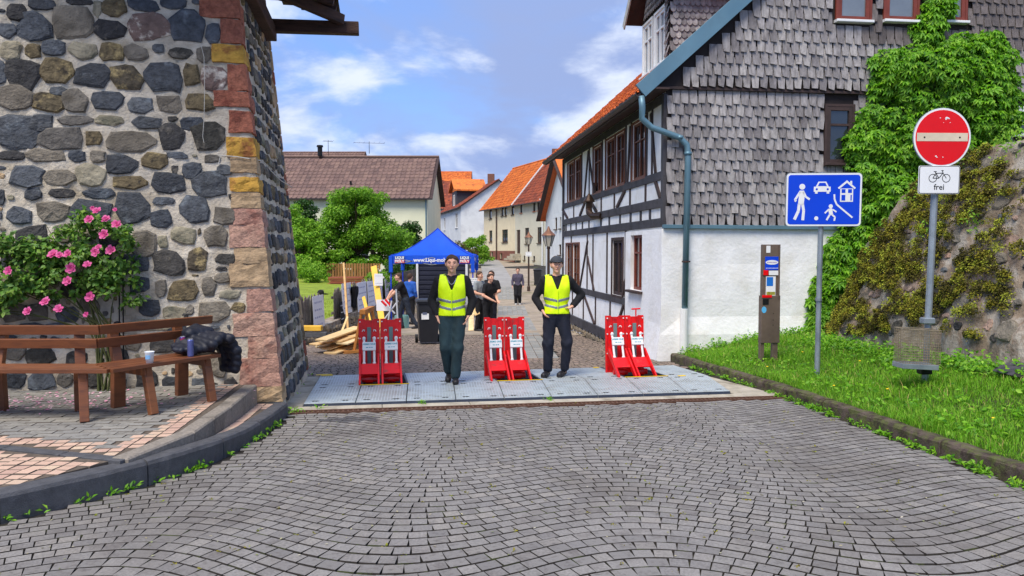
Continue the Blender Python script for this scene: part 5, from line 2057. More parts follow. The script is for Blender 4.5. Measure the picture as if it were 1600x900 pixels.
def blobs(cs, n, g, shell=.55):
    """points and outward normals in a set of lobes (cx,cy,cz,rx,ry,rz)"""
    vol = np.array([c[3] * c[5] for c in cs]); vol = vol / vol.sum()
    P, Nn = [], []
    for c, f in zip(cs, vol):
        m = max(6, int(n * f))
        d = g.normal(0, 1, (m, 3)); d /= np.linalg.norm(d, axis=1)[:, None]
        r = shell + (1 - shell) * g.random(m) ** .5
        p = d * r[:, None] * np.array(c[3:6]) + np.array(c[:3])
        P.append(p); Nn.append(d * .8 + np.array([0, 0, .5]))
    return np.concatenate(P), np.concatenate(Nn)


def sub_lobes(cs, k, g, f=(.24, .42)):
    """break each lobe into many clumps round its surface so that the outline is uneven"""
    out = []
    for c in cs:
        for _ in range(k):
            d = g.normal(0, 1, 3); d /= np.linalg.norm(d)
            if d[2] < -.55: d[2] *= -.6
            r = g.uniform(*f)
            q = g.uniform(.55, 1.0)
            out.append((c[0] + d[0] * c[3] * q, c[1] + d[1] * c[4] * q, c[2] + d[2] * c[5] * q, c[3] * r, c[4] * r, c[5] * r * .8))
    return out


def tree(name, label, base, lobes, n, leaf, size, trunk_r=.16, limbs=True, seed=1, cat='tree', k=16, group=None, stems=1, splay=.5, sc=1):
    g = np.random.default_rng(seed)
    base = Vector(base)
    if sc != 1:          # set farther back and larger
        lobes = [tuple(EYE + (Vector(c[:3]) - EYE) * sc) + tuple(v * sc for v in c[3:]) for c in lobes]
        base = Vector((base.x * sc, base.y * sc, lawn_z(base.y * sc) - .1)); size *= sc; trunk_r *= sc
    t = thing(name, label, cat, base, 0, group)
    mb = MB()
    for st in range(stems):
        off = Vector((splay * (st - (stems - 1) / 2), .1 * st, 0))
        top = Vector(lobes[st % len(lobes)][:3]) if limbs else base + ZUP * 1.0 + off
        mid = base + (top - base) * .5 + off * .6 + Vector((g.uniform(-.15, .15), g.uniform(-.1, .1), 0))
        mb.tube([base + off * .2, base + (mid - base) * .5 + off * .3, mid, top], [trunk_r * 1.25, trunk_r, trunk_r * .75, trunk_r * .3], 8)
    if limbs:
        for c in lobes:
            c3 = Vector(c[:3])
            s_ = base + (Vector(lobes[0][:3]) - base) * g.uniform(.4, .6)
            m_l = (s_ + c3) / 2 + Vector((g.uniform(-.2, .2), g.uniform(-.2, .2), -.1))
            mb.tube([s_, m_l, c3], [trunk_r * .5, trunk_r * .36, trunk_r * .14], 6)
            for _ in range(4):
                d = g.normal(0, 1, 3); d /= np.linalg.norm(d)
                mb.tube([m_l, c3 + Vector((d[0] * c[3], d[1] * c[4], d[2] * c[5])) * .7], [trunk_r * .2, trunk_r * .05], 5)
    mb.build('trunk', m_bark, t)
    cl = sub_lobes(lobes, k, g)
    P, Nn = blobs(cl, n, g, .35)
    V, F = leaf_cloud(P, Nn, size, .6, .6, .25, rng=g)
    link('crown', nmesh('crown', V, F, leaf), t)
    return t


gz = -.35
lawn_z = lambda y: -.37 + .018 * (min(y, 44) - 18)
tree('garden_maple', 'light green round maple tree in the garden left of the blue tent', (-6.6, 32.5, gz),
     [(-7.0, 32.5, 2.7, 1.6, 1.4, 1.4), (-6.0, 32.3, 2.2, 1.4, 1.3, 1.3), (-8.2, 32.2, 2.0, 1.4, 1.2, 1.1), (-6.7, 32.2, 3.7, 1.1, 1.0, .9), (-5.5, 32.4, 1.4, .9, .9, .8), (-7.3, 31.8, 1.1, 1.1, .9, .6), (-8.6, 31.8, 1.0, .8, .8, .6)],
     42000, LG, .125, .17, seed=3, k=22, stems=2, sc=1.32)
tree('garden_tree', 'bright green bushy tree against the stone tower edge in the garden', (-8.9, 31, gz),
     [(-8.9, 31, 1.7, 1.0, 1.0, 1.3), (-9.2, 31.2, 2.6, .7, .7, .9), (-8.4, 30.6, 1.0, .8, .8, .7)], 12000, LY, .12, .12, seed=4, k=18, sc=1.32)
tree('dark_garden_tree', 'dark green tree between the light maple and the yellow house', (-5.1, 36.5, -.4),
     [(-5.2, 36.5, 1.6, .9, .9, 1.2), (-5.0, 36.4, 2.4, .6, .6, .8), (-5.5, 36.3, .8, .9, .8, .8)], 9000, LD, .13, .13, seed=5, k=16, sc=1.28)
tree('dark_conifer', 'dark spreading tree behind the bright one at the far left of the garden', (-10.4, 35, -.4),
     [(-10.4, 35, 2.6, 1.3, 1.2, 1.5), (-11.6, 35, 2.0, 1.2, 1.2, 1.4), (-9.7, 35, 3.4, .7, .7, .7)], 9000, LD, .14, .15, seed=6, k=14, sc=1.3)
tree('street_shrub', 'bronze and green round shrub beside the tent roof', (-3.9, 55, .15), [(-3.9, 55, 1.2, 1.5, 1.3, 1.1), (-4.6, 55, .7, 1.0, 1, .8)], 5000, LB, .16, .08, False, 7, 'shrub')
tree('street_tree', 'small bright tree in front of the white house at the bend', (-3.0, 63, .35), [(-3.1, 63, 1.9, 1.3, 1.2, 1.2), (-2.6, 63, 1.1, .9, .9, .8)], 5000, LY, .18, .1, True, 8)
for i, (px, py, y, r_, m_, lab) in enumerate(((487, 427, 37, .95, LY, 'yellow-green garden bush nearest the stone tower'), (522, 424, 42.5, .8, LG, 'green garden bush behind the stacked planks'),
                                         (668, 445, 38, .8, LD, 'dark green bush beside the trash bin behind the tent'), (690, 420, 41, 1.1, LG, 'green hedge bush seen through the tent legs'), (630, 420, 37, 1.0, LD, 'dark bush behind the white roses'))):
    p = at(px, py, y)
    tree('garden_bush', lab, (p.x, p.y, -.5), [(p.x, p.y, p.z, r_, r_ * .8, r_ * .75), (p.x + r_ * .5, p.y, p.z - .3, r_ * .6, r_ * .6, r_ * .5)], 3500, m_, .10, .05, False, 20 + i, 'bush')
# white rose bush beside the tent
t = thing('white_rose_bush', 'bush with white blooms beside the left tent leg', 'bush', (-4.95, 28.5, -.5))
g = np.random.default_rng(33)
cl = sub_lobes([(-5.05, 28.4, .25, .65, .5, .6), (-4.75, 29.2, .0, .6, .5, .5)], 18, g)
P, Nn = blobs(cl, 4200, g, .3)
V, F = leaf_cloud(P, Nn, .08, .6, .6, .2, rng=g)
link('crown', nmesh('crown', V, F, LG), t)
mb = MB()
for _ in range(26):
    c = cl[g.integers(len(cl))]
    mb.ball((c[0] + g.uniform(-.15, .15), c[1] - .2 + g.uniform(-.2, .1), c[2] + g.uniform(-.1, .2)), g.uniform(.04, .06), 6, 5)
mb.build('bloom', mat('white_petal', s(232, 230, 222), .7, namt=.06, trans=.3), t)


# --- creeper on the gable: palmate leaves over a bulging cushion
def palmate(P, Nn, size, g):
    """five leaflets fanned from each point"""
    n = len(P)
    nn = Nn + g.normal(0, .42, (n, 3)); nn /= np.linalg.norm(nn, axis=1)[:, None]
    t = np.array([0, 0, -1.0]) + g.normal(0, .45, (n, 3))
    t -= nn * np.sum(t * nn, 1)[:, None]; t /= np.linalg.norm(t, axis=1)[:, None]
    b = np.cross(nn, t)
    sz = size * g.uniform(.55, 1.3, n)[:, None]
    Vs, Fs = [], []
    base = 0
    for a, l in ((-1.25, .62), (-.62, .88), (0, 1.0), (.62, .88), (1.25, .62)):
        d = t * math.cos(a) + b * math.sin(a)
        sd = -t * math.sin(a) + b * math.cos(a)
        V = np.empty((n, 4, 3))
        V[:, 0] = P; V[:, 1] = P + d * sz * l * .5 + sd * sz * .17 + nn * sz * .10
        V[:, 2] = P + d * sz * l - nn * sz * .18; V[:, 3] = P + d * sz * l * .5 - sd * sz * .17 + nn * sz * .10
        i = np.arange(n)[:, None] * 4 + base
        Vs.append(V.reshape(-1, 3)); Fs.append(np.concatenate([i + np.array([[0, 1, 2]]), i + np.array([[0, 2, 3]])], 0))
        base += 4 * n
    return np.concatenate(Vs), np.concatenate(Fs)


creeper = thing('wall_creeper', 'bright green creeper climbing the shingled gable behind the no-entry sign', 'climbing plant', Q(5.0, .3, .1))
g = np.random.default_rng(44)
# cushions: centre pixel, distance before the gable, radii in metres (across, out, up)
CUSH = [(1462, 140, .25, 1.05, .55, .85), (1500, 175, .28, .75, .5, .8), (1410, 200, .2, .75, .5, .7), (1450, 230, .35, .85, .5, .6), (1385, 255, .2, .55, .42, .6), (1360, 300, .18, .5, .38, .55),
        (1345, 350, .15, .38, .32, .5), (1320, 410, .12, .36, .28, .5), (1290, 470, .12, .26, .22, .5), (1283, 515, .15, .28, .22, .35), (1447, 55, .05, .35, .22, .55), (1460, 10, .05, .3, .18, .4),
        (1535, 110, .15, .55, .4, .6), (1555, 170, .2, .4, .4, .6), (1400, 130, .15, .45, .35, .5), (1500, 95, .2, .6, .4, .4), (1400, 300, .3, .5, .45, .5), (1335, 240, .08, .22, .2, .45), (1525, 225, .3, .45, .4, .5), (1335, 320, .15, .4, .34, .45), (1350, 400, .2, .42, .34, .5), (1322, 455, .2, .40, .3, .45), (1300, 505, .2, .36, .28, .40), (1390, 340, .3, .4, .4, .45), (1272, 530, .15, .2, .18, .25), (1375, 390, .3, .35, .3, .5)]
lob = []
for (px, py, d, rx, ry, rz_) in CUSH:
    u, v = hg(px, py, d)
    p = Q(u, v, d)
    lob.append((p.x, p.y, p.z, rx, ry, rz_))
cl = sub_lobes(lob, 30, g, (.30, .52))
P, Nn = blobs(cl, 36000, g, .6)
out = (P - np.array(HO)) @ np.array(GN)
keep = out > .04
P, Nn = P[keep], Nn[keep] * .6 + np.array(GN) * .55 + np.array([0, 0, .25])
V, F = palmate(P, Nn, .135, g)
o = link('foliage', nmesh('foliage', V, F, LC), creeper)
# darker inner growth and stems on the wall
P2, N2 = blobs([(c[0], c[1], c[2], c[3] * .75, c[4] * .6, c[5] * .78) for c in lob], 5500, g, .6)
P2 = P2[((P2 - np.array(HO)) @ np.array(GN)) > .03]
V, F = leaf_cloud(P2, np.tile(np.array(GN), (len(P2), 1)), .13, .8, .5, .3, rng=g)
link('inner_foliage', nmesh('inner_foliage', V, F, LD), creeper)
mb = MB()
r = random.Random(4)
for k in range(12):
    pts = []
    px, py = 1290 + r.uniform(-8, 30), 540
    tx, ty = r.choice(CUSH[:12])[:2]
    for i in range(7):
        f = i / 6
        u, v = hg(px + (tx - px) * f + r.uniform(-14, 14), py + (ty - py) * f, .05)
        pts.append(Q(u, v, .05))
    mb.tube(pts, [.018 - .002 * i for i in range(7)], 5)
mb.build('stem', m_bark, creeper)
# loose shoots at the rim
mb = MB()
for k in range(40):
    c = lob[r.randrange(len(lob))]
    a = r.uniform(0, 6.28)
    p0 = Vector((c[0] + math.cos(a) * c[3] * .85, c[1] - .1, c[2] + math.sin(a) * c[5] * .85))
    d = Vector((math.cos(a), -.3, math.sin(a) + .2)).normalized()
    mb.tube([p0, p0 + d * .12, p0 + d * .26 + ZUP * -.03], [.006, .005, .003], 4)
mb.build('shoot', LY, creeper)

# ================================================================== MOSSY RUBBLE WALL (right)
m_moss = mat('moss', [s(124, 116, 30), s(146, 136, 36), s(102, 98, 26), s(122, 134, 36)], .95, nscale=9, namt=.45, bump=1.0, bscale=50, stain=s(78, 64, 26), sscale=3, sfrom=.54, sto=.68, stain2=s(150, 164, 48))
m_wm = mat('old_wall_mortar', s(140, 124, 106), .95, nscale=5, namt=.3, bump=1.0, bscale=26, stain=s(124, 106, 90), sscale=2, sfrom=.45, sto=.62, stain2=s(166, 158, 146))
rwall = thing('mossy_rubble_wall', 'sloping ruined stone wall covered in brown-green moss behind the road signs', 'wall', (6, 10.5, .3))
# the face: foot line on the verge, top line set back
FOOT = [(5.25, 12.2, .20), (5.36, 11.2, .30), (5.44, 10.2, .40), (5.52, 9.2, .50), (5.64, 8.0, .58), (5.9, 6.4, .72), (6.2, 4.4, .8)]
TOP = []
for (fx, fy, fz), (px, py, dx) in zip(FOOT, ((1312, 478, .22), (1360, 392, .45), (1412, 305, .65), (1492, 246, .75), (1590, 222, .82), (1800, 160, .95), (2100, 60, 1.1))):
    X = fx + dx
    d = X / ((px - 800) / FPX)
    p = at(px, py, d * .999)
    TOP.append(Vector((p.x, p.y, p.z)))
print('TOP', [tuple(round(c, 2) for c in t) for t in TOP])


def wsurf(s_, t_):
    """point on the wall face; s_ along 0..6, t_ up 0..1"""
    i = min(5, int(s_)); f = s_ - i
    a = Vector(FOOT[i]).lerp(Vector(FOOT[i + 1]), f)
    b = TOP[i].lerp(TOP[i + 1], f)
    return a.lerp(b, t_)


def wnrm(s_, t_):
    e = .02
    du = wsurf(min(5.99, s_ + e), t_) - wsurf(max(0, s_ - e), t_)
    dv = wsurf(s_, min(1, t_ + e)) - wsurf(s_, max(0, t_ - e))
    n = du.cross(dv).normalized()
    if n.x > 0: n = -n
    return n


nu, nv = 70, 30
vs, fs = [], []
for j in range(nv + 1):
    for i in range(nu + 1):
        s_, t_ = 6 * i / nu, j / nv
        p = wsurf(min(5.999, s_), t_)
        d = .10 * noise.noise(p * 1.3) + .06 * noise.noise(p * 3.7 + Vector((5, 0, 0))) + .03 * noise.noise(p * 9)
        p = p + wnrm(min(5.9, s_), t_) * d
        if t_ == 0: p.z -= .3
        vs.append(p)
for j in range(nv):
    for i in range(nu):
        a = j * (nu + 1) + i
        fs.append((a, a + 1, a + nu + 2, a + nu + 1))
o_n = len(vs)
for i in range(nu + 1):       # the top, sloping back as a rough bank
    p = vs[nv * (nu + 1) + i]
    vs.append(Vector(p) + Vector((1.2, .35, .10 + .12 * noise.noise(Vector(p) * 2))))
for i in range(nu + 1):
    p = vs[o_n + i]
    vs.append(Vector(p) + Vector((2.5, 0.2, -.1)))
for j in range(2):
    for i in range(nu):
        a0 = (nv * (nu + 1) + i) if j == 0 else o_n + i
        a1 = (o_n + i) if j == 0 else o_n + nu + 1 + i
        fs.append((a0, a0 + 1, a1 + 1, a1))
MB().add(vs, fs).build('mortar_core', m_wm, rwall, smooth=True)
r = random.Random(17)
done = []
SC_ = {'b': STONE['d'], 'g': STONE['g'], 'l': mat('pinkish_rubble', [s(164, 136, 120), s(148, 128, 116), s(176, 158, 140)], .9, nscale=9, namt=.3, bump=1, bscale=26, stain=s(116, 100, 90), sscale=4, sfrom=.5, sto=.65), 'x': STONE['b']}
for tries in range(900):
    s_, t_ = r.uniform(.05, 5.6), r.uniform(.02, .98)
    big = tries < 250
    w, h = (r.uniform(.18, .5), r.uniform(.14, .32)) if big else (r.uniform(.08, .18), r.uniform(.06, .14))
    p = wsurf(s_, t_)
    if any((p - q).length < (w + ww) * .40 for q, ww in done): continue
    done.append((p, w))
    n = wnrm(s_, t_)
    d = .10 * noise.noise(p * 1.3) + .06 * noise.noise(p * 3.7 + Vector((5, 0, 0)))
    x = Vector((0, -1, 0)); x = (x - n * x.dot(n)).normalized()
    M = frame(p + n * (d - .01), x, n)
    link('stone', rubble(w, h, .035, 7000 + tries, SC_[r.choice('bgllgg' if big else 'bgllx')], sq=2.4, n=9), rwall, M @ Matrix.Rotation(r.uniform(-.3, .3), 4, 'Z'))
# moss cushions: tufted clumps over the upper and middle face
g = np.random.default_rng(61)
TONE = [m_moss, mat('dark_moss', [s(70, 68, 22), s(86, 80, 26), s(58, 54, 20)], .95, nscale=9, namt=.4), mat('fresh_moss', [s(140, 150, 42), s(160, 164, 54), s(120, 134, 36)], .95, nscale=9, namt=.3)]
MS = [([], []) for _ in TONE]
for k in range(1500):
    s_, t_ = g.uniform(.1, 5.2), g.uniform(.03, 1.0)
    p = wsurf(s_, t_)
    dens = 1.5 * noise.noise(p * 2.6 + Vector((9, 2, 0))) + .6 * noise.noise(p * 6) + .55 * math.sin(min(1, t_) * 2.4) - .12 * max(0, s_ - 3) - .15
    if s_ > 3.7 and t_ < .55: dens -= .45
    if dens < .04 + .10 * g.normal(): continue
    n = wnrm(s_, t_)
    d = .10 * noise.noise(p * 1.3) + .06 * noise.noise(p * 3.7 + Vector((5, 0, 0)))
    m = int(70 + 130 * g.random())
    rad = .045 + .085 * g.random()
    q = g.normal(0, 1, (m, 3)) * rad * .55
    q -= np.outer(q @ np.array(n), np.array(n)) * .7
    q[:, 2] *= .6
    hgt = np.exp(-(np.linalg.norm(q, axis=1) / rad) ** 2) * .075
    tone = MS[0 if g.random() < .5 else (1 if g.random() < .62 else 2)]
    tone[0].append(np.array(p + n * (d + .012)) + q + np.outer(hgt, np.array(n))); tone[1].append(np.tile(np.array(n) * .7 + np.array([0, 0, .5]), (m, 1)))
for (a_, b_), mm in zip(MS, TONE):
    V, F = leaf_cloud(np.concatenate(a_), np.concatenate(b_), .026, .7, .8, .3, rng=g)
    o = link('moss', nmesh('moss', V, F, mm), rwall); o['kind'] = 'stuff'
# small green plants on the wall and along its foot
PP, NN = [], []
for (s_, t_, rad, m) in ((3.1, .98, .16, 160), (2.2, .95, .14, 120), (3.4, .6, .12, 80), (4.0, .98, .2, 180), (2.6, .62, .12, 70), (1.2, .9, .15, 120), (4.3, .15, .12, 60)):
    p = wsurf(s_, t_) + wnrm(s_, t_) * .06
    q = g.normal(0, rad * .6, (m, 3))
    PP.append(np.array(p) + q); NN.append(np.tile([-.5, -.5, .7], (m, 1)))
PP, NN = np.concatenate(PP), np.concatenate(NN)
V, F = leaf_cloud(PP, NN, .05, .5, .6, .1, rng=g)
o = link('wall_plants', nmesh('wall_plants', V, F, LY), rwall); o['kind'] = 'stuff'
PP, NN = [], []
for k in range(110):
    s_ = g.uniform(.0, 5.4)
    p = wsurf(s_, 0) + Vector((-.12 - abs(g.normal(0, .22)), g.normal(0, .1), 0))
    zg = ZV(p.x, p.y)
    m = 34
    q = g.normal(0, .07, (m, 3)); q[:, 2] = np.abs(q[:, 2]) + .05
    PP.append(np.array((p.x, p.y, zg)) + q); NN.append(np.tile([-.2, -.4, .9], (m, 1)))
for k in range(60):      # nettles at the house wall
    u = g.uniform(.3, 4.8)
    p = Q(u, 0, .12 + abs(g.normal(0, .12)))
    m = 26
    q = g.normal(0, .055, (m, 3)); q[:, 2] = np.abs(q[:, 2]) + .03
    PP.append(np.array((p.x, p.y, ZV(p.x, p.y))) + q); NN.append(np.tile([-.2, -.4, .9], (m, 1)))
for k in range(420):     # clover and broad weeds between the blades
    y = g.uniform(4.4, 13); x = xr(y) + .2 + 3.6 * g.random()
    if x / y > .76: continue
    m = int(g.integers(8, 22))
    q = g.normal(0, .05, (m, 3)); q[:, 2] = .02 + np.abs(q[:, 2]) * .7
    PP.append(np.array((x, y, ZV(x, y))) + q); NN.append(np.tile([0, -.3, .9], (m, 1)))
PP_, NN_ = np.concatenate(PP), np.concatenate(NN)
V, F = leaf_cloud(PP_, NN_, .055, .6, .5, .1, rng=g)
o = link('verge_weeds', nmesh('verge_weeds', V, F, LC)); o['kind'] = 'stuff'
mb = MB()
for k in range(26):      # a few yellow flower heads
    y = g.uniform(4.8, 12.5); x = xr(y) + .25 + 2.6 * g.random()
    mb.ball((x, y, ZV(x, y) + .09), (.016, .016, .008), 7, 4)
o = mb.build('dandelion_heads', mat('dandelion_yellow', s(240, 206, 30), .7, namt=.1)); o['kind'] = 'stuff'
m_dry = mat('dry_stalk', [s(190, 176, 110), s(170, 150, 90)], .8, namt=.1)
grass('dry_stalks', 2600, place_verge, .06, .17, .005, m_dry, 9, 1.3)
# ================================================================== PEOPLE
class Field:
    """smooth union of tapered limbs on a grid, meshed with surface nets"""

    def __init__(self, lo, hi, h):
        self.lo, self.h = np.array(lo, float), h
        self.n = np.ceil((np.array(hi, float) - self.lo) / h).astype(int) + 1
        self.f = np.full(self.n, .5, np.float32)
        self.ax = [self.lo[i] + h * np.arange(self.n[i]) for i in range(3)]

    def prim(self, a, b, ra, rb, k=.02, flat=1.0, off=0.0):
        a, b = np.array(a, float), np.array(b, float)
        m = max(ra, rb) * max(1, 1 / flat) + off + k + 3 * self.h
        i0 = np.maximum(0, np.floor((np.minimum(a, b) - m - self.lo) / self.h).astype(int))
        i1 = np.minimum(self.n, np.ceil((np.maximum(a, b) + m - self.lo) / self.h).astype(int) + 1)
        if np.any(i1 <= i0): return
        sl = tuple(slice(p, q) for p, q in zip(i0, i1))
        X = self.ax[0][sl[0]][:, None, None]; Y = self.ax[1][sl[1]][None, :, None]; Z = self.ax[2][sl[2]][None, None, :]
        ab = b - a
        L2 = max(1e-9, ab @ ab)
        t = np.clip(((X - a[0]) * ab[0] + (Y - a[1]) * ab[1] + (Z - a[2]) * ab[2]) / L2, 0, 1)
        dx, dy, dz = X - a[0] - t * ab[0], (Y - a[1] - t * ab[1]) * flat, Z - a[2] - t * ab[2]
        d = np.sqrt(dx * dx + dy * dy + dz * dz) - (ra + (rb - ra) * t) - off
        g = self.f[sl]
        hh = np.clip(.5 + .5 * (g - d) / k, 0, 1)
        self.f[sl] = g * (1 - hh) + d * hh - k * hh * (1 - hh)

    def grid(self):
        return self.ax[0][:, None, None], self.ax[1][None, :, None], self.ax[2][None, None, :]

    def mesh(self, name, m):
        f = self.f
        f[0] = f[-1] = .5; f[:, 0] = f[:, -1] = .5; f[:, :, 0] = f[:, :, -1] = .5
        ins = f < 0
        nx, ny, nz = self.n
        c = np.zeros((nx - 1, ny - 1, nz - 1), np.int8)
        for i in (0, 1):
            for j in (0, 1):
                for k in (0, 1):
                    c += ins[i:nx - 1 + i, j:ny - 1 + j, k:nz - 1 + k]
        act = (c > 0) & (c < 8)
        idx = np.full(act.shape, -1, np.int64)
        I = np.argwhere(act)
        idx[act] = np.arange(len(I))
        s_ = np.zeros((len(I), 3)); w = np.zeros(len(I))
        off = [(i, j, k) for i in (0, 1) for j in (0, 1) for k in (0, 1)]
        for p in off:
            for ax in range(3):
                if p[ax]: continue
                q = list(p); q[ax] = 1
                fa = f[I[:, 0] + p[0], I[:, 1] + p[1], I[:, 2] + p[2]]; fb = f[I[:, 0] + q[0], I[:, 1] + q[1], I[:, 2] + q[2]]
                cr = (fa < 0) != (fb < 0)
                t = np.where(cr, fa / np.where(cr, fa - fb, 1), 0)
                pos = np.tile(np.array(p, float), (len(I), 1)); pos[:, ax] += t
                s_[cr] += pos[cr]; w[cr] += 1
        V = self.lo + (I + s_ / w[:, None]) * self.h
        Fs = []
        for ax in range(3):
            u, v = [(1, 2), (2, 0), (0, 1)][ax]
            sh = [slice(1, -1)] * 3
            A = ins[tuple(slice(0, -1) if q == ax else slice(1, -1) for q in range(3))]
            B = ins[tuple(slice(1, None) if q == ax else slice(1, -1) for q in range(3))]
            E = np.argwhere(A != B)
            sg = A[tuple(E.T)]
            base = E.copy()
            base[:, u] += 1; base[:, v] += 1
            def cell(du, dv):
                q = base.copy(); q[:, u] -= du; q[:, v] -= dv
                return idx[q[:, 0], q[:, 1], q[:, 2]]
            quad = np.stack([cell(1, 1), cell(0, 1), cell(0, 0), cell(1, 0)], 1)
            quad[~sg] = quad[~sg][:, ::-1]
            Fs.append(quad)
        F = np.concatenate(Fs)
        F = F[(F >= 0).all(1)]
        return nmesh(name, V, F, m, smooth=True)


m_skin = mat('skin', s(222, 170, 144), .6, nscale=8, namt=.08, spec=.35)
m_hair = mat('dark_hair', s(70, 52, 42), .85, nscale=30, namt=.3, bump=.6, bscale=120)
m_hairb = mat('brown_hair', s(84, 62, 46), .8, nscale=30, namt=.3, bump=.6, bscale=120)
m_eye = mat('dark_eye', s(34, 28, 26), .3, namt=0)
m_lip = mat('lip', s(172, 104, 92), .6, namt=0)
m_blk = mat('black_cloth', s(26, 26, 30), .9, nscale=5, namt=.25, bump=.4, bscale=40)
m_navy = mat('navy_cloth', s(28, 32, 46), .9, nscale=5, namt=.25, bump=.4, bscale=40)
m_green = mat('dark_teal_trousers', s(36, 56, 62), .9, nscale=6, namt=.3, bump=.4, bscale=40)
m_purp = mat('purple_grey_sweater', s(84, 78, 96), .9, nscale=5, namt=.2, bump=.4, bscale=40)
m_greyc = mat('grey_cloth', s(140, 146, 150), .9, nscale=5, namt=.15, bump=.3, bscale=40)
m_whc = mat('white_cloth', s(214, 214, 216), .9, nscale=5, namt=.1, bump=.3, bscale=40)
m_jean = mat('dark_jeans', s(42, 50, 64), .9, nscale=6, namt=.2, bump=.3, bscale=60)
m_blue = mat('blue_jacket', s(30, 84, 170), .7, nscale=5, namt=.2, bump=.3, bscale=30)
m_hiv = mat('hi_vis_yellow', s(218, 252, 0), .6, nscale=5, namt=.08, bump=.3, bscale=20)
m_refl = mat('reflective_band', s(134, 140, 150), .35, .3, nscale=6, namt=.12)
m_shoe = mat('black_shoe', s(34, 33, 36), .5, namt=.2)
m_sole = mat('white_sole', s(200, 200, 200), .6, namt=.05)
m_org = mat('orange_patch', s(224, 92, 40), .7, namt=.05)


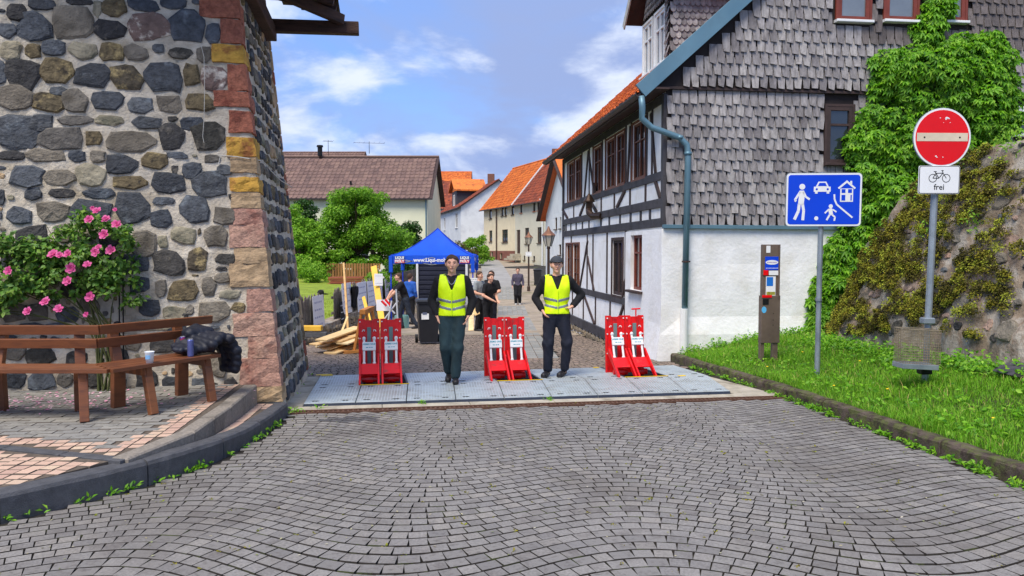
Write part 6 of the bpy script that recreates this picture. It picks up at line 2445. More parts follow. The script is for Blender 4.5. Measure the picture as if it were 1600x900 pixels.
def person(label, pos, yaw, H=1.76, pose=None, top=None, top_mat=m_blk, sleeve='long', trouser=m_blk, vest=False, shoe=m_shoe, sole=None, hair=m_hair, cap=None,
           h=.011, headyaw=0.0, group=None, wide=1.0, chain_=False, lean=0.0, baggy=.0):
    k_ = H / 1.75
    J = dict(hipL=(-.09, 0, .90), hipR=(.09, 0, .90), kneeL=(-.10, -.02, .49), kneeR=(.10, -.02, .49), ankL=(-.10, .03, .09), ankR=(.10, .03, .09),
             toeL=(-.12, -.13, .035), toeR=(.12, -.13, .035),
             shL=(-.185, .0, 1.405), shR=(.185, .0, 1.405), elL=(-.25, .03, 1.12), elR=(.25, .03, 1.12), wrL=(-.25, -.05, .88), wrR=(.25, -.05, .88),
             hdL=None, hdR=None, head=(0, -.015, 1.63))
    J.update(pose or {})
    # bending forward about the hips
    def bend(p):
        if not lean or p[2] < .95: return p
        y, z = p[1], p[2] - .95
        return (p[0], y * math.cos(lean) - z * math.sin(lean), .95 + z * math.cos(lean) + y * math.sin(lean))
    T = {}
    for q, v in J.items():
        if v is None: continue
        T[q] = np.array(bend(v) if q in ('shL', 'shR', 'head') else v) * k_
    nrm = lambda v: v / (np.linalg.norm(v) + 1e-9)
    tor = []
    for (a, b, ra, rb, fl) in (((-.065, .0, .93), (.065, .0, .93), .112, .112, 1.12), ((0, 0, .98), (0, 0, 1.16), .125, .128, 1.22),
                               ((-.07 * wide, 0, 1.20), (.07 * wide, 0, 1.20), .105, .105, 1.15), ((-.085 * wide, -.01, 1.30), (.085 * wide, -.01, 1.30), .108, .108, 1.12), ((-.145 * wide, .005, 1.395), (.145 * wide, .005, 1.395), .062, .062, 1.0),
                               ((-.07, .01, 1.43), (.07, .01, 1.43), .05, .05, 1.0)):
        tor.append((np.array(bend(a)) * k_, np.array(bend(b)) * k_, ra * k_, rb * k_, fl, .05))
    arms, fore, hands, legs, calf = [], [], [], [], []
    for S in 'LR':
        sh, el, wr = T['sh' + S], T['el' + S], T['wr' + S]
        arms.append((sh, el, .056 * k_, .043 * k_, 1, .03))
        fore.append((el, wr, .044 * k_, .029 * k_, 1, .02))
        d = nrm(T['hd' + S] - wr) if T.get('hd' + S) is not None else nrm(wr - el)
        side = nrm(np.cross(d, np.array([0, 1.0, 0.15]))) * (1 if S == 'R' else -1)
        if abs(d[1]) > .9: side = np.array([1.0, 0, 0])
        inn = nrm(np.cross(side, d))
        pc = wr + d * .045 * k_
        for q in (-.5, .5):
            hands.append((wr + inn * q * .024 * k_, wr + d * .085 * k_ + inn * q * .045 * k_, .017 * k_, .016 * k_, 1, .015))
        for q, ln in ((-1.5, .062), (-.5, .075), (.5, .080), (1.5, .070)):
            b0 = wr + d * .088 * k_ + inn * q * .0185 * k_
            d2 = nrm(d - side * .22 + inn * q * .04)
            m1 = b0 + d2 * ln * .5 * k_
            d3 = nrm(d - side * .75)
            hands.append((b0, m1, .0088 * k_, .0082 * k_, 1, .006)); hands.append((m1, m1 + d3 * ln * .5 * k_, .0082 * k_, .0068 * k_, 1, .004))
        t0 = wr + d * .03 * k_ - inn * .024 * k_
        t1 = t0 + nrm(d * .7 - inn * .75 - side * .2) * .045 * k_
        hands.append((t0, t1, .0125 * k_, .0100 * k_, 1, .008)); hands.append((t1, t1 + nrm(d - inn * .25 - side * .4) * .034 * k_, .0098 * k_, .008 * k_, 1, .004))
        hp, kn, an, to = T['hip' + S], T['knee' + S], T['ank' + S], T['toe' + S]
        legs.append((hp, kn, .085 * k_, .056 * k_, 1, .04)); calf.append((kn, an, .056 * k_, .038 * k_, 1, .03))
    hc = T['head']
    hy = headyaw
    def hp_(x, y, z):
        x, y, z = x * k_, y * k_, z * k_
        return hc + np.array([x * math.cos(hy) - y * math.sin(hy), x * math.sin(hy) + y * math.cos(hy), z])
    nk0 = np.array(bend((0, .012, 1.42))) * k_
    head = [(nk0, hp_(0, .015, -.07), .056 * k_, .052 * k_, 1, .02),
            (hp_(0, .012, .0), hp_(0, .012, .035), .080 * k_, .082 * k_, .88, .02), (hp_(0, -.035, -.065), hp_(0, -.03, -.01), .046 * k_, .060 * k_, 1, .03),
            (hp_(0, -.070, -.092), hp_(0, -.068, -.088), .022 * k_, .022 * k_, 1, .02),
            (hp_(-.036, -.078, .030), hp_(.036, -.078, .030), .013 * k_, .013 * k_, 1, .012),
            (hp_(0, -.092, .018), hp_(0, -.112, -.020), .010 * k_, .0145 * k_, 1, .010),
            (hp_(-.040, -.064, -.018), hp_(-.032, -.064, -.03), .024 * k_, .022 * k_, 1, .015), (hp_(.040, -.064, -.018), hp_(.032, -.064, -.03), .024 * k_, .022 * k_, 1, .015),
            (hp_(-.018, -.088, -.055), hp_(.018, -.088, -.055), .009 * k_, .009 * k_, 1, .006),
            (hp_(-.086, .012, .020), hp_(-.084, .008, -.022), .014 * k_, .010 * k_, 1, .006), (hp_(.086, .012, .020), hp_(.084, .008, -.022), .014 * k_, .010 * k_, 1, .006)]
    allp = tor + arms + fore + hands + legs + calf + head
    pts = np.array([p[0] for p in allp] + [p[1] for p in allp] + [T['toeL'], T['toeR']])
    lo, hi = pts.min(0) - .19, pts.max(0) + .19
    lo[2] = -.03
    root = thing('person', label, 'person', pos, yaw, group)

    def put(name, prims, off, m, cut=None, kk=1.0, hh=None, lo_=None, hi_=None, fold=0.0, parent=None):
        F_ = Field(lo if lo_ is None else lo_, hi if hi_ is None else hi_, hh or h)
        for p in prims: F_.prim(p[0], p[1], p[2], p[3], p[5] * kk, p[4], off)
        X, Y, Z = F_.grid()
        if fold:
            F_.f += (fold * (np.sin(Z * 31 + np.sin(X * 27 + Z * 9) * 2.2 + Y * 29 + X * 36) * .6 + np.sin(Z * 17 - X * 47 + Y * 23 + np.sin(Z * 13) * 1.5) * .6)).astype(np.float32)
        if cut is not None: F_.f = cut(X, Y, Z, F_.f).astype(np.float32)
        o = link(name, F_.mesh(name, m), parent or root)
        o.matrix_parent_inverse = Matrix.Identity(4)
        return o
    feet = []
    for S in 'LR':
        feet.append((T['ank' + S] + np.array([0, .02, -.045]) * k_, T['toe' + S], .036 * k_, .03 * k_, 1, .02))
    put('body', allp + feet, 0, m_skin)
    # clothes
    zt = (1.487) * k_
    def cut_top(X, Y, Z, f):
        if lean:
            nz, ny = math.cos(lean), -math.sin(lean)
            hgt = (Z - .95 * k_) * nz + Y * ny
            f = np.maximum(f, hgt - .545 * k_)
            return np.maximum(f, .90 * k_ - Z)
        f = np.maximum(f, Z - zt - Y * .25)
        return np.maximum(f, .93 * k_ - Z - X * 0)
    sl = []
    for i, S in enumerate('LR'):
        if sleeve == 'long':
            sl.append(arms[i])
            a, b = fore[i][0], fore[i][1]
            sl.append((a, a + (b - a) * .93, .047 * k_, .034 * k_, 1, .02))
        else:
            a, b = arms[i][0], arms[i][1]
            sl.append((a, a + (b - a) * .62, .058 * k_, .056 * k_, 1, .03))
    put(top or 'sweater', tor + sl, .012, top_mat, cut_top, fold=.0035)
    tr = [tor[0]] + [(p[0], p[1], p[2] + baggy, p[3] + baggy, 1, .04) for p in legs] + [(p[0], p[0] + (p[1] - p[0]) * .92, p[2] + baggy * 1.1, p[3] + .012 + baggy * .7, 1, .03) for p in calf]
    put('trousers', tr, .012, trouser, lambda X, Y, Z, f: np.maximum(f, Z - 1.005 * k_), fold=.0055)
    for S in 'LR':
        an, to = T['ank' + S], T['toe' + S]
        he = an + np.array([0, .035, -.045]) * k_
        prims = [(he, to, .040 * k_, .036 * k_, 1, .02), (he + np.array([0, -.01, .03]) * k_, he + np.array([0, -.04, .05]) * k_, .038 * k_, .034 * k_, 1, .02), (he + (to - he) * .65, to, .041 * k_, .034 * k_, 1, .02)]
        dz = min(he[2], to[2]) - .032 * k_
        cl = lambda X, Y, Z, f, a=he, b=to: np.maximum(f, -(Z - (a[2] + (b[2] - a[2]) * np.clip((Y - a[1]) / (b[1] - a[1] - 1e-6), 0, 1) - .034 * k_)))
        l2 = np.minimum(he, to) - .09; h2 = np.maximum(he, to) + .12
        sh_ = put('shoe', prims, .002, shoe, cl, hh=.007, lo_=l2, hi_=h2)
        if sole:
            cs = lambda X, Y, Z, f, a=he, b=to: np.maximum(cl(X, Y, Z, f), (Z - (a[2] + (b[2] - a[2]) * np.clip((Y - a[1]) / (b[1] - a[1] - 1e-6), 0, 1) - .012 * k_)))
            put('sole', prims, .006, sole, cs, hh=.007, lo_=l2, hi_=h2, parent=sh_)
    hl, hh2 = hc - .17, hc + .17
    rot = (math.cos(-hy), math.sin(-hy))
    def loc(X, Y, Z):
        x, y = X - hc[0], Y - hc[1]
        return x * rot[0] - y * rot[1], x * rot[1] + y * rot[0], Z - hc[2]
    def cut_hair(X, Y, Z, f):
        x, y, z = loc(X, Y, Z)
        return np.maximum(f, (.080 - .92 * (y + .075)) * k_ - z + .007 * np.sin(x * 120) + .005 * np.sin(x * 290 + 1))
    put('hair', head[1:2], .014, hair, cut_hair, hh=.007, lo_=hl, hi_=hh2, fold=.004)
    if cap:
        def cut_cap(X, Y, Z, f):
            x, y, z = loc(X, Y, Z)
            return np.maximum(f, .042 * k_ - z)
        br = [(hp_(-.03, -.10, .052), hp_(.03, -.10, .052), .03 * k_, .03 * k_, 1, .02), (hp_(-.02, -.13, .047), hp_(.02, -.13, .047), .026 * k_, .026 * k_, 1, .02)]
        c_ = put('cap', head[1:2], .017, cap, cut_cap, hh=.008, lo_=hl, hi_=hh2)
        Fb = Field(hl - .03, hh2, .007)
        for p in br: Fb.prim(p[0], p[1], p[2], p[3], p[5])
        X, Y, Z = Fb.grid()
        Fb.f = np.maximum(Fb.f, np.abs(Z - hc[2] - .048 * k_) - .009).astype(np.float32)
        b_ = link('brim', Fb.mesh('brim', cap), c_); b_.matrix_parent_inverse = Matrix.Identity(4)
    for sx in (-1, 1):
        mb = MB(); p = hp_(sx * .032, -.083, .012); mb.ball(tuple(p), (.011 * k_, .007 * k_, .006 * k_), 8, 6)
        o = mb.build('eye', m_eye, root); o.matrix_parent_inverse = Matrix.Identity(4)
        mb = MB(); mb.tube([hp_(sx * .016, -.093, .031), hp_(sx * .034, -.092, .036), hp_(sx * .052, -.080, .030)], .0045 * k_, 5)
        o = mb.build('eyebrow', hair, root); o.matrix_parent_inverse = Matrix.Identity(4)
    mb = MB(); mb.tube([hp_(-.022, -.092, -.056), hp_(0, -.099, -.055), hp_(.022, -.092, -.056)], .005 * k_, 5)
    o = mb.build('mouth', m_lip, root); o.matrix_parent_inverse = Matrix.Identity(4)
    if vest:
        z0, z1, vz = .925 * k_, 1.482 * k_, 1.28 * k_
        def cut_vest(X, Y, Z, f, t=0):
            f = np.maximum(f, z0 - Z)
            f = np.maximum(f, Z - z1 - Y * .2)
            arm = np.abs(X) - (.186 - .16 * np.clip((Z / k_ - 1.20) * 1.3, -.15, .33) ** 2) * k_
            f = np.maximum(f, arm)
            vn = np.minimum(np.minimum((.010 + .36 * (Z / k_ - 1.28)) * k_ - np.abs(X), -(Y - .0)), Z - vz)
            return np.maximum(f, vn)
        v_ = put('safety_vest', tor, .030, m_hiv, cut_vest, fold=.003)
        for (a, b) in ((1.005, 1.048), (1.105, 1.148)):
            put('reflective_band', tor, .033, m_refl, lambda X, Y, Z, f, a=a, b=b: np.maximum(np.maximum(cut_vest(X, Y, Z, f), a * k_ - Z + (np.abs(X) - .06) * .22), Z - b * k_ - (np.abs(X) - .06) * .22), fold=.003, parent=v_)
        mb = MB(); mb.tube([np.array((0, -.150, 1.27)) * k_, np.array((0, -.150, 1.15)) * k_, np.array((0.002, -.146, 1.03)) * k_, np.array((0.004, -.142, .94)) * k_], .006, 5)
        o = mb.build('zip', m_hiv, v_); o.matrix_parent_inverse = Matrix.Identity(4)
    if chain_:
        mb = MB()
        mb.tube([np.array((x, y, z)) * k_ for x, y, z in ((-.062, -.03, 1.465), (-.055, -.09, 1.42), (-.03, -.125, 1.375), (0, -.135, 1.355), (.03, -.125, 1.375), (.055, -.09, 1.42), (.062, -.03, 1.465))], .006, 5)
        o = mb.build('necklace', mat('silver', s(200, 200, 204), .3, .8, namt=.05), root); o.matrix_parent_inverse = Matrix.Identity(4)
    return root


def on_plate(px, py):
    p = at(px, py, 10)
    for _ in range(30):
        u, v = uv(p.x, p.y)
        z = pp(u, v).z + .002
        p = onz(px, py, z)
    return p


pa = on_plate(707, 597)
person('walking man in yellow vest and dark green trousers between left and middle barriers', pa, .03, 1.77,
       dict(kneeL=(-.085, -.10, .50), ankL=(-.055, .13, .13), toeL=(-.06, -.02, .035), kneeR=(.075, -.12, .49), ankR=(.045, -.10, .085), toeR=(.055, -.25, .04),
            elL=(-.285, .07, 1.13), wrL=(-.205, -.02, .925), hdL=(-.17, -.06, .82), elR=(.285, .06, 1.13), wrR=(.225, -.03, .93), hdR=(.19, -.07, .83)),
       'sweater', m_blk, 'long', m_green, True, m_shoe, None, m_hair, None, .009, headyaw=.05, group='people in yellow vests on the barrier plate', chain_=True, baggy=.012)
pb = on_plate(869, 588)
person('man in yellow vest and dark cap, hands on hips, right of the middle barrier', pb, .08, 1.76,
       dict(kneeL=(-.125, -.03, .49), ankL=(-.12, .03, .09), toeL=(-.20, -.12, .035), kneeR=(.155, -.03, .50), ankR=(.13, .06, .09), toeR=(.035, -.09, .035),
            elL=(-.30, .07, 1.15), wrL=(-.215, -.05, .985), hdL=(-.17, -.10, .90), elR=(.385, .10, 1.19), wrR=(.235, -.03, 1.035), hdR=(.15, -.09, 1.0)),
       'sweater', m_blk, 'long', m_navy, True, m_shoe, m_shoe, m_hair, mat('dark_grey_cap', s(58, 62, 68), .9, namt=.2, bump=.3), .009, headyaw=-.05, group='people in yellow vests on the barrier plate', baggy=.011)


def gp(px, py):
    p = ground_hit(px, py)
    return (p.x, p.y, p.z + .004)


WK = dict(kneeL=(-.09, -.12, .50), ankL=(-.08, .02, .10), toeL=(-.09, -.14, .045), kneeR=(.09, -.05, .48), ankR=(.09, .16, .12), toeR=(.10, .02, .035))
person('person walking down the street in purple-grey sweater, black trousers and white shoes', gp(809, 477), .0, 1.76, WK, 'sweater', m_purp, 'long', m_blk, False, m_sole, None, m_hairb, None, .013, baggy=.02)
FW = dict(elL=(-.27, -.02, 1.14), wrL=(-.14, -.26, 1.08), elR=(.27, -.02, 1.14), wrR=(.12, -.27, 1.04))
person('man in grey and white shirt with black waistcoat, leftmost of the three beside the tent', gp(749, 518), R(60), 1.82, FW, 'shirt', m_greyc, 'short', m_blk, False, m_shoe, None, m_hairb, None, .012, group='helpers standing beside the blue tent')
person('man in black t-shirt with bent arms, frontmost of the three standing beside the tent', gp(762, 522), R(50), 1.76,
       dict(elL=(-.25, -.06, 1.12), wrL=(-.10, -.30, .98), elR=(.25, -.08, 1.12), wrR=(.10, -.30, .96)), 'tshirt', m_blk, 'short', m_blk, False, m_shoe, None, m_hair, None, .012, headyaw=-.2, lean=.15, group='helpers standing beside the blue tent')
person('man in black t-shirt and short dark hair, rearmost of the three beside the tent', gp(768, 514), R(-20), 1.84, FW, 'tshirt', m_blk, 'short', m_navy, False, m_shoe, None, m_hair, None, .012, group='helpers standing beside the blue tent')
wk = person('man in black top with orange patch leaning over the boards by the fence', gp(634, 514), R(-75), 1.80,
            dict(kneeL=(-.10, -.16, .50), ankL=(-.10, -.10, .09), toeL=(-.11, -.26, .035), kneeR=(.10, .10, .50), ankR=(.10, .34, .10), toeR=(.11, .20, .035),
                 elL=(-.22, -.42, 1.12), wrL=(-.16, -.55, .92), elR=(.22, -.40, 1.10), wrR=(.12, -.54, .93)), 'tshirt', m_blk, 'short', m_jean, False, m_shoe, None, m_hairb, None, .012, lean=.30)
person('person in blue jacket standing behind the man who leans over the boards', gp(641, 507), R(150), 1.74, None, 'jacket', m_blue, 'long', m_blk, False, m_shoe, None, m_hair, None, .013)
person('person in dark clothes under the tent, mostly hidden behind the left vested man', gp(713, 512), R(20), 1.66, None, 'sweater', m_navy, 'long', m_blk, False, m_shoe, None, m_hairb, None, .014)
# ================================================================== TENT, FENCE, WORKSITE THINGS
m_tent = mat('blue_tent_cloth', s(12, 84, 214), .7, nscale=2, namt=.10, bump=.25, bscale=8, trans=.12)
m_tentd = mat('blue_tent_leg', s(18, 60, 190), .55, namt=.1)
m_lred = mat('logo_red', s(214, 24, 40), .6, namt=0)
m_lblue = mat('logo_blue', s(20, 60, 150), .6, namt=0)
m_lwht = mat('logo_white', s(232, 234, 236), .6, namt=0)
TX0, TX1, TY0, TY1 = -4.42, -1.43, 27.0, 29.9
TG = rz(28.3)
ZE = at(675, 400, 27).z + .02
PEAK = at(684, 357, 28.45)
tent = thing('gazebo_tent', 'blue pop-up gazebo tent standing in the street behind the barriers', 'tent', ((TX0 + TX1) / 2, (TY0 + TY1) / 2, TG))
mb = MB()
# roof: four faces sagging between the ridge lines, with a raised peak
N_ = 10
cx_, cy_ = (TX0 + TX1) / 2 + .0, (TY0 + TY1) / 2
cx_ = PEAK.x
ring = [(TX0, TY0), (TX1, TY0), (TX1, TY1), (TX0, TY1)]
def rz_t(r):          # height profile from eave (r=1) to peak (r=0)
    return ZE + (PEAK.z - ZE) * ((1 - r) ** 1.45)
vs, fs = [], []
for k in range(4):
    a, b = ring[k], ring[(k + 1) % 4]
    o = len(vs)
    for j in range(N_ + 1):
        r_ = 1 - j / N_
        for i in range(N_ + 1):
            t = i / N_
            x = a[0] + (b[0] - a[0]) * t; y = a[1] + (b[1] - a[1]) * t
            sag = .055 * math.sin(math.pi * t) * math.sin(math.pi * min(1, r_ * 1.0)) if 0 < r_ < 1 else 0
            vs.append((cx_ + (x - cx_) * r_, cy_ + (y - cy_) * r_, rz_t(r_) - sag + .012 * noise.noise(Vector((x * r_ * 3, y * r_ * 3, k)))))
    for j in range(N_):
        for i in range(N_):
            q = o + j * (N_ + 1) + i
            fs.append((q, q + 1, q + N_ + 2, q + N_ + 1))
mb.add(vs, fs)
mb.build('canopy', m_tent, tent, smooth=False)
mb = MB()
for k in range(4):
    a, b = Vector((*ring[k], ZE + .015)), Vector((PEAK.x, cy_, PEAK.z + .012))
    mb.tube([Vector((cx_ + (a.x - cx_) * r_, cy_ + (a.y - cy_) * r_, rz_t(r_) + .012)) for r_ in [1 - i / 8 for i in range(9)]], .014, 5)
mb.build('seam', m_tentd, tent)
VH = .30
vs, fs = [], []
for k in range(4):
    a, b = ring[k], ring[(k + 1) % 4]
    o = len(vs)
    for j in range(3):
        for i in range(13):
            t = i / 12
            z = ZE - VH * j / 2 + (.012 * math.sin(t * 19 + k) if j == 2 else 0)
            w = .02 * math.sin(t * 23 + k * 2) * j / 2
            n_ = ((b[1] - a[1]), -(b[0] - a[0])); l = math.hypot(*n_)
            vs.append((a[0] + (b[0] - a[0]) * t + n_[0] / l * (.01 + w), a[1] + (b[1] - a[1]) * t + n_[1] / l * (.01 + w), z))
    for j in range(2):
        for i in range(12):
            q = o + j * 13 + i
            fs.append((q, q + 13, q + 14, q + 1))
val = MB().add(vs, fs).build('valance', m_tent, tent)
frv = frame((cx_, TY0 - .045, ZE - VH * .5), (1, 0, 0), (0, -1, 0))
text('www.Liqui-moly.com', .20, m_lwht, frv @ Matrix.Translation((.05, -.02, .0)), val, depth=.002, bold=.006, sx=.92)
for (x, y0, fx) in ((TX0 + .32, 0, None), (TX1 - .30, 0, None)):
    f_ = frame((x, TY0 - .045, ZE - VH * .5), (1, 0, 0), (0, -1, 0))
    mb = MB(); mb.M = f_
    mb.box((0, .0, -.004), (.36, .26, .004))
    mb.build('logo_panel', m_lblue, val)
    text('LIQUI', .135, m_lwht, f_ @ Matrix.Translation((0, .062, .003)), val, 'lettering', .001, .006, .95)
    mb = MB(); mb.M = f_; mb.box((0, -.065, .001), (.35, .115, .004)); mb.build('logo_bar', m_lred, val)
    text('MOLY', .125, m_lwht, f_ @ Matrix.Translation((0, -.062, .006)), val, 'lettering', .001, .006, 1.0)
f_ = frame((TX1 + .045, TY0 + .6, ZE - VH * .5), (0, 1, 0), (1, 0, 0))
text('LIQUI', .14, m_lwht, f_, val, depth=.002, bold=.006)
for (x, y) in ring:
    z0 = rz(y)
    mb = MB()
    mb.beam((x, y, z0 + .02), (x, y, ZE), .045, .045)
    lg = mb.build('leg', m_tentd, tent)
    mb = MB(); mb.beam((x, y, ZE - .62), (x, y, ZE - .02), .13, .13, (0, 1, 0)); mb.build('leg_sleeve', m_tent, lg)
    mb = MB(); mb.bbox((x, y, z0 + .012), (.14, .14, .02), .004); mb.build('foot_plate', m_greyc, lg)
mb = MB()
for (a, b) in ((0, 1), (1, 2), (2, 3), (3, 0)):
    A_, B_ = Vector((*ring[a], ZE - .34)), Vector((*ring[b], ZE - .34))
    for t0 in (0, .5):
        p, q = A_.lerp(B_, t0), A_.lerp(B_, t0 + .5)
        mb.beam(p, q + ZUP * .26, .02, .03); mb.beam(p + ZUP * .26, q, .02, .03)
mb.build('scissor_frame', m_greyc, tent)
# dark ribbed trailer behind the tent with white corner posts
m_trail = mat('dark_blue_panel', s(36, 40, 58), .6, nscale=3, namt=.15)
l_, r_ = at(652, 400, 31.2), at(729, 400, 31.2)
tb = rz(31.2)
trailer = thing('trailer', 'dark ribbed trailer with white corner posts standing behind the blue tent', 'trailer', ((l_.x + r_.x) / 2, 32, tb))
tz1 = at(690, 394, 31.2).z
mb = MB(); mb.bbox(((l_.x + r_.x) / 2, 32.2, (tb + .35 + tz1) / 2), (r_.x - l_.x, 2.0, tz1 - tb - .35), .02)
bd = mb.build('body', m_trail, trailer)
n_ = 11
for k in range(n_):
    z = tb + .45 + (tz1 - tb - .55) * k / (n_ - 1)
    MB().bbox(((l_.x + r_.x) / 2, 31.19, z), (r_.x - l_.x - .1, .03, (tz1 - tb - .55) / n_ * .72), .01).build('panel', m_trail, bd)
for x in (l_.x, r_.x):
    MB().bbox((x, 31.16, (tb + .3 + tz1 + .08) / 2), (.09, .09, tz1 + .08 - tb - .3), .01).build('corner_post', m_wht, trailer)
MB().bbox(((l_.x + r_.x) / 2, 31.16, tz1 + .05), (r_.x - l_.x, .09, .09), .01).build('top_rail', m_wht, trailer)
for sx in (-.6, .6):
    mb = MB(); x = (l_.x + r_.x) / 2 + sx
    mb.cyl((x - .1, 31.5, tb + .26), (x + .1, 31.5, tb + .26), .26, .26, 16)
    mb.build('wheel', m_black, trailer)
p_ = at(702, 388, 34)
# small white sign hanging on the tent's front right leg
def notice(label, p, w, h, n=(0, -1, 0), m=m_wht, lines=3, name='notice', cat='notice', mline=None, fr=None):
    t = thing(name, label, cat, p)
    f_ = fr or frame(p, Vector((-n[1], n[0], 0)), n)
    if not fr and (f_ @ Vector((0, 1, 0)) - f_.translation).z < 0: f_ = f_ @ Matrix.Rotation(math.pi, 4, 'Z')
    mb = MB(); mb.M = f_
    mb.bbox((0, 0, 0), (w, h, .008), .002)
    sh = mb.build('sheet', m, t)
    mb = MB(); mb.M = f_
    r = random.Random(int(p[0] * 100) + int(p[1] * 10))
    for k in range(lines):
        y = h * (.32 - .62 * k / max(1, lines - 1))
        x = -w * .36
        while x < w * .30:
            l = w * r.uniform(.05, .16)
            mb.box((x + l / 2, y, .0052), (l, h * .05, .001)); x += l + w * .05
    if lines: mb.build('printed_line', mline or mat('grey_print', s(96, 104, 128), .7, namt=0), sh, kind='stuff')
    return t


pn = at(740, 440, 26.9)
notice('white paper notice fixed to the right front leg of the blue tent', (pn.x, 26.92, pn.z), .36, .26, lines=3)

# ---- rubbish bin with lid, two wheels and a sticker
m_bin = mat('black_bin_plastic', s(34, 36, 42), .5, nscale=4, namt=.15)


def wheelie(name, label, p, H, yaw, sticker=None):
    t = thing(name, label, 'bin', p, yaw)
    k = H / 1.05
    f = []
    mb = MB()
    def ring(w, d, z): return [(-w, -d, z), (w, -d, z), (w, d, z), (-w, d, z)]
    rs = [ring(.20 * k, .20 * k, .05 * k), ring(.245 * k, .26 * k, .80 * k), ring(.245 * k, .26 * k, .94 * k), ring(.27 * k, .285 * k, .95 * k), ring(.27 * k, .285 * k, .985 * k)]
    vs = [v for r in rs for v in r]
    fs = [(3, 2, 1, 0)]
    for i in range(len(rs) - 1):
        for a in range(4):
            b = (a + 1) % 4
            fs.append((i * 4 + a, i * 4 + b, i * 4 + 4 + b, i * 4 + 4 + a))
    fs.append((16, 17, 18, 19))
    mb.add(vs, fs)
    for o in (mb.build('body', m_bin, t),): o.matrix_parent_inverse = Matrix.Identity(4)
    mb = MB()
    rs = [ring(.285 * k, .30 * k, .988 * k), ring(.285 * k, .30 * k, 1.01 * k), ring(.25 * k, .26 * k, 1.045 * k), ring(.15 * k, .16 * k, 1.055 * k)]
    mb.add([v for r in rs for v in r], [(i * 4 + a, i * 4 + (a + 1) % 4, i * 4 + 4 + (a + 1) % 4, i * 4 + 4 + a) for i in range(3) for a in range(4)] + [(12, 13, 14, 15)])
    o = mb.build('lid', m_bin, t); o.matrix_parent_inverse = Matrix.Identity(4)
    mb = MB(); mb.cyl((-.22 * k, .33 * k, .95 * k), (.22 * k, .33 * k, .95 * k), .017, .017, 8)
    for x in (-.2, .2): mb.cyl((x * k, .27 * k, .95 * k), (x * k, .33 * k, .95 * k), .015, .015, 6)
    o = mb.build('handle', m_bin, t); o.matrix_parent_inverse = Matrix.Identity(4)
    for x in (-.25, .25):
        mb = MB(); mb.cyl(((x - .03) * k, .24 * k, .10 * k), ((x + .03) * k, .24 * k, .10 * k), .10 * k, .10 * k, 14)
        o = mb.build('wheel', m_black, t); o.matrix_parent_inverse = Matrix.Identity(4)
    if sticker:
        mb = MB(); mb.box((-.09 * k, -.253 * k, .70 * k), (.17 * k, .006, .22 * k), Matrix.Rotation(R(-4), 3, 'X'))
        o = mb.build('sticker', m_wht, t); o.matrix_parent_inverse = Matrix.Identity(4)
        mb = MB(); mb.box((-.10 * k, -.260 * k, .73 * k), (.10 * k, .004, .05 * k)); mb.box((-.09 * k, -.252 * k, .645 * k), (.12 * k, .006, .02 * k))
        o = mb.build('sticker_print', mat('grey_print', s(96, 104, 128), .7, namt=0), t); o.matrix_parent_inverse = Matrix.Identity(4)
    return t


p = gp(669, 537)
wheelie('wheeled_bin', 'black wheeled rubbish bin with white sticker beside the man in the left vest', p, 1.08, R(12), True)
p = gp(838, 446)
wheelie('wheeled_bin', 'dark wheeled bin in the distance beside the street lamp post', (p[0] + .1, p[1], p[2]), 1.0, R(-10))

# ---- picket fence on a low stone wall, along the left of the street
m_picket = mat('weathered_picket', [s(104, 96, 88), s(124, 114, 104), s(88, 82, 78), s(138, 128, 116)], .9, nscale=4, namt=.25, bump=.5, bscale=30, stretch=(4, 4, 1))
FA, FB = Vector((-5.05, 17.6, 0)), Vector((-4.75, 36.5, 0))
FD = (FB - FA).normalized()
lw = thing('low_garden_wall', 'low rubble wall carrying the picket fence along the left side of the street', 'wall', (FA + FB) / 2 + ZUP * -.9)
mb = MB()
y = FA.y
zw = lambda y: -.36 + .0165 * (y - 18)
V = []
ysw = [17.2 + k * 1.0 for k in range(21)]
for y in ysw:
    x = FA.x + (FB.x - FA.x) * (y - FA.y) / (FB.y - FA.y)
    V += [(x + .16, y, rz(y) - .05), (x + .12, y, zw(y)), (x - .3, y, zw(y)), (x - .3, y, rz(y) - .05)]
F = [(4 * i + k, 4 * i + k + 1, 4 * i + 5 + k, 4 * i + 4 + k) for i in range(20) for k in range(3)] + [(0, 3, 2, 1), (80, 81, 82, 83)]
MB().add(V, F).build('mortar_core', m_wm, lw)
r = random.Random(8)
it = []
for y in np.arange(17.4, 37, .34):
    x = FA.x + (FB.x - FA.x) * (y - FA.y) / (FB.y - FA.y) + .145
    z = rz(y)
    while z < zw(y) - .05:
        h = r.uniform(.12, .22)
        if z + h > zw(y) + .03: break
        M = frame((x, y + r.uniform(-.1, .1), z + h / 2), (0, 1, 0), (1, 0, .05)) 
        link('stone', rubble(r.uniform(.26, .38), h, .04, r.randrange(99999), m_plinth, sq=3.5, n=8), lw, M)
        z += h
for y in np.arange(17.3, 18.0, .3):
    pass
fence = thing('picket_fence', 'grey weathered picket fence with paper sheets hung along the street side', 'fence', (FA + FB) / 2 + ZUP * -.35)
it = []
y = 17.7
pk_m = []
for k in range(4):
    mb = MB()
    h = .86 + .05 * (k - 1.5)
    mb.prism([(-.045, 0), (.045, 0), (.045, h - .05), (.0, h), (-.045, h - .05)], -.011, .011)
    pk_m.append(mb.mesh('picket_%d' % k, m_picket))
tall = [MB().prism([(-.06, 0), (.06, 0), (.06, .80), (-.06, .80)], -.011, .011).mesh('picket_tall', m_picket)]
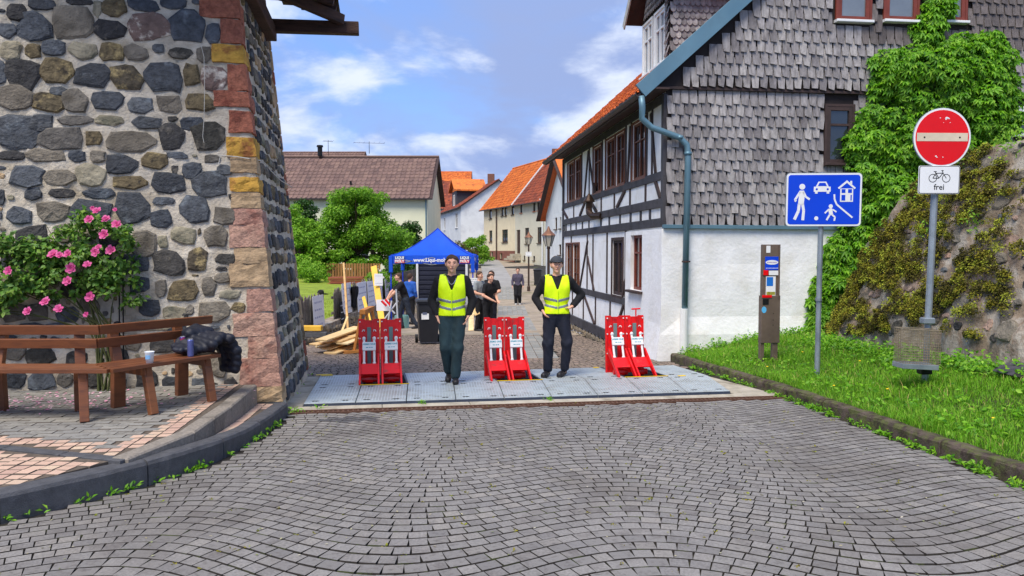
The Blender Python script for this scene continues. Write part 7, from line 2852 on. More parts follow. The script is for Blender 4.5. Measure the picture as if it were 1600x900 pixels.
while y < 36.4:
    if not 19.75 < y < 20.7:          # the gap where the lawn shows
        x = FA.x + (FB.x - FA.x) * (y - FA.y) / (FB.y - FA.y)
        hi = y > 27
        M = frame((x - .02, y, zw(y) - .01), (0, 1, 0), (1, 0, 0)) @ Matrix.Rotation(random.uniform(-.02, .02), 4, 'Z')
        it.append((random.choice(tall if hi else pk_m), M, .1))
    y += .115 if y < 27 else .126
pieces('picket', it, fence, 300, 'picket_field')
for (a, b) in ((17.6, 19.75), (20.7, 36.4)):
    for dz in (.18, .62):
        pa_ = FA + FD * (a - FA.y); pb_ = FA + FD * (b - FA.y)
        MB().beam(pa_ + ZUP * (zw(a) + dz) - Vector((.06, 0, 0)), pb_ + ZUP * (zw(b) + dz) - Vector((.06, 0, 0)), .04, .07).build('rail', m_picket, fence)
# sheets of paper on the fence: pixel centre, size in metres
m_paper = mat('white_paper', s(234, 235, 240), .85, nscale=3, namt=.05)
m_ink = mat('blue_grey_ink', s(176, 180, 202), .8, namt=0)
POST = [(493, 490, 1.0, .92, 'tall white paper sheet with faint writing, leftmost on the fence'), (538, 466, 1.15, .90, 'white paper sheet behind the black jacket on the fence'),
        (562, 463, 1.35, .92, 'white paper sheet right of the black jacket on the fence'), (577, 459, 1.25, .88, 'white paper sheet left of the yellow boards'),
        (589, 456, 1.2, .86, 'white paper sheet half behind the tall yellow board'), (603, 452, 1.1, .82, 'white paper sheet on the fence right of the tall yellow board')]
for (px, py, w, h, lab) in POST:
    X = FA.x + .05
    d = X / ((px - 800) / FPX)
    X = FA.x + (FB.x - FA.x) * (d - FA.y) / (FB.y - FA.y) + .03
    d = X / ((px - 800) / FPX)
    p = at(px, py, d)
    f_ = frame((X, p.y, p.z), (0, -1, 0), (1, 0, 0))
    f_ = frame((X + .07, p.y, p.z), (-FD.x, -FD.y, 0), (FD.y, -FD.x, 0))
    if (f_ @ Vector((0, 1, 0)) - f_.translation).z < 0: f_ = f_ @ Matrix.Rotation(math.pi, 4, 'Z')
    f_ = f_ @ Matrix.Rotation(R(-2), 4, 'X')
    notice(lab, (X + .02, p.y, p.z), w, h, m=m_paper, lines=4, name='paper_sheet', cat='paper', mline=m_ink, fr=f_)

# a small black board among the sheets
# black cap on the fence, black cloth
def fpt(px, py, off=.1):
    d = FA.x / ((px - 800) / FPX)
    X = FA.x + (FB.x - FA.x) * (d - FA.y) / (FB.y - FA.y) + off
    d = X / ((px - 800) / FPX)
    return at(px, py, d)


p = fpt(501, 459, .0)
t = thing('baseball_cap', 'black baseball cap hung on the fence post', 'cap', p)
F_ = Field((-.16, -.26, -.1), (.16, .16, .14), .011)
F_.prim((0, 0, 0), (0, 0, .02), .095, .09)
X, Y, Z = F_.grid(); F_.f = np.maximum(F_.f, -Z - .0)
o = link('crown', F_.mesh('crown', m_blk), t); o.matrix_parent_inverse = Matrix.Identity(4)
F_ = Field((-.16, -.30, -.1), (.16, .16, .14), .011)
F_.prim((-.04, -.09, 0), (.04, -.09, 0), .05, .05); F_.prim((-.03, -.16, -.01), (.03, -.16, -.01), .05, .05)
X, Y, Z = F_.grid(); F_.f = np.maximum(F_.f, np.abs(Z + .0) - .012)
o = link('brim', F_.mesh('brim', m_blk), t); o.matrix_parent_inverse = Matrix.Identity(4)
t.rotation_euler = (0, .15, R(70))


def drape(name, label, cat, f_, w, h, m, seed=0, th=.03):
    """hanging cloth with folds, thick"""
    r = random.Random(seed)
    nx, ny = 14, 12
    vs = []
    for sgn in (1, -1):
        for j in range(ny + 1):
            for i in range(nx + 1):
                u = i / nx - .5; v = j / ny
                ww = w * (1 - .35 * v + .12 * math.sin(v * 5 + seed))
                z = .028 * math.sin(i * 1.3 + v * 2 + seed) + .02 * math.sin(i * .7 - v * 5) + sgn * th / 2
                vs.append(f_ @ Vector((u * ww + .04 * math.sin(v * 4), -v * h * (1 + .1 * math.sin(i * 1.1 + seed)), z)))
    m_ = (nx + 1) * (ny + 1)
    fs = []
    for j in range(ny):
        for i in range(nx):
            a = j * (nx + 1) + i
            fs.append((a, a + nx + 1, a + nx + 2, a + 1)); fs.append((m_ + a, m_ + a + 1, m_ + a + nx + 2, m_ + a + nx + 1))
    o = MB().add(vs, fs).build(name, m, smooth=True)
    return tag(o, label, cat)


p = fpt(553, 448, .14)
drape('black_jacket', 'black jacket hung over the fence between the paper sheets', 'jacket', frame(p, (0, 1, 0), (1, 0, 0)), .75, .62, m_blk, 2, .05)

# ---- pile of wooden boards, saw horse, long yellow boards, pole, ladder
m_wood = mat('raw_pine_board', [s(216, 176, 116), s(230, 198, 142), s(196, 152, 96), s(236, 212, 164)], .8, nscale=3, namt=.2, bump=.3, bscale=30, stretch=(1, 6, 1))
m_ywood = mat('yellow_shuttering', [s(228, 178, 60), s(236, 190, 80)], .7, nscale=3, namt=.15)
m_owood = mat('orange_brown_wood', [s(186, 120, 58), s(198, 134, 66)], .8, nscale=4, namt=.2, bump=.3, bscale=30)
g0 = gp(540, 552)
pile = thing('board_pile', 'loose pile of sawn wooden boards on the cobbles by the fence', 'wood pile', g0)
r = random.Random(4)
for k in range(22):
    lay = k // 3
    a = R(52 + r.uniform(-16, 14)); l = r.uniform(.9, 1.45)
    x = g0[0] + r.uniform(-.20, .22); y = g0[1] + .45 + r.uniform(-.2, .3)
    z = g0[2] + .05 + lay * .045 + r.uniform(-.008, .012)
    d = Vector((math.cos(a), math.sin(a), r.uniform(.02, .20)))
    c = Vector((x, y, z))
    MB().beam(c - d * l / 2, c + d * l / 2, r.uniform(.16, .34), r.uniform(.016, .032)).build('board', m_wood, pile)
g1 = gp(573, 552)
trs = thing('saw_horse', 'orange-brown wooden saw horse standing beside the board pile', 'saw horse', g1)
b = Vector(g1)
for sx, sy in ((-1, 0), (1, 0), (-1, 1), (1, 1)):
    yy_ = sy * .65
    MB().beam(b + Vector((sx * .22 - .05, yy_, .0)), b + Vector((sx * .05 - .05, yy_, .82)), .08, .05).build('leg', m_owood, trs)
MB().beam(b + Vector((-.05, -.15, .86)), b + Vector((-.05, .85, .86)), .12, .10).build('top_beam', m_owood, trs)
for sy in (0, .65):
    MB().beam(b + Vector((-.2, sy + .03, .25)), b + Vector((.10, sy + .03, .25)), .03, .08).build('cross_bar', m_owood, trs)
MB().beam(b + Vector((-.45, -.1, .03)), b + Vector((.25, .1, .06)), .1, .06).build('foot_board', m_owood, trs)


def plank(name, label, cat, a, b, w, th, m):
    o = MB().beam(a, b, w, th, (0, -1, 0)).build(name, m)
    return tag(o, label, cat)


def leaning(px0, py0, px1, py1, d0, d1):
    return at(px0, py0, d0), at(px1, py1, d1)


a, b = leaning(544, 505, 537, 411, 19.5, 20.6)
plank('wooden_pole', 'long thin wooden pole leaning upright against the fence', 'pole', Vector((a.x, a.y, max(a.z - .3, rz(a.y) + .0))), b, .055, .05, m_wood)
a, b = leaning(600, 505, 584, 416, 20.0, 21.5)
plank('yellow_board', 'tall yellow board leaning with a white paper on it', 'board', Vector((a.x, a.y, rz(a.y) + .02)), b, .17, .03, m_ywood)
pn = at(592, 437, 21.0)
notice('white paper sheet stuck on the tall yellow board', (pn.x, 20.95, pn.z), .24, .34, m=m_paper, lines=2, name='paper_sheet', cat='paper', mline=m_ink)
a, b = leaning(585, 503, 568, 464, 19.0, 20.2)
plank('yellow_lath', 'short yellow lath leaning between the saw horse and the fence', 'board', Vector((a.x, a.y, rz(a.y) + .02)), b, .09, .035, m_ywood)
a, b = leaning(534, 512, 543, 495, 18.8, 19.2)
plank('brace_lath', 'short pale lath propping the wooden pole', 'board', Vector((a.x, a.y, a.z - .1)), b, .05, .03, m_wood)
# folding ladder / white steel frame in front of the man at the boards
m_alu = mat('white_tube', s(206, 210, 214), .4, .2, namt=.08)
lad = thing('folding_frame', 'white tubular folding stand with red handles beside the yellow board', 'stand', gp(612, 520))
for (x0, y0, x1, y1, d) in ((606, 505, 612, 470, 19.2), (622, 512, 619, 452, 19.2), (600, 500, 622, 470, 19.4), (598, 470, 617, 490, 19.6)):
    MB().cyl(at(x0, y0, d), at(x1, y1, d), .022, .022, 8).build('tube', m_alu, lad)
for (x0, y0, x1, y1) in ((596, 470, 604, 478), (602, 468, 610, 477)):
    MB().cyl(at(x0, y0, 19.3), at(x1, y1, 19.3), .03, .03, 8).build('handle', m_red, lad)
notice('white paper sheet lying in front of the folding stand', tuple(at(598, 477, 19.7)), .34, .30, m=m_paper, lines=0, name='paper_sheet', cat='paper')
# boards under the right tent leg
a, b = leaning(736, 522, 737, 476, 22.5, 23.4)
plank('yellow_plank', 'upright yellow plank standing beside the left vested man under the notice', 'board', Vector((a.x, a.y, rz(a.y) + .01)), b, .16, .04, m_wood)
a, b = leaning(746, 492, 733, 458, 22.2, 22.6)
plank('tilted_plank', 'tilted pale plank held up beside the upright yellow plank', 'board', a, b, .17, .03, m_wood)
# low border of dark sleepers and sacks at the fence foot
for (px, py, m_, lab) in ((492, 522, m_bas, 'dark timber sleeper lying at the left end of the fence'), (484, 512, m_ywood, 'yellowish board stub lying behind the dark sleeper')):
    p = at(px, py, 17.4)
    o = MB().bbox((p.x, 17.3, p.z), (.62, .2, .12), .01).build('sleeper' if m_ is m_bas else 'board_stub', m_); tag(o, lab, 'timber')
# teal crate with an orange can by the worker
p = gp(628, 512)
c = thing('teal_crate', 'pale teal crate on the ground by the man who leans over the boards', 'crate', p)
m_tealc = mat('teal_plastic', s(140, 190, 186), .6, namt=.1)
for (dx, dy, w, d) in ((0, -.15, .4, .02), (0, .15, .4, .02), (-.2, 0, .02, .3), (.2, 0, .02, .3)):
    MB().bbox((p[0] + dx, p[1] + dy, p[2] + .2), (w, d, .4), .004).build('side_panel', m_tealc, c)
MB().bbox((p[0], p[1], p[2] + .02), (.4, .3, .03), .004).build('base_panel', m_tealc, c)

# ---- lawn and garden things
m_lawn = mat('yellow_green_lawn', s(128, 146, 40), .95, nscale=2, namt=.3, bump=.6, bscale=60)  # the lawn's own yellow-green, varied by soft noise
V, F = [], []
ly = [16.6, 18, 20, 22, 25, 28, 31, 34, 38, 44]
lx = [-30, -14, -10, -8, -6.5, -5.25]
for y in ly:
    for x in lx:
        V.append((x, y, lawn_z(y) + .04 * noise.noise(Vector((x * .6, y * .6, 0))) + .04 * max(0, -6 - x) * min(1, (y - 16) / 12) * .5))
n = len(lx)
F = [(j * n + i, j * n + i + 1, (j + 1) * n + i + 1, (j + 1) * n + i) for j in range(len(ly) - 1) for i in range(n - 1)]
MB().add(V, F).build('lawn', m_lawn, smooth=True, kind='structure')
MB().add([(-22, 16.6, -.4), (-5.25, 16.6, -.4), (-5.25, 16.5, -1.2), (-22, 16.5, -1.2)], [(0, 3, 2, 1)]).build('lawn_bank', m_soil, kind='structure')
m_lgr = mat('lawn_blade', [s(136, 158, 44), s(156, 174, 56), s(112, 138, 36)], .7, namt=.1, trans=.3)
def place_lawn(n, g):
    x, y = -5.3 - 6.5 * g.random(n), 17 + 18 * g.random(n) ** 1.3
    return np.stack([x, y, np.array([lawn_z(v) for v in y]) - .02], 1)


grass('lawn_grass', 22000, place_lawn, .04, .10, .014, m_lgr, 8, .7)
# stacked red-brown planks on the lawn
p = at(540, 438, 36)
st = thing('plank_stack', 'low stack of red-brown planks lying on the garden lawn', 'wood stack', (p.x, 36, lawn_z(36)))
m_rwood = mat('red_brown_plank', [s(138, 70, 52), s(152, 84, 62), s(122, 60, 48)], .85, nscale=3, namt=.25, stretch=(1, 6, 1))
zb_ = lawn_z(36)
for k in range(12):
    z = zb_ + .05 + (k // 3) * .10
    y = 35.9 + (k % 3) * .25
    MB().beam((p.x - .80 + random.uniform(-.08, .08), y, z), (p.x + .80 + random.uniform(-.08, .08), y + random.uniform(-.05, .05), z + random.uniform(-.01, .02)), .2, .07).build('plank', m_rwood, st)
# brown garden fence at the back of the lawn
gf = thing('garden_fence', 'brown wooden board fence at the back of the garden lawn', 'fence', (-8.6, 40.6, .0))
m_bfence = mat('brown_fence_board', [s(142, 98, 58), s(156, 112, 68), s(126, 86, 52)], .85, nscale=3, namt=.2, stretch=(5, 5, 1))
a, b = at(512, 432, 40.6), at(596, 432, 41.0)
x = a.x
while x < b.x:
    MB().bbox((x, 40.6 + random.uniform(-.01, .01), .46), (.11, .025, .94 + random.uniform(-.02, .02)), .004).build('fence_board', m_bfence, gf); x += .15
for z in (.22, .72): MB().beam((a.x, 40.64, z), (b.x, 40.64, z), .04, .07).build('rail', m_bfence, gf)

# ---- street lamps
m_lampm = mat('brown_lamp_metal', s(74, 58, 50), .55, .4, namt=.2)
m_copper = mat('copper_cap', s(132, 92, 70), .5, .4, namt=.2)
m_lglass = mat('milky_lamp_glass', s(196, 190, 172), .25, namt=.1, spec=.8)


def lamp(label, base, zl, k, notice_=False):
    b = Vector(base)
    t = thing('street_lamp', label, 'street lamp', b, 0, 'old style lantern street lamps')
    mb = MB(); mb.lathe([(.09 * k, 0), (.09 * k, .25), (.055 * k, .32), (.045 * k, zl - b.z - .3 * k), (.07 * k, zl - b.z - .26 * k), (.05 * k, zl - b.z - .2 * k)], 10, b)
    mb.build('post', m_lampm, t)
    c = Vector((b.x, b.y, zl))
    mb = MB(); mb.lathe([(.10 * k, -.2 * k), (.21 * k, .18 * k)], 6, c); ln = mb.build('lantern_glass', m_lglass, t)
    mb = MB()
    for q in range(6):
        a = 2 * math.pi * q / 6
        mb.cyl(c + Vector((math.cos(a) * .10 * k, math.sin(a) * .10 * k, -.2 * k)), c + Vector((math.cos(a) * .215 * k, math.sin(a) * .215 * k, .18 * k)), .012 * k, .012 * k, 4)
    mb.build('lantern_frame', m_black, ln)
    mb = MB(); mb.lathe([(.25 * k, .18 * k), (.22 * k, .22 * k), (.09 * k, .34 * k), (.05 * k, .42 * k), (.02 * k, .50 * k)], 10, c); mb.build('cap', m_copper, t)
    return t


p = ground_hit(826, 455)
zl = at(826, 376, p.y).z
lamp('slim brown lantern lamp post with a small white notice halfway up', (p.x, p.y, p.z), zl, 1.0)
pn = at(826, 397, p.y - .1)
notice('small white notice on the slim lamp post up the street', (pn.x, pn.y, pn.z), .34, .26, lines=2)
p = Vector((57 / FPX * 27 + .0, 27, rz(27)))
zl = at(857, 376, 27).z
lamp('larger lantern lamp behind the head of the man in the dark cap', (p.x, p.y, p.z), zl, 1.05)
p = fpt(535, 488, .12)
notice('small black board standing against the fence under the paper sheets', (p.x, p.y, p.z), .5, .62, m=m_blk, lines=3, name='black_board', cat='board', mline=m_wht, fr=frame(p, (0, 1, 0), (1, 0, .05)))
# ================================================================== BENCH, ROSES, THINGS ON THE BENCH
m_bench = mat('varnished_bench_wood', [s(126, 76, 46), s(112, 66, 40), s(138, 86, 52)], .5, nscale=3, namt=.25, bump=.2, bscale=30, stretch=(1, 1, 6), stain=s(84, 50, 34), sscale=3, sfrom=.5, sto=.68, coat=.1)
SZ, BZ1, BZ0 = .605, .895, .775        # seat, top rail, lower rail heights
CF_ = Vector((-3.42, 6.27, 0))           # front corner of the seat
CB_ = Vector((-3.80, 6.70, 0))           # corner of the backrest
LA = Vector((-1, .0, 0))
LB_ = Vector((.53, .91, 0)).normalized()
bench = thing('corner_bench', 'brown varnished wooden corner bench in front of the stone tower', 'bench', (-3.5, 6.8, TZ))
# seat slats: each follows both arms, mitred on the bend
nsl = 4
for k in range(nsl):
    f = (k + .5) / nsl
    c = CF_.lerp(CB_ + Vector((.03, -.05, 0)), f * .93 + .02)
    wA = .43 / nsl * .72
    wB = .54 / nsl * .74
    a0 = c + LA * 2.6
    b1 = CF_ + LB_ * 1.10 if False else c + LB_ * (1.10 + .02 * k)
    MB().beam(Vector((a0.x, c.y, SZ - .017)), Vector((c.x - .002, c.y, SZ - .017)), wA, .034).build('seat_slat', m_bench, bench)
    MB().beam(Vector((c.x, c.y, SZ - .0155)) + LB_ * .004, Vector((b1.x, b1.y, SZ - .0155)), wB, .034).build('seat_slat', m_bench, bench)
NA, NB = Vector((0, 1, 0)), Vector((-LB_.y, LB_.x, 0))
for (z, off) in ((BZ1, .06), (BZ0, .02)):
    cA = CB_ + Vector((0, 0, z))
    MB().beam(cA + LA * 2.3 + NA * off, cA + NA * off - LA * .01, .03, .085, (0, -.18, 1)).build('back_rail', m_bench, bench)
    MB().beam(cA + NA * off + LB_ * .01, cA + NA * off + LB_ * 1.22, .03, .085, tuple(ZUP - NB * .18)).build('back_rail', m_bench, bench)
# trestles: front leg, rear leg carrying the rails, brace under the seat
def trestle(front, back_, inn):
    f, b = Vector((front[0], front[1], TZ)), Vector((back_[0], back_[1], TZ))
    d = (b - f).normalized()
    MB().beam(f - d * .05, f + d * .05 + ZUP * (SZ - TZ - .05), .072, .065, tuple(d)).build('leg', m_bench, bench)
    MB().beam(b + d * .02 - ZUP * 0, b + d * .02 + ZUP * (SZ - TZ - .02) - d * .02, .115, .065, tuple(d)).build('leg', m_bench, bench)
    MB().beam(b - d * .0 + ZUP * (SZ - TZ - .1), b + d * .10 + ZUP * (BZ1 + .03 - TZ), .085, .055, tuple(d)).build('back_post', m_bench, bench)
    MB().beam(f + ZUP * (SZ - TZ - .075), b + ZUP * (SZ - TZ - .075), .05, .08).build('seat_bearer', m_bench, bench)


trestle((-3.70, 6.33), (-3.96, 6.74), 0)
trestle((-4.72, 6.33), (-4.72, 6.74), 0)
trestle((-5.5, 6.33), (-5.5, 6.74), 0)
trestle((-3.27, 6.62), (-3.70, 6.90), 0)
trestle((-2.97, 7.19), (-3.36, 7.48), 0)

# can-shaped drinks, cup
m_can = mat('violet_can', s(72, 58, 130), .35, .4, namt=.15, stain=s(200, 60, 90), sscale=9, sfrom=.55, sto=.6)
m_can2 = mat('silver_blue_can', s(96, 104, 160), .3, .5, namt=.2)
m_alu2 = mat('aluminium', s(190, 194, 200), .3, .7, namt=.1)


def can(label, p, m, H=.168):
    t = thing('drink_can', label, 'drink can', p, 0, 'drink cans on the bench')
    mb = MB(); mb.lathe([(.025, 0), (.029, .008), (.029, H - .014), (.024, H - .004)], 14, p); mb.build('can_body', m, t, smooth=False)
    mb = MB(); mb.lathe([(.0245, H - .004), (.0245, H), (.021, H - .003)], 14, p); mb.build('rim', m_alu2, t)


def on_bench(px, py): return onz(px, py, SZ + .003)


can('dark violet drink can on the bench, farther from the front edge', on_bench(286, 552), m_can)
can('silver-blue drink can on the bench, nearer the front edge', on_bench(298, 557), m_can2)
p = on_bench(234, 567)
cup = thing('paper_cup', 'white paper cup with pale blue print standing on the bench corner', 'cup', p)
m_cup = mat('cup_paper', s(222, 228, 234), .6, namt=.05)
mb = MB(); mb.lathe([(.030, 0), (.040, .096), (.042, .10), (.042, .104), (.038, .104), (.028, .02)], 18, p); mb.build('cup_body', m_cup, cup, smooth=True)
mb = MB()
for k in range(5):
    a = R(-120 + k * 14)
    rr_ = .0365
    mb.box((p.x + math.cos(a) * rr_, p.y + math.sin(a) * rr_, p.z + .055), (.010, .004, .035), Matrix.Rotation(a + math.pi / 2, 3, 'Z'))
mb.build('cup_print', mat('pale_blue_print', s(120, 170, 214), .6, namt=0), cup)

# dark quilted jacket over the end of the bench
m_jack = mat('navy_down_jacket', s(22, 26, 40), .6, nscale=5, namt=.25, bump=.35, bscale=18, spec=.5)
F_ = Field((-3.50, 6.85, .28), (-2.45, 8.05, 1.05), .008)
E_ = CF_ + LB_ * 1.02
jx = lambda a, b, z: np.array(tuple(CF_ + LB_ * a + NB * b + ZUP * z))
rj = random.Random(3)
path = [(.90, .655), (.97, .675), (1.04, .715), (1.11, .755), (1.18, .775), (1.25, .755), (1.30, .695), (1.325, .625), (1.335, .555), (1.34, .49), (1.335, .435)]
for i, (a, z) in enumerate(path):      # quilted back panel, one padded tube per baffle
    b0, b1 = .06 + rj.uniform(-.03, .03) + (.10 if i < 2 else 0), .40 + rj.uniform(-.05, .03) - max(0, i - 6) * .045
    zz = .03 * math.sin(i * 1.1)
    F_.prim(jx(a, b0, z - .01), jx(a + rj.uniform(-.02, .02), b1, z + .02 + zz), .050, .046, .014)
for i in range(6):                      # a sleeve lying forward along the seat
    a = 1.06 - i * .052
    F_.prim(jx(a, .08 + .02 * i, .665), jx(a - .01, .14 + .022 * i, .70 - .006 * i), .046 - .003 * i, .044 - .003 * i, .016)
for i in range(5):                      # hood and collar bunched against the back rail
    a = 1.02 + i * .055
    F_.prim(jx(a, .34, .80), jx(a + .02, .43, .84 - .02 * abs(i - 2)), .052, .044, .018)
for i in range(5):                      # the other sleeve hanging off the end
    F_.prim(jx(1.30 + .012 * i, .22, .66 - i * .055), jx(1.32 + .012 * i, .29, .67 - i * .055), .047, .044, .015)
X, Y, Z = F_.grid()
qa = (X - CF_.x) * LB_.x + (Y - CF_.y) * LB_.y
F_.f += (.004 * np.sin(Z * 61 + X * 47) * np.sin(Y * 53 + Z * 21)).astype(np.float32)
F_.f = np.where((Z < SZ + .004) & (qa < 1.14), .3, F_.f).astype(np.float32)
o = link('jacket', F_.mesh('jacket', m_jack)); tag(o, 'dark navy quilted jacket thrown over the right end of the bench', 'jacket')

# ---- climbing rose in front of the tower wall
rose = thing('climbing_rose', 'climbing rose bush with pink blooms behind the wooden bench', 'rose bush', (-4.2, 7.6, TZ))
g = np.random.default_rng(9)


def wp_(px, py, off):
    p = onplane(px, py, TC, FNRM)
    return p + FNRM * off


LOBE = [(150, 360, .22, .26, .2, .20), (185, 380, .22, .24, .2, .26), (130, 410, .25, .28, .2, .26), (95, 430, .25, .26, .2, .22), (40, 420, .28, .32, .2, .24), (20, 450, .3, .34, .2, .2),
        (180, 440, .22, .26, .2, .26), (205, 430, .18, .16, .14, .2), (60, 395, .22, .2, .16, .16), (215, 470, .14, .12, .1, .10), (-30, 430, .3, .4, .2, .35), (-60, 480, .3, .4, .2, .35), (110, 370, .18, .12, .1, .1), (85, 400, .24, .30, .2, .22), (30, 400, .26, .26, .2, .2), (160, 455, .24, .26, .2, .18), (60, 455, .26, .30, .2, .16), (10, 480, .28, .3, .2, .16)]
lob = []
for (px, py, off, rx, ry, rz_) in LOBE:
    p = wp_(px, py, off); lob.append((p.x, p.y, p.z, rx, ry, rz_))
cl = sub_lobes(lob, 16, g, (.2, .38))
P, Nn = blobs(cl, 8600, g, .3)
V, F = leaf_cloud(P, Nn * .7 + np.array([.1, -.5, .3]), .062, .62, .55, .25, rng=g)
link('foliage', nmesh('foliage', V, F, LR), rose)
mb = MB()
r = random.Random(6)
for k in range(16):
    base = wp_(175 + r.uniform(-25, 25), 610, .12 + r.uniform(0, .1)); base.z = TZ
    tgt = r.choice(lob)
    m1 = wp_(170 + r.uniform(-20, 20), 520, .15)
    pt = Vector(tgt[:3]) + Vector((r.uniform(-.2, .2), r.uniform(-.1, .1), r.uniform(-.1, .15)))
    mb.tube([base, m1, (m1 + pt) / 2 + ZUP * .06, pt], [.011, .009, .006, .003], 5)
mb.build('stem', mat('rose_stem', s(72, 78, 40), .8, namt=.3), rose)
# iron trellis bars behind it
for px in (190, 196):
    a, b = wp_(px, 580, .06), wp_(px - 1, 396, .06)
    MB().cyl(a, b, .007, .007, 6).build('trellis_bar', m_black, rose)
# blooms: layered petals
m_petal = mat('pink_petal', [s(226, 92, 160), s(236, 120, 178), s(214, 72, 146)], .6, nscale=20, namt=.12, trans=.3)


def bloom_mesh(seed, R_=.052):
    r = random.Random(seed)
    mb = MB()
    for lay, (n_, rad, tilt, sz) in enumerate(((6, .80, .25, 1.0), (6, .62, .65, .86), (5, .40, 1.0, .72), (4, .20, 1.3, .55))):
        for k in range(n_):
            a = 2 * math.pi * (k + .5 * (lay % 2) + r.uniform(-.15, .15)) / n_
            ca, sa = math.cos(a), math.sin(a)
            ct, st_ = math.cos(tilt), math.sin(tilt)
            s_ = sz * R_ * r.uniform(.9, 1.1)
            pts = []
            for (u, v, c_) in ((0, 0, 0), (-.42, .45, .10), (-.34, .95, .02), (0, 1.10, -.06), (.34, .95, .02), (.42, .45, .10), (0, .55, -.08)):
                rr2 = v * s_ * ct * rad * 1.25 - c_ * s_ * st_ + .004
                zz2 = v * s_ * st_ + c_ * s_ * ct - .010 * lay + .012
                t_ = u * s_
                pts.append((ca * rr2 - sa * t_, sa * rr2 + ca * t_, zz2))
            mb.add(pts, [(0, 1, 6), (1, 2, 6), (2, 3, 6), (3, 4, 6), (4, 5, 6), (5, 0, 6)])
    return mb.mesh('bloom', m_petal, smooth=True)


BM = [bloom_mesh(k) for k in range(4)]
BL_ = [(168, 350, 1), (182, 338, .9), (190, 349, 1), (208, 357, 1.05), (193, 372, 1.1), (174, 397, 1), (200, 395, 1.15), (184, 391, .7), (112, 401, 1.15), (125, 402, .8), (140, 400, .9), (138, 421, 1.15), (137, 440, 1.05), (168, 416, .85), (101, 471, 1.1), (124, 481, 1.0), (82, 484, .95),
       (166, 463, 1.05), (51, 425, .95), (7, 445, 1.15), (18, 399, 1.2), (28, 385, .8), (36, 462, .9), (160, 489, .6), (173, 333, .5), (208, 336, .5), (15, 392, .6), (139, 439, .7)]
for i, (px, py, k) in enumerate(BL_):
    p = wp_(px, py, .50 + .06 * math.sin(i * 2.1))
    M = Matrix.Translation(p) @ (Vector((.15 * math.sin(i * 3), -1, .55 + .3 * math.sin(i))).to_track_quat('Z', 'Y')).to_matrix().to_4x4() @ Matrix.Rotation(i, 4, 'Z') @ Matrix.Scale(k * .84, 4)
    link('bloom', BM[i % 4], rose, M)
# fallen petals on the paving
m_fp = mat('fallen_petal', [s(236, 168, 196), s(242, 204, 216), s(228, 120, 170)], .7, namt=.05)
n_ = 330
P = np.empty((n_, 3))
P[:, 0] = -4.4 + g.normal(0, .55, n_); P[:, 1] = 7.15 + g.normal(0, .25, n_); P[:, 2] = TZ + .006
keep = (P[:, 1] < 8.2 + (P[:, 0] + 2.58) * .18 - .05)
P = P[keep]
V, F = leaf_cloud(P, np.tile([0, 0, 1.0], (len(P), 1)), .034, .8, .12, 0, .1, rng=g)
o = link('fallen_petals', nmesh('fallen_petals', V, F, m_fp)); o['kind'] = 'stuff'

# small litter on the setts: petals, bits of leaf and grit
n_ = 420
P = np.stack([g.uniform(-3, 3.5, n_), g.uniform(3.3, 9, n_), np.zeros(n_)], 1)
P[:, 2] = [rz(v) + .004 for v in P[:, 1]]
V, F = leaf_cloud(P, np.tile([0, 0, 1.0], (n_, 1)), .022, .6, .15, 0, .1, rng=g)
o = link('road_litter', nmesh('road_litter', V, F, mat('dry_litter', [s(150, 140, 110), s(176, 168, 140), s(110, 120, 60), s(196, 188, 170)], .9, namt=.1))); o['kind'] = 'stuff'

# weeds along the kerbs and in the joints
PP, NN = [], []
def clump(x, y, z, m, rad, up=.05):
    q = g.normal(0, rad, (m, 3)); q[:, 2] = np.abs(q[:, 2]) * .8 + .004
    PP.append(np.array((x, y, z)) + q); NN.append(np.tile([0, -.3, .9], (m, 1)))


for (px, py, m, rad) in ((185, 748, 40, .035), (212, 750, 50, .04), (325, 700, 60, .045), (335, 690, 45, .05), (355, 690, 30, .03), (300, 712, 20, .03), (395, 675, 30, .04), (400, 660, 40, .04), (265, 722, 30, .03), (110, 776, 26, .03),
                         (440, 610, 80, .06), (448, 618, 60, .05), (470, 590, 60, .05), (463, 604, 40, .05), (476, 578, 40, .05), (460, 645, 40, .04), (500, 640, 20, .03), (660, 633, 24, .03), (860, 627, 16, .03)):
    p = ground_hit(px, py)
    clump(p.x, p.y, p.z, m, rad)
TJ = []
for k in range(260):      # moss and grass in the joints
    x, y = g.uniform(-2.9, 3.4), g.uniform(3.4, 8.8)
    if xl(y) + .1 < x < xr(y): TJ.append((x, y, rz(y)))
for k in range(120):
    y = g.uniform(4.5, 12.5)
    clump(xr(y) - .03 + g.normal(0, .02), y, rz(y), int(g.integers(5, 22)), .025)
for k in range(40):
    y = g.uniform(4.4, 7.8)
    clump(xl(y) + .02, y, rz(y), int(g.integers(3, 12)), .018)
PP, NN = np.concatenate(PP), np.concatenate(NN)
TP = np.repeat(np.array(TJ), 6, 0) + g.normal(0, .012, (len(TJ) * 6, 3)) * np.array([1, .6, .25])
V, F = leaf_cloud(TP, np.tile([0, -.2, 1.0], (len(TP), 1)), .018, .6, .4, -.1, rng=g)
o = link('joint_moss', nmesh('joint_moss', V, F, m_moss)); o['kind'] = 'stuff'
V, F = leaf_cloud(PP, NN, .045, .4, .5, -.2, rng=g)
o = link('kerb_weeds', nmesh('kerb_weeds', V, F, LC)); o['kind'] = 'stuff'
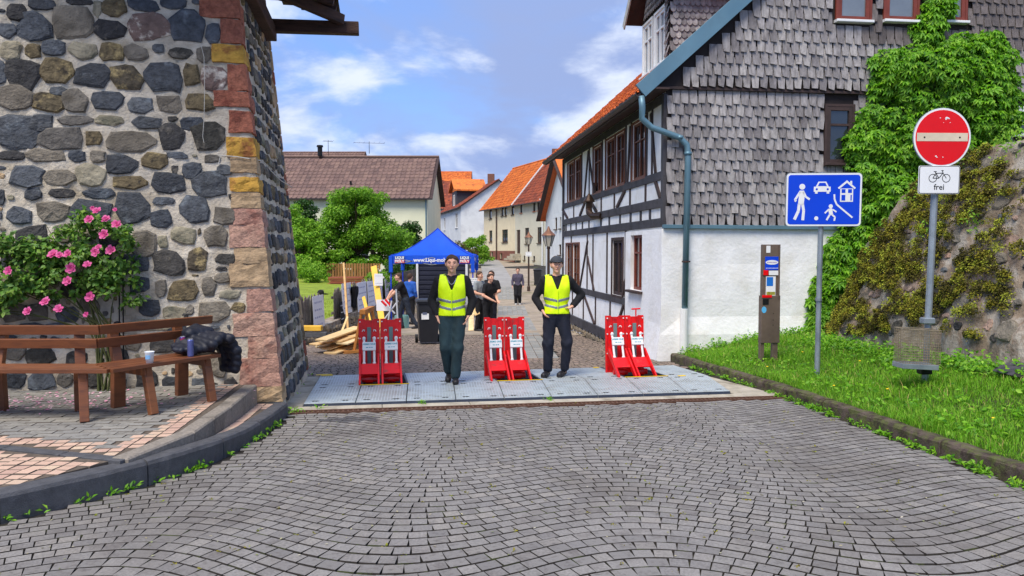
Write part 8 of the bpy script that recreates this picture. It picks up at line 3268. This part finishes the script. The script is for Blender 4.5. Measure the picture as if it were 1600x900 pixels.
# ================================================================== SIGNS AND POSTS ON THE VERGE
m_post = mat('galvanised_post', s(150, 160, 168), .45, .5, nscale=12, namt=.18, stain=s(122, 132, 142), sscale=6, sfrom=.5, sto=.65)
m_sblue = mat('sign_blue', s(0, 66, 214), .35, nscale=3, namt=.05)
m_swht = mat('sign_white', s(232, 234, 236), .4, namt=.03)
m_sred = mat('sign_red', s(226, 0, 8), .35, nscale=3, namt=.06)
m_sbar = mat('aged_white_bar', s(214, 200, 176), .5, nscale=10, namt=.08)
m_sblk = mat('sign_black', s(14, 14, 16), .5, namt=0)
m_sback = mat('sign_aluminium', s(150, 156, 160), .4, .6, namt=.1)


def rrect(w, h, r, n=5):
    pts = []
    for (cx, cy, a0) in ((w / 2 - r, h / 2 - r, 0), (-w / 2 + r, h / 2 - r, 90), (-w / 2 + r, -h / 2 + r, 180), (w / 2 - r, -h / 2 + r, 270)):
        for k in range(n + 1):
            a = R(a0 + 90 * k / n)
            pts.append((cx + r * math.cos(a), cy + r * math.sin(a)))
    return pts


def disc(r, n=40, c=(0, 0)): return [(c[0] + r * math.cos(2 * math.pi * k / n), c[1] + r * math.sin(2 * math.pi * k / n)) for k in range(n)]


def plate_(f, poly, z0, z1, m, name, parent):
    mb = MB(); mb.prism(poly, z0, z1, f)
    return mb.build(name, m, parent)


def vground(px, py):
    y = 9.0
    for _ in range(80):
        x = (px - 800) / FPX * y
        p = onz(px, py, ZV(x, y))
        y = .6 * y + .4 * p.y
    return Vector(((px - 800) / FPX * y, y, ZV((px - 800) / FPX * y, y)))


# --- home zone sign
b = vground(1280, 588)
c = at(1287, 312, b.y - .05)
YS = b.y - .05
sg = thing('home_zone_sign', 'blue and white home zone road sign on a grey post at the grass edge', 'road sign', b)
top = at(1285, 350, b.y)
MB().cyl(b - ZUP * .1, Vector((c.x, b.y + .02, c.z + .36)), .034, .034, 12).build('post', m_post, sg)
MB().cyl(b + ZUP * 1.0, b + ZUP * 1.04, .042, .042, 12).build('post_clamp', m_post, sg)
A1, A2, B1 = at(1229, 312, YS), at(1346, 312, YS), at(1287, 270, YS)
w_, h_ = (A2 - A1).length, 2 * abs(B1.z - c.z)
FS = frame((c.x, YS, c.z), Vector((1, -.04, 0)), Vector((-.04, -1, -.02)))
plate_(FS, rrect(w_, h_, .05), -.012, 0, m_sback, 'sign_back', sg)
face = plate_(FS, rrect(w_ - .012, h_ - .012, .046), .0, .003, m_swht, 'sign_face', sg)
plate_(FS, rrect(w_ - .055, h_ - .055, .036), .003, .005, m_sblue, 'blue_field', face)
kx, ky = w_ / 118, h_ / 85          # picture units of the sign


def sp(pts): return [((x - 59) * kx, (42.5 - y) * ky) for x, y in pts]


def pict(polys, name):
    mb = MB()
    for q in polys: mb.prism(sp(q) if not isinstance(q[0], str) else q[1], .005, .007, FS)
    mb.build(name, m_swht, face)


def stroke(pts, w):
    """polyline thickened into quads"""
    out = []
    for (x0, y0), (x1, y1) in zip(pts, pts[1:]):
        l = math.hypot(x1 - x0, y1 - y0); nx, ny = -(y1 - y0) / l * w / 2, (x1 - x0) / l * w / 2
        out.append([(x0 + nx, y0 + ny), (x1 + nx, y1 + ny), (x1 - nx, y1 - ny), (x0 - nx, y0 - ny)])
    return out


circ = lambda x, y, r: [(x + r * math.cos(2 * math.pi * k / 16), y + r * math.sin(2 * math.pi * k / 16)) for k in range(16)]
pict([circ(25, 22, 4.6), [(21, 28), (28, 28), (29, 38), (28, 50), (19, 50)]] + stroke([(22, 30), (14, 43), (16, 45)], 3.4) + stroke([(27, 30), (31, 38), (37, 42)], 3.2) + stroke([(21, 49), (20, 60), (14, 74)], 4.6) + stroke([(26, 49), (28, 60), (27, 75)], 4.4), 'adult_symbol')
pict([circ(70, 53, 3.2), [(66, 57), (72, 56), (74, 66), (68, 67)]] + stroke([(67, 58), (61, 64)], 2.4) + stroke([(73, 58), (79, 62)], 2.4) + stroke([(69, 66), (64, 75)], 2.8) + stroke([(72, 66), (77, 70), (76, 76)], 2.6), 'child_symbol')
pict([circ(48, 72, 3.2)], 'ball_symbol')
pict([[(46, 22), (50, 14), (62, 14), (66, 22)], [(43, 22), (69, 22), (69, 30), (43, 30)], [(45, 30), (49, 30), (49, 33), (45, 33)], [(63, 30), (67, 30), (67, 33), (63, 33)]], 'car_symbol')
mb = MB(); mb.prism(sp([(49, 21), (51.5, 16), (60.5, 16), (63, 21)]), .0072, .0085, FS); mb.prism(sp(circ(47.5, 26, 1.7)), .0072, .0085, FS); mb.prism(sp(circ(64.5, 26, 1.7)), .0072, .0085, FS); mb.build('car_glass', m_sblue, face)
pict([[(80, 24), (94, 12), (108, 24), (106, 26), (94, 16), (82, 26)], [(84, 25), (104, 25), (104, 46), (84, 46)], [(99, 13), (102, 13), (102, 19), (99, 17)]], 'house_symbol')
mb = MB()
for q in ([(86, 26), (92, 26), (92, 32), (86, 32)], [(96, 26), (102, 26), (102, 32), (96, 32)], [(86, 35), (92, 35), (92, 44), (86, 44)], [(100, 35), (102, 35), (102, 44), (100, 44)]): mb.prism(sp(q), .0072, .0085, FS)
mb.build('house_openings', m_sblue, face)
pict(stroke([(75, 34), (75.5, 42), (79, 50), (86, 56), (104, 71)], 2.6), 'kerb_symbol')

# --- no entry sign with the bicycle plate, leaning post
b = vground(1450, 600)
c = at(1472, 215, b.y - .06)
YS = b.y - .06
ne = thing('no_entry_sign', 'red no-entry road sign with bicycle plate on a leaning grey post', 'road sign', b)
MB().cyl(b - ZUP * .1, Vector((c.x - .005, b.y + .01, c.z + .30)), .036, .036, 12).build('post', m_post, ne)
rad = abs(at(1518, 215, YS).x - c.x)
FN = frame((c.x, YS, c.z), Vector((1, .03, 0)), Vector((.03, -1, -.02)))
plate_(FN, disc(rad), -.014, 0, m_sback, 'sign_back', ne)
nf = plate_(FN, disc(rad - .004), 0, .003, m_swht, 'sign_face', ne)
plate_(FN, disc(rad * .925), .003, .005, m_sred, 'red_disc', nf)
plate_(FN, [(-rad * .88, -rad * .135 + .004), (rad * .88, -rad * .135 + .004), (rad * .88, rad * .155), (-rad * .88, rad * .155)], .005, .007, m_sbar, 'white_bar', nf)
mb = MB()
for (x, y) in ((-.62, .0), (.60, -.0)): mb.prism(disc(.010, 8, (x * rad, y * rad + .002)), .007, .009, FN)
mb.build('rivet', m_sblk, nf)
mb = MB()
rs_ = random.Random(12)
for (x, y, q) in ((.14, .66, .030), (.10, .62, .020), (.19, .64, .024), (-.10, .66, .010), (.02, .5, .008), (-.20, -.63, .018), (-.16, -.66, .014), (.04, -.66, .010), (.25, .5, .008)):
    pts = [(x * rad + q * rs_.uniform(.3, 1) * math.cos(k), y * rad + q * rs_.uniform(.3, 1) * math.sin(k) * .6) for k in np.arange(0, 6.2, .8)]
    mb.prism(pts, .005, .0064, FN)
mb.build('chipped_paint', m_swht, nf)
c2 = at(1467.5, 281, YS)
w2, h2 = at(1500, 281, YS).x - at(1435, 281, YS).x, at(1467, 259, YS).z - at(1467, 303, YS).z
FB_ = frame((c2.x, YS - .0, c2.z), Vector((1, .03, 0)), Vector((.03, -1, -.02)))
pb_ = plate_(FB_, rrect(w2, h2, .02), -.012, .0, m_swht, 'bicycle_plate', ne)
plate_(FB_, rrect(w2 * .985, h2 * .975, .019), .0, .0012, m_sblk, 'plate_border', pb_)
plate_(FB_, rrect(w2 * .955, h2 * .935, .017), .0012, .0024, m_swht, 'plate_face', pb_)
mb = MB()
def ringp(x, y, r, w):
    n = 22
    for k in range(n):
        a0, a1 = 2 * math.pi * k / n, 2 * math.pi * (k + 1) / n
        mb.prism([(x + (r - w) * math.cos(a0), y + (r - w) * math.sin(a0)), (x + r * math.cos(a0), y + r * math.sin(a0)), (x + r * math.cos(a1), y + r * math.sin(a1)), (x + (r - w) * math.cos(a1), y + (r - w) * math.sin(a1))], .0024, .0034, FB_)
u = w2 / 65
ringp(-10.5 * u, 2.5 * u, 6.6 * u, 1.0 * u); ringp(10.8 * u, 2.5 * u, 6.6 * u, 1.0 * u)
for pts in ([(-10.5, 2.5), (-6.0, 10), (5.4, 10.5), (-1, 2.5), (-6, 10)], [(-10.5, 2.5), (-1, 2.5)], [(10.8, 2.5), (5.4, 10.5), (4.2, 14)], [(2.6, 14.4), (6.2, 14.2)], [(-1, 2.5), (-7, 12.4)], [(-9.4, 12.8), (-4.8, 12.8)]):
    for q in stroke([(x * u, y * u) for x, y in pts], 1.15 * u): mb.prism(q, .0024, .0034, FB_)
mb.build('bicycle_symbol', m_sblk, pb_)
text('frei', 12.5 * u, m_sblk, FB_ @ Matrix.Translation((0, -11.5 * u, .0028)), pb_, 'lettering', .0006, .15 * u)
for z in (c2.z - .02, c.z):
    MB().bbox((c2.x, b.y - .03, z), (.10, .06, .03), .004).build('post_clamp', m_post, ne)

# --- wire litter basket on the same post
lb = thing('wire_basket', 'rusty wire mesh litter basket hung on the leaning sign post', 'litter basket', at(1438, 572, b.y - .2))
zt_b, zb_b = at(1440, 513, b.y - .18).z, at(1440, 566, b.y - .18).z
yf, yb = b.y - .26, b.y - .06
x0, x1 = at(1412, 540, yf).x, at(1470, 540, yf).x
m_wire = mat('rusty_wire', s(140, 128, 108), .6, .4, nscale=20, namt=.3)
mb = MB()
n1, n2 = 17, 13
tilt = .020
for k in range(n1 + 1):
    x = x0 + (x1 - x0) * k / n1
    dz = -tilt * (k / n1)
    for y in (yf, yb): mb.cyl((x, y, zb_b + dz), (x, y, zt_b + dz), .0025, .0025, 4)
for k in range(n2 + 1):
    z = zb_b + (zt_b - zb_b) * k / n2
    mb.tube([(x0, yf, z), (x1, yf, z - tilt), (x1, yb, z - tilt), (x0, yb, z), (x0, yf, z)], .0025, 4, False)
for k in range(1, 8):
    y = yf + (yb - yf) * k / 8
    for x, dz in ((x0, 0), (x1, -tilt)): mb.cyl((x, y, zb_b + dz), (x, y, zt_b + dz), .0025, .0025, 4)
mb.build('wire_mesh', m_wire, lb)
mb = MB(); mb.tube([(x0, yf, zt_b), (x1, yf, zt_b - tilt), (x1, yb, zt_b - tilt), (x0, yb, zt_b), (x0, yf, zt_b)], .006, 6, False); mb.build('top_rim', m_wire, lb)
mb = MB(); mb.beam((x0 - .01, (yf + yb) / 2, zb_b - .03), (x1 - .02, (yf + yb) / 2, zb_b - .03 - tilt), yb - yf + .02, .055); mb.build('base_tray', m_post, lb)
for z in (zt_b + .07, zb_b - .12):
    px_ = b.x + (c.x - b.x) * (z - b.z) / (c.z - b.z)
    MB().bbox((px_ - .03, b.y - .03, z), (.12, .10, .07), .01).build('bracket', m_post if z > zb_b else m_black, lb)

# --- parking ticket column
b = vground(1207, 566)
tk = thing('information_column', 'tall narrow brown metal column with blue and white stickers near the white wall', 'column', b)
m_col = mat('brown_metal', s(120, 104, 92), .45, .35, nscale=5, namt=.12, stain=s(104, 90, 82), sscale=2)
m_sleeve = mat('dark_slot', s(20, 20, 22), .4, namt=.1)
FT = frame((b.x, b.y, b.z), Vector((1, .10, 0)), Vector((.10, -1, 0)))
H_ = at(1210, 382, b.y).z - b.z
q = (at(1225, 470, b.y).x - at(1195, 470, b.y).x)
zf = lambda py: at(1208, py, b.y).z - b.z
def tb_(x0, x1, p0, p1, z0, z1, m, name, par=tk, bev=.004):
    mb = MB(); mb.M = FT
    y0, y1 = zf(p1), zf(p0)
    mb.bbox(((x0 + x1) / 2 * q, (y0 + y1) / 2, (z0 + z1) / 2), ((x1 - x0) * q, y1 - y0, z1 - z0), bev)
    return mb.build(name, m, par)


tb_(-.5, .40, 382, 430, -.10, -.02, m_col, 'upper_panel')
tb_(-.5, .40, 430, 462, -.10, -.03, m_col, 'display_back')
tb_(-.55, .46, 462, 536, -.11, .0, m_col, 'housing')
tb_(-.55, -.34, 535, 572, -.10, -.02, m_col, 'leg'); tb_(.12, .40, 535, 574, -.10, -.02, m_col, 'leg')
tb_(.34, .42, 382, 470, -.10, .0, m_col, 'side_strip')
st_ = tb_(-.38, .36, 401, 422, -.02, -.016, m_sblue, 'blue_sticker', bev=.0005)
mb = MB(); mb.prism([(x * q * .34 - .01 * q, zf(410) + y * .035) for x, y in disc(1, 20)], -.016, -.014, FT); mb.build('oval_badge', m_swht, st_)
mb = MB(); mb.M = FT
for k in range(7): mb.box(((-.24 + k * .075) * q, zf(410), -.0134), (.05 * q, .012, .001))
mb.build('badge_print', mat('mauve_print', s(140, 110, 170), .6, namt=0), st_)
mb = MB(); mb.M = FT
for k in range(9): mb.box(((-.30 + k * .075) * q, zf(419), -.0152), (.05 * q, .010, .001))
mb.build('sticker_line', m_swht, st_)
tb_(-.32, -.10, 384, 395, -.02, -.017, m_swht, 'paper_tag', bev=.0005)
tb_(-.46, -.20, 422, 430, -.02, -.012, m_sred, 'red_badge', bev=.0005); tb_(-.16, .34, 423, 430, -.02, -.015, m_swht, 'white_sticker', bev=.0005)
po = tb_(-.30, .22, 432, 462, -.03, -.022, m_swht, 'poster', bev=.0005)
tb_(-.27, .08, 433, 447, -.022, -.020, mat('poster_blue', s(20, 110, 200), .6, namt=.1), 'poster_picture', po, .0003)
tb_(-.27, .20, 456, 461, -.022, -.020, mat('poster_meadow', s(150, 150, 60), .7, nscale=40, namt=.5), 'poster_picture', po, .0003)
tb_(-.54, -.02, 461, 465, .0, .012, m_sred, 'red_lip', bev=.002)
tb_(-.50, -.18, 467, 476, .0, .006, m_sleeve, 'ticket_slot', bev=.002)
mb = MB(); mb.prism([(x * q * .13 - .42 * q, zf(484) + y * .05) for x, y in disc(1, 16)], .0, .002, FT); mb.build('round_sticker', mat('light_blue_sticker', s(90, 180, 230), .5, namt=0), tk)
mb = MB(); mb.M = FT
for k in (490, 500, 508): mb.cyl((.08 * q, zf(k), 0), (.08 * q, zf(k), .004), .007, .007, 6)
mb.build('screw', m_black, tk)

# --- dark stone slab end at the right edge of the grass
p = vground(1600, 590)
o = MB()
pts = [(-.30, 0), (-.24, .055), (-.10, .095), (.6, .11), (.9, .10), (.9, -.05), (-.1, -.05)]
o.prism(pts, -.16, .16, frame((p.x + .10, p.y, p.z + .05), (1, 0, 0), (0, -1, 0)))
o = o.build('stone_trough_end', mat('dark_slab', s(70, 68, 74), .7, nscale=8, namt=.2, bump=.4, bscale=50))
tag(o, 'dark sloping slab lying in the grass at the right picture edge', 'slab')
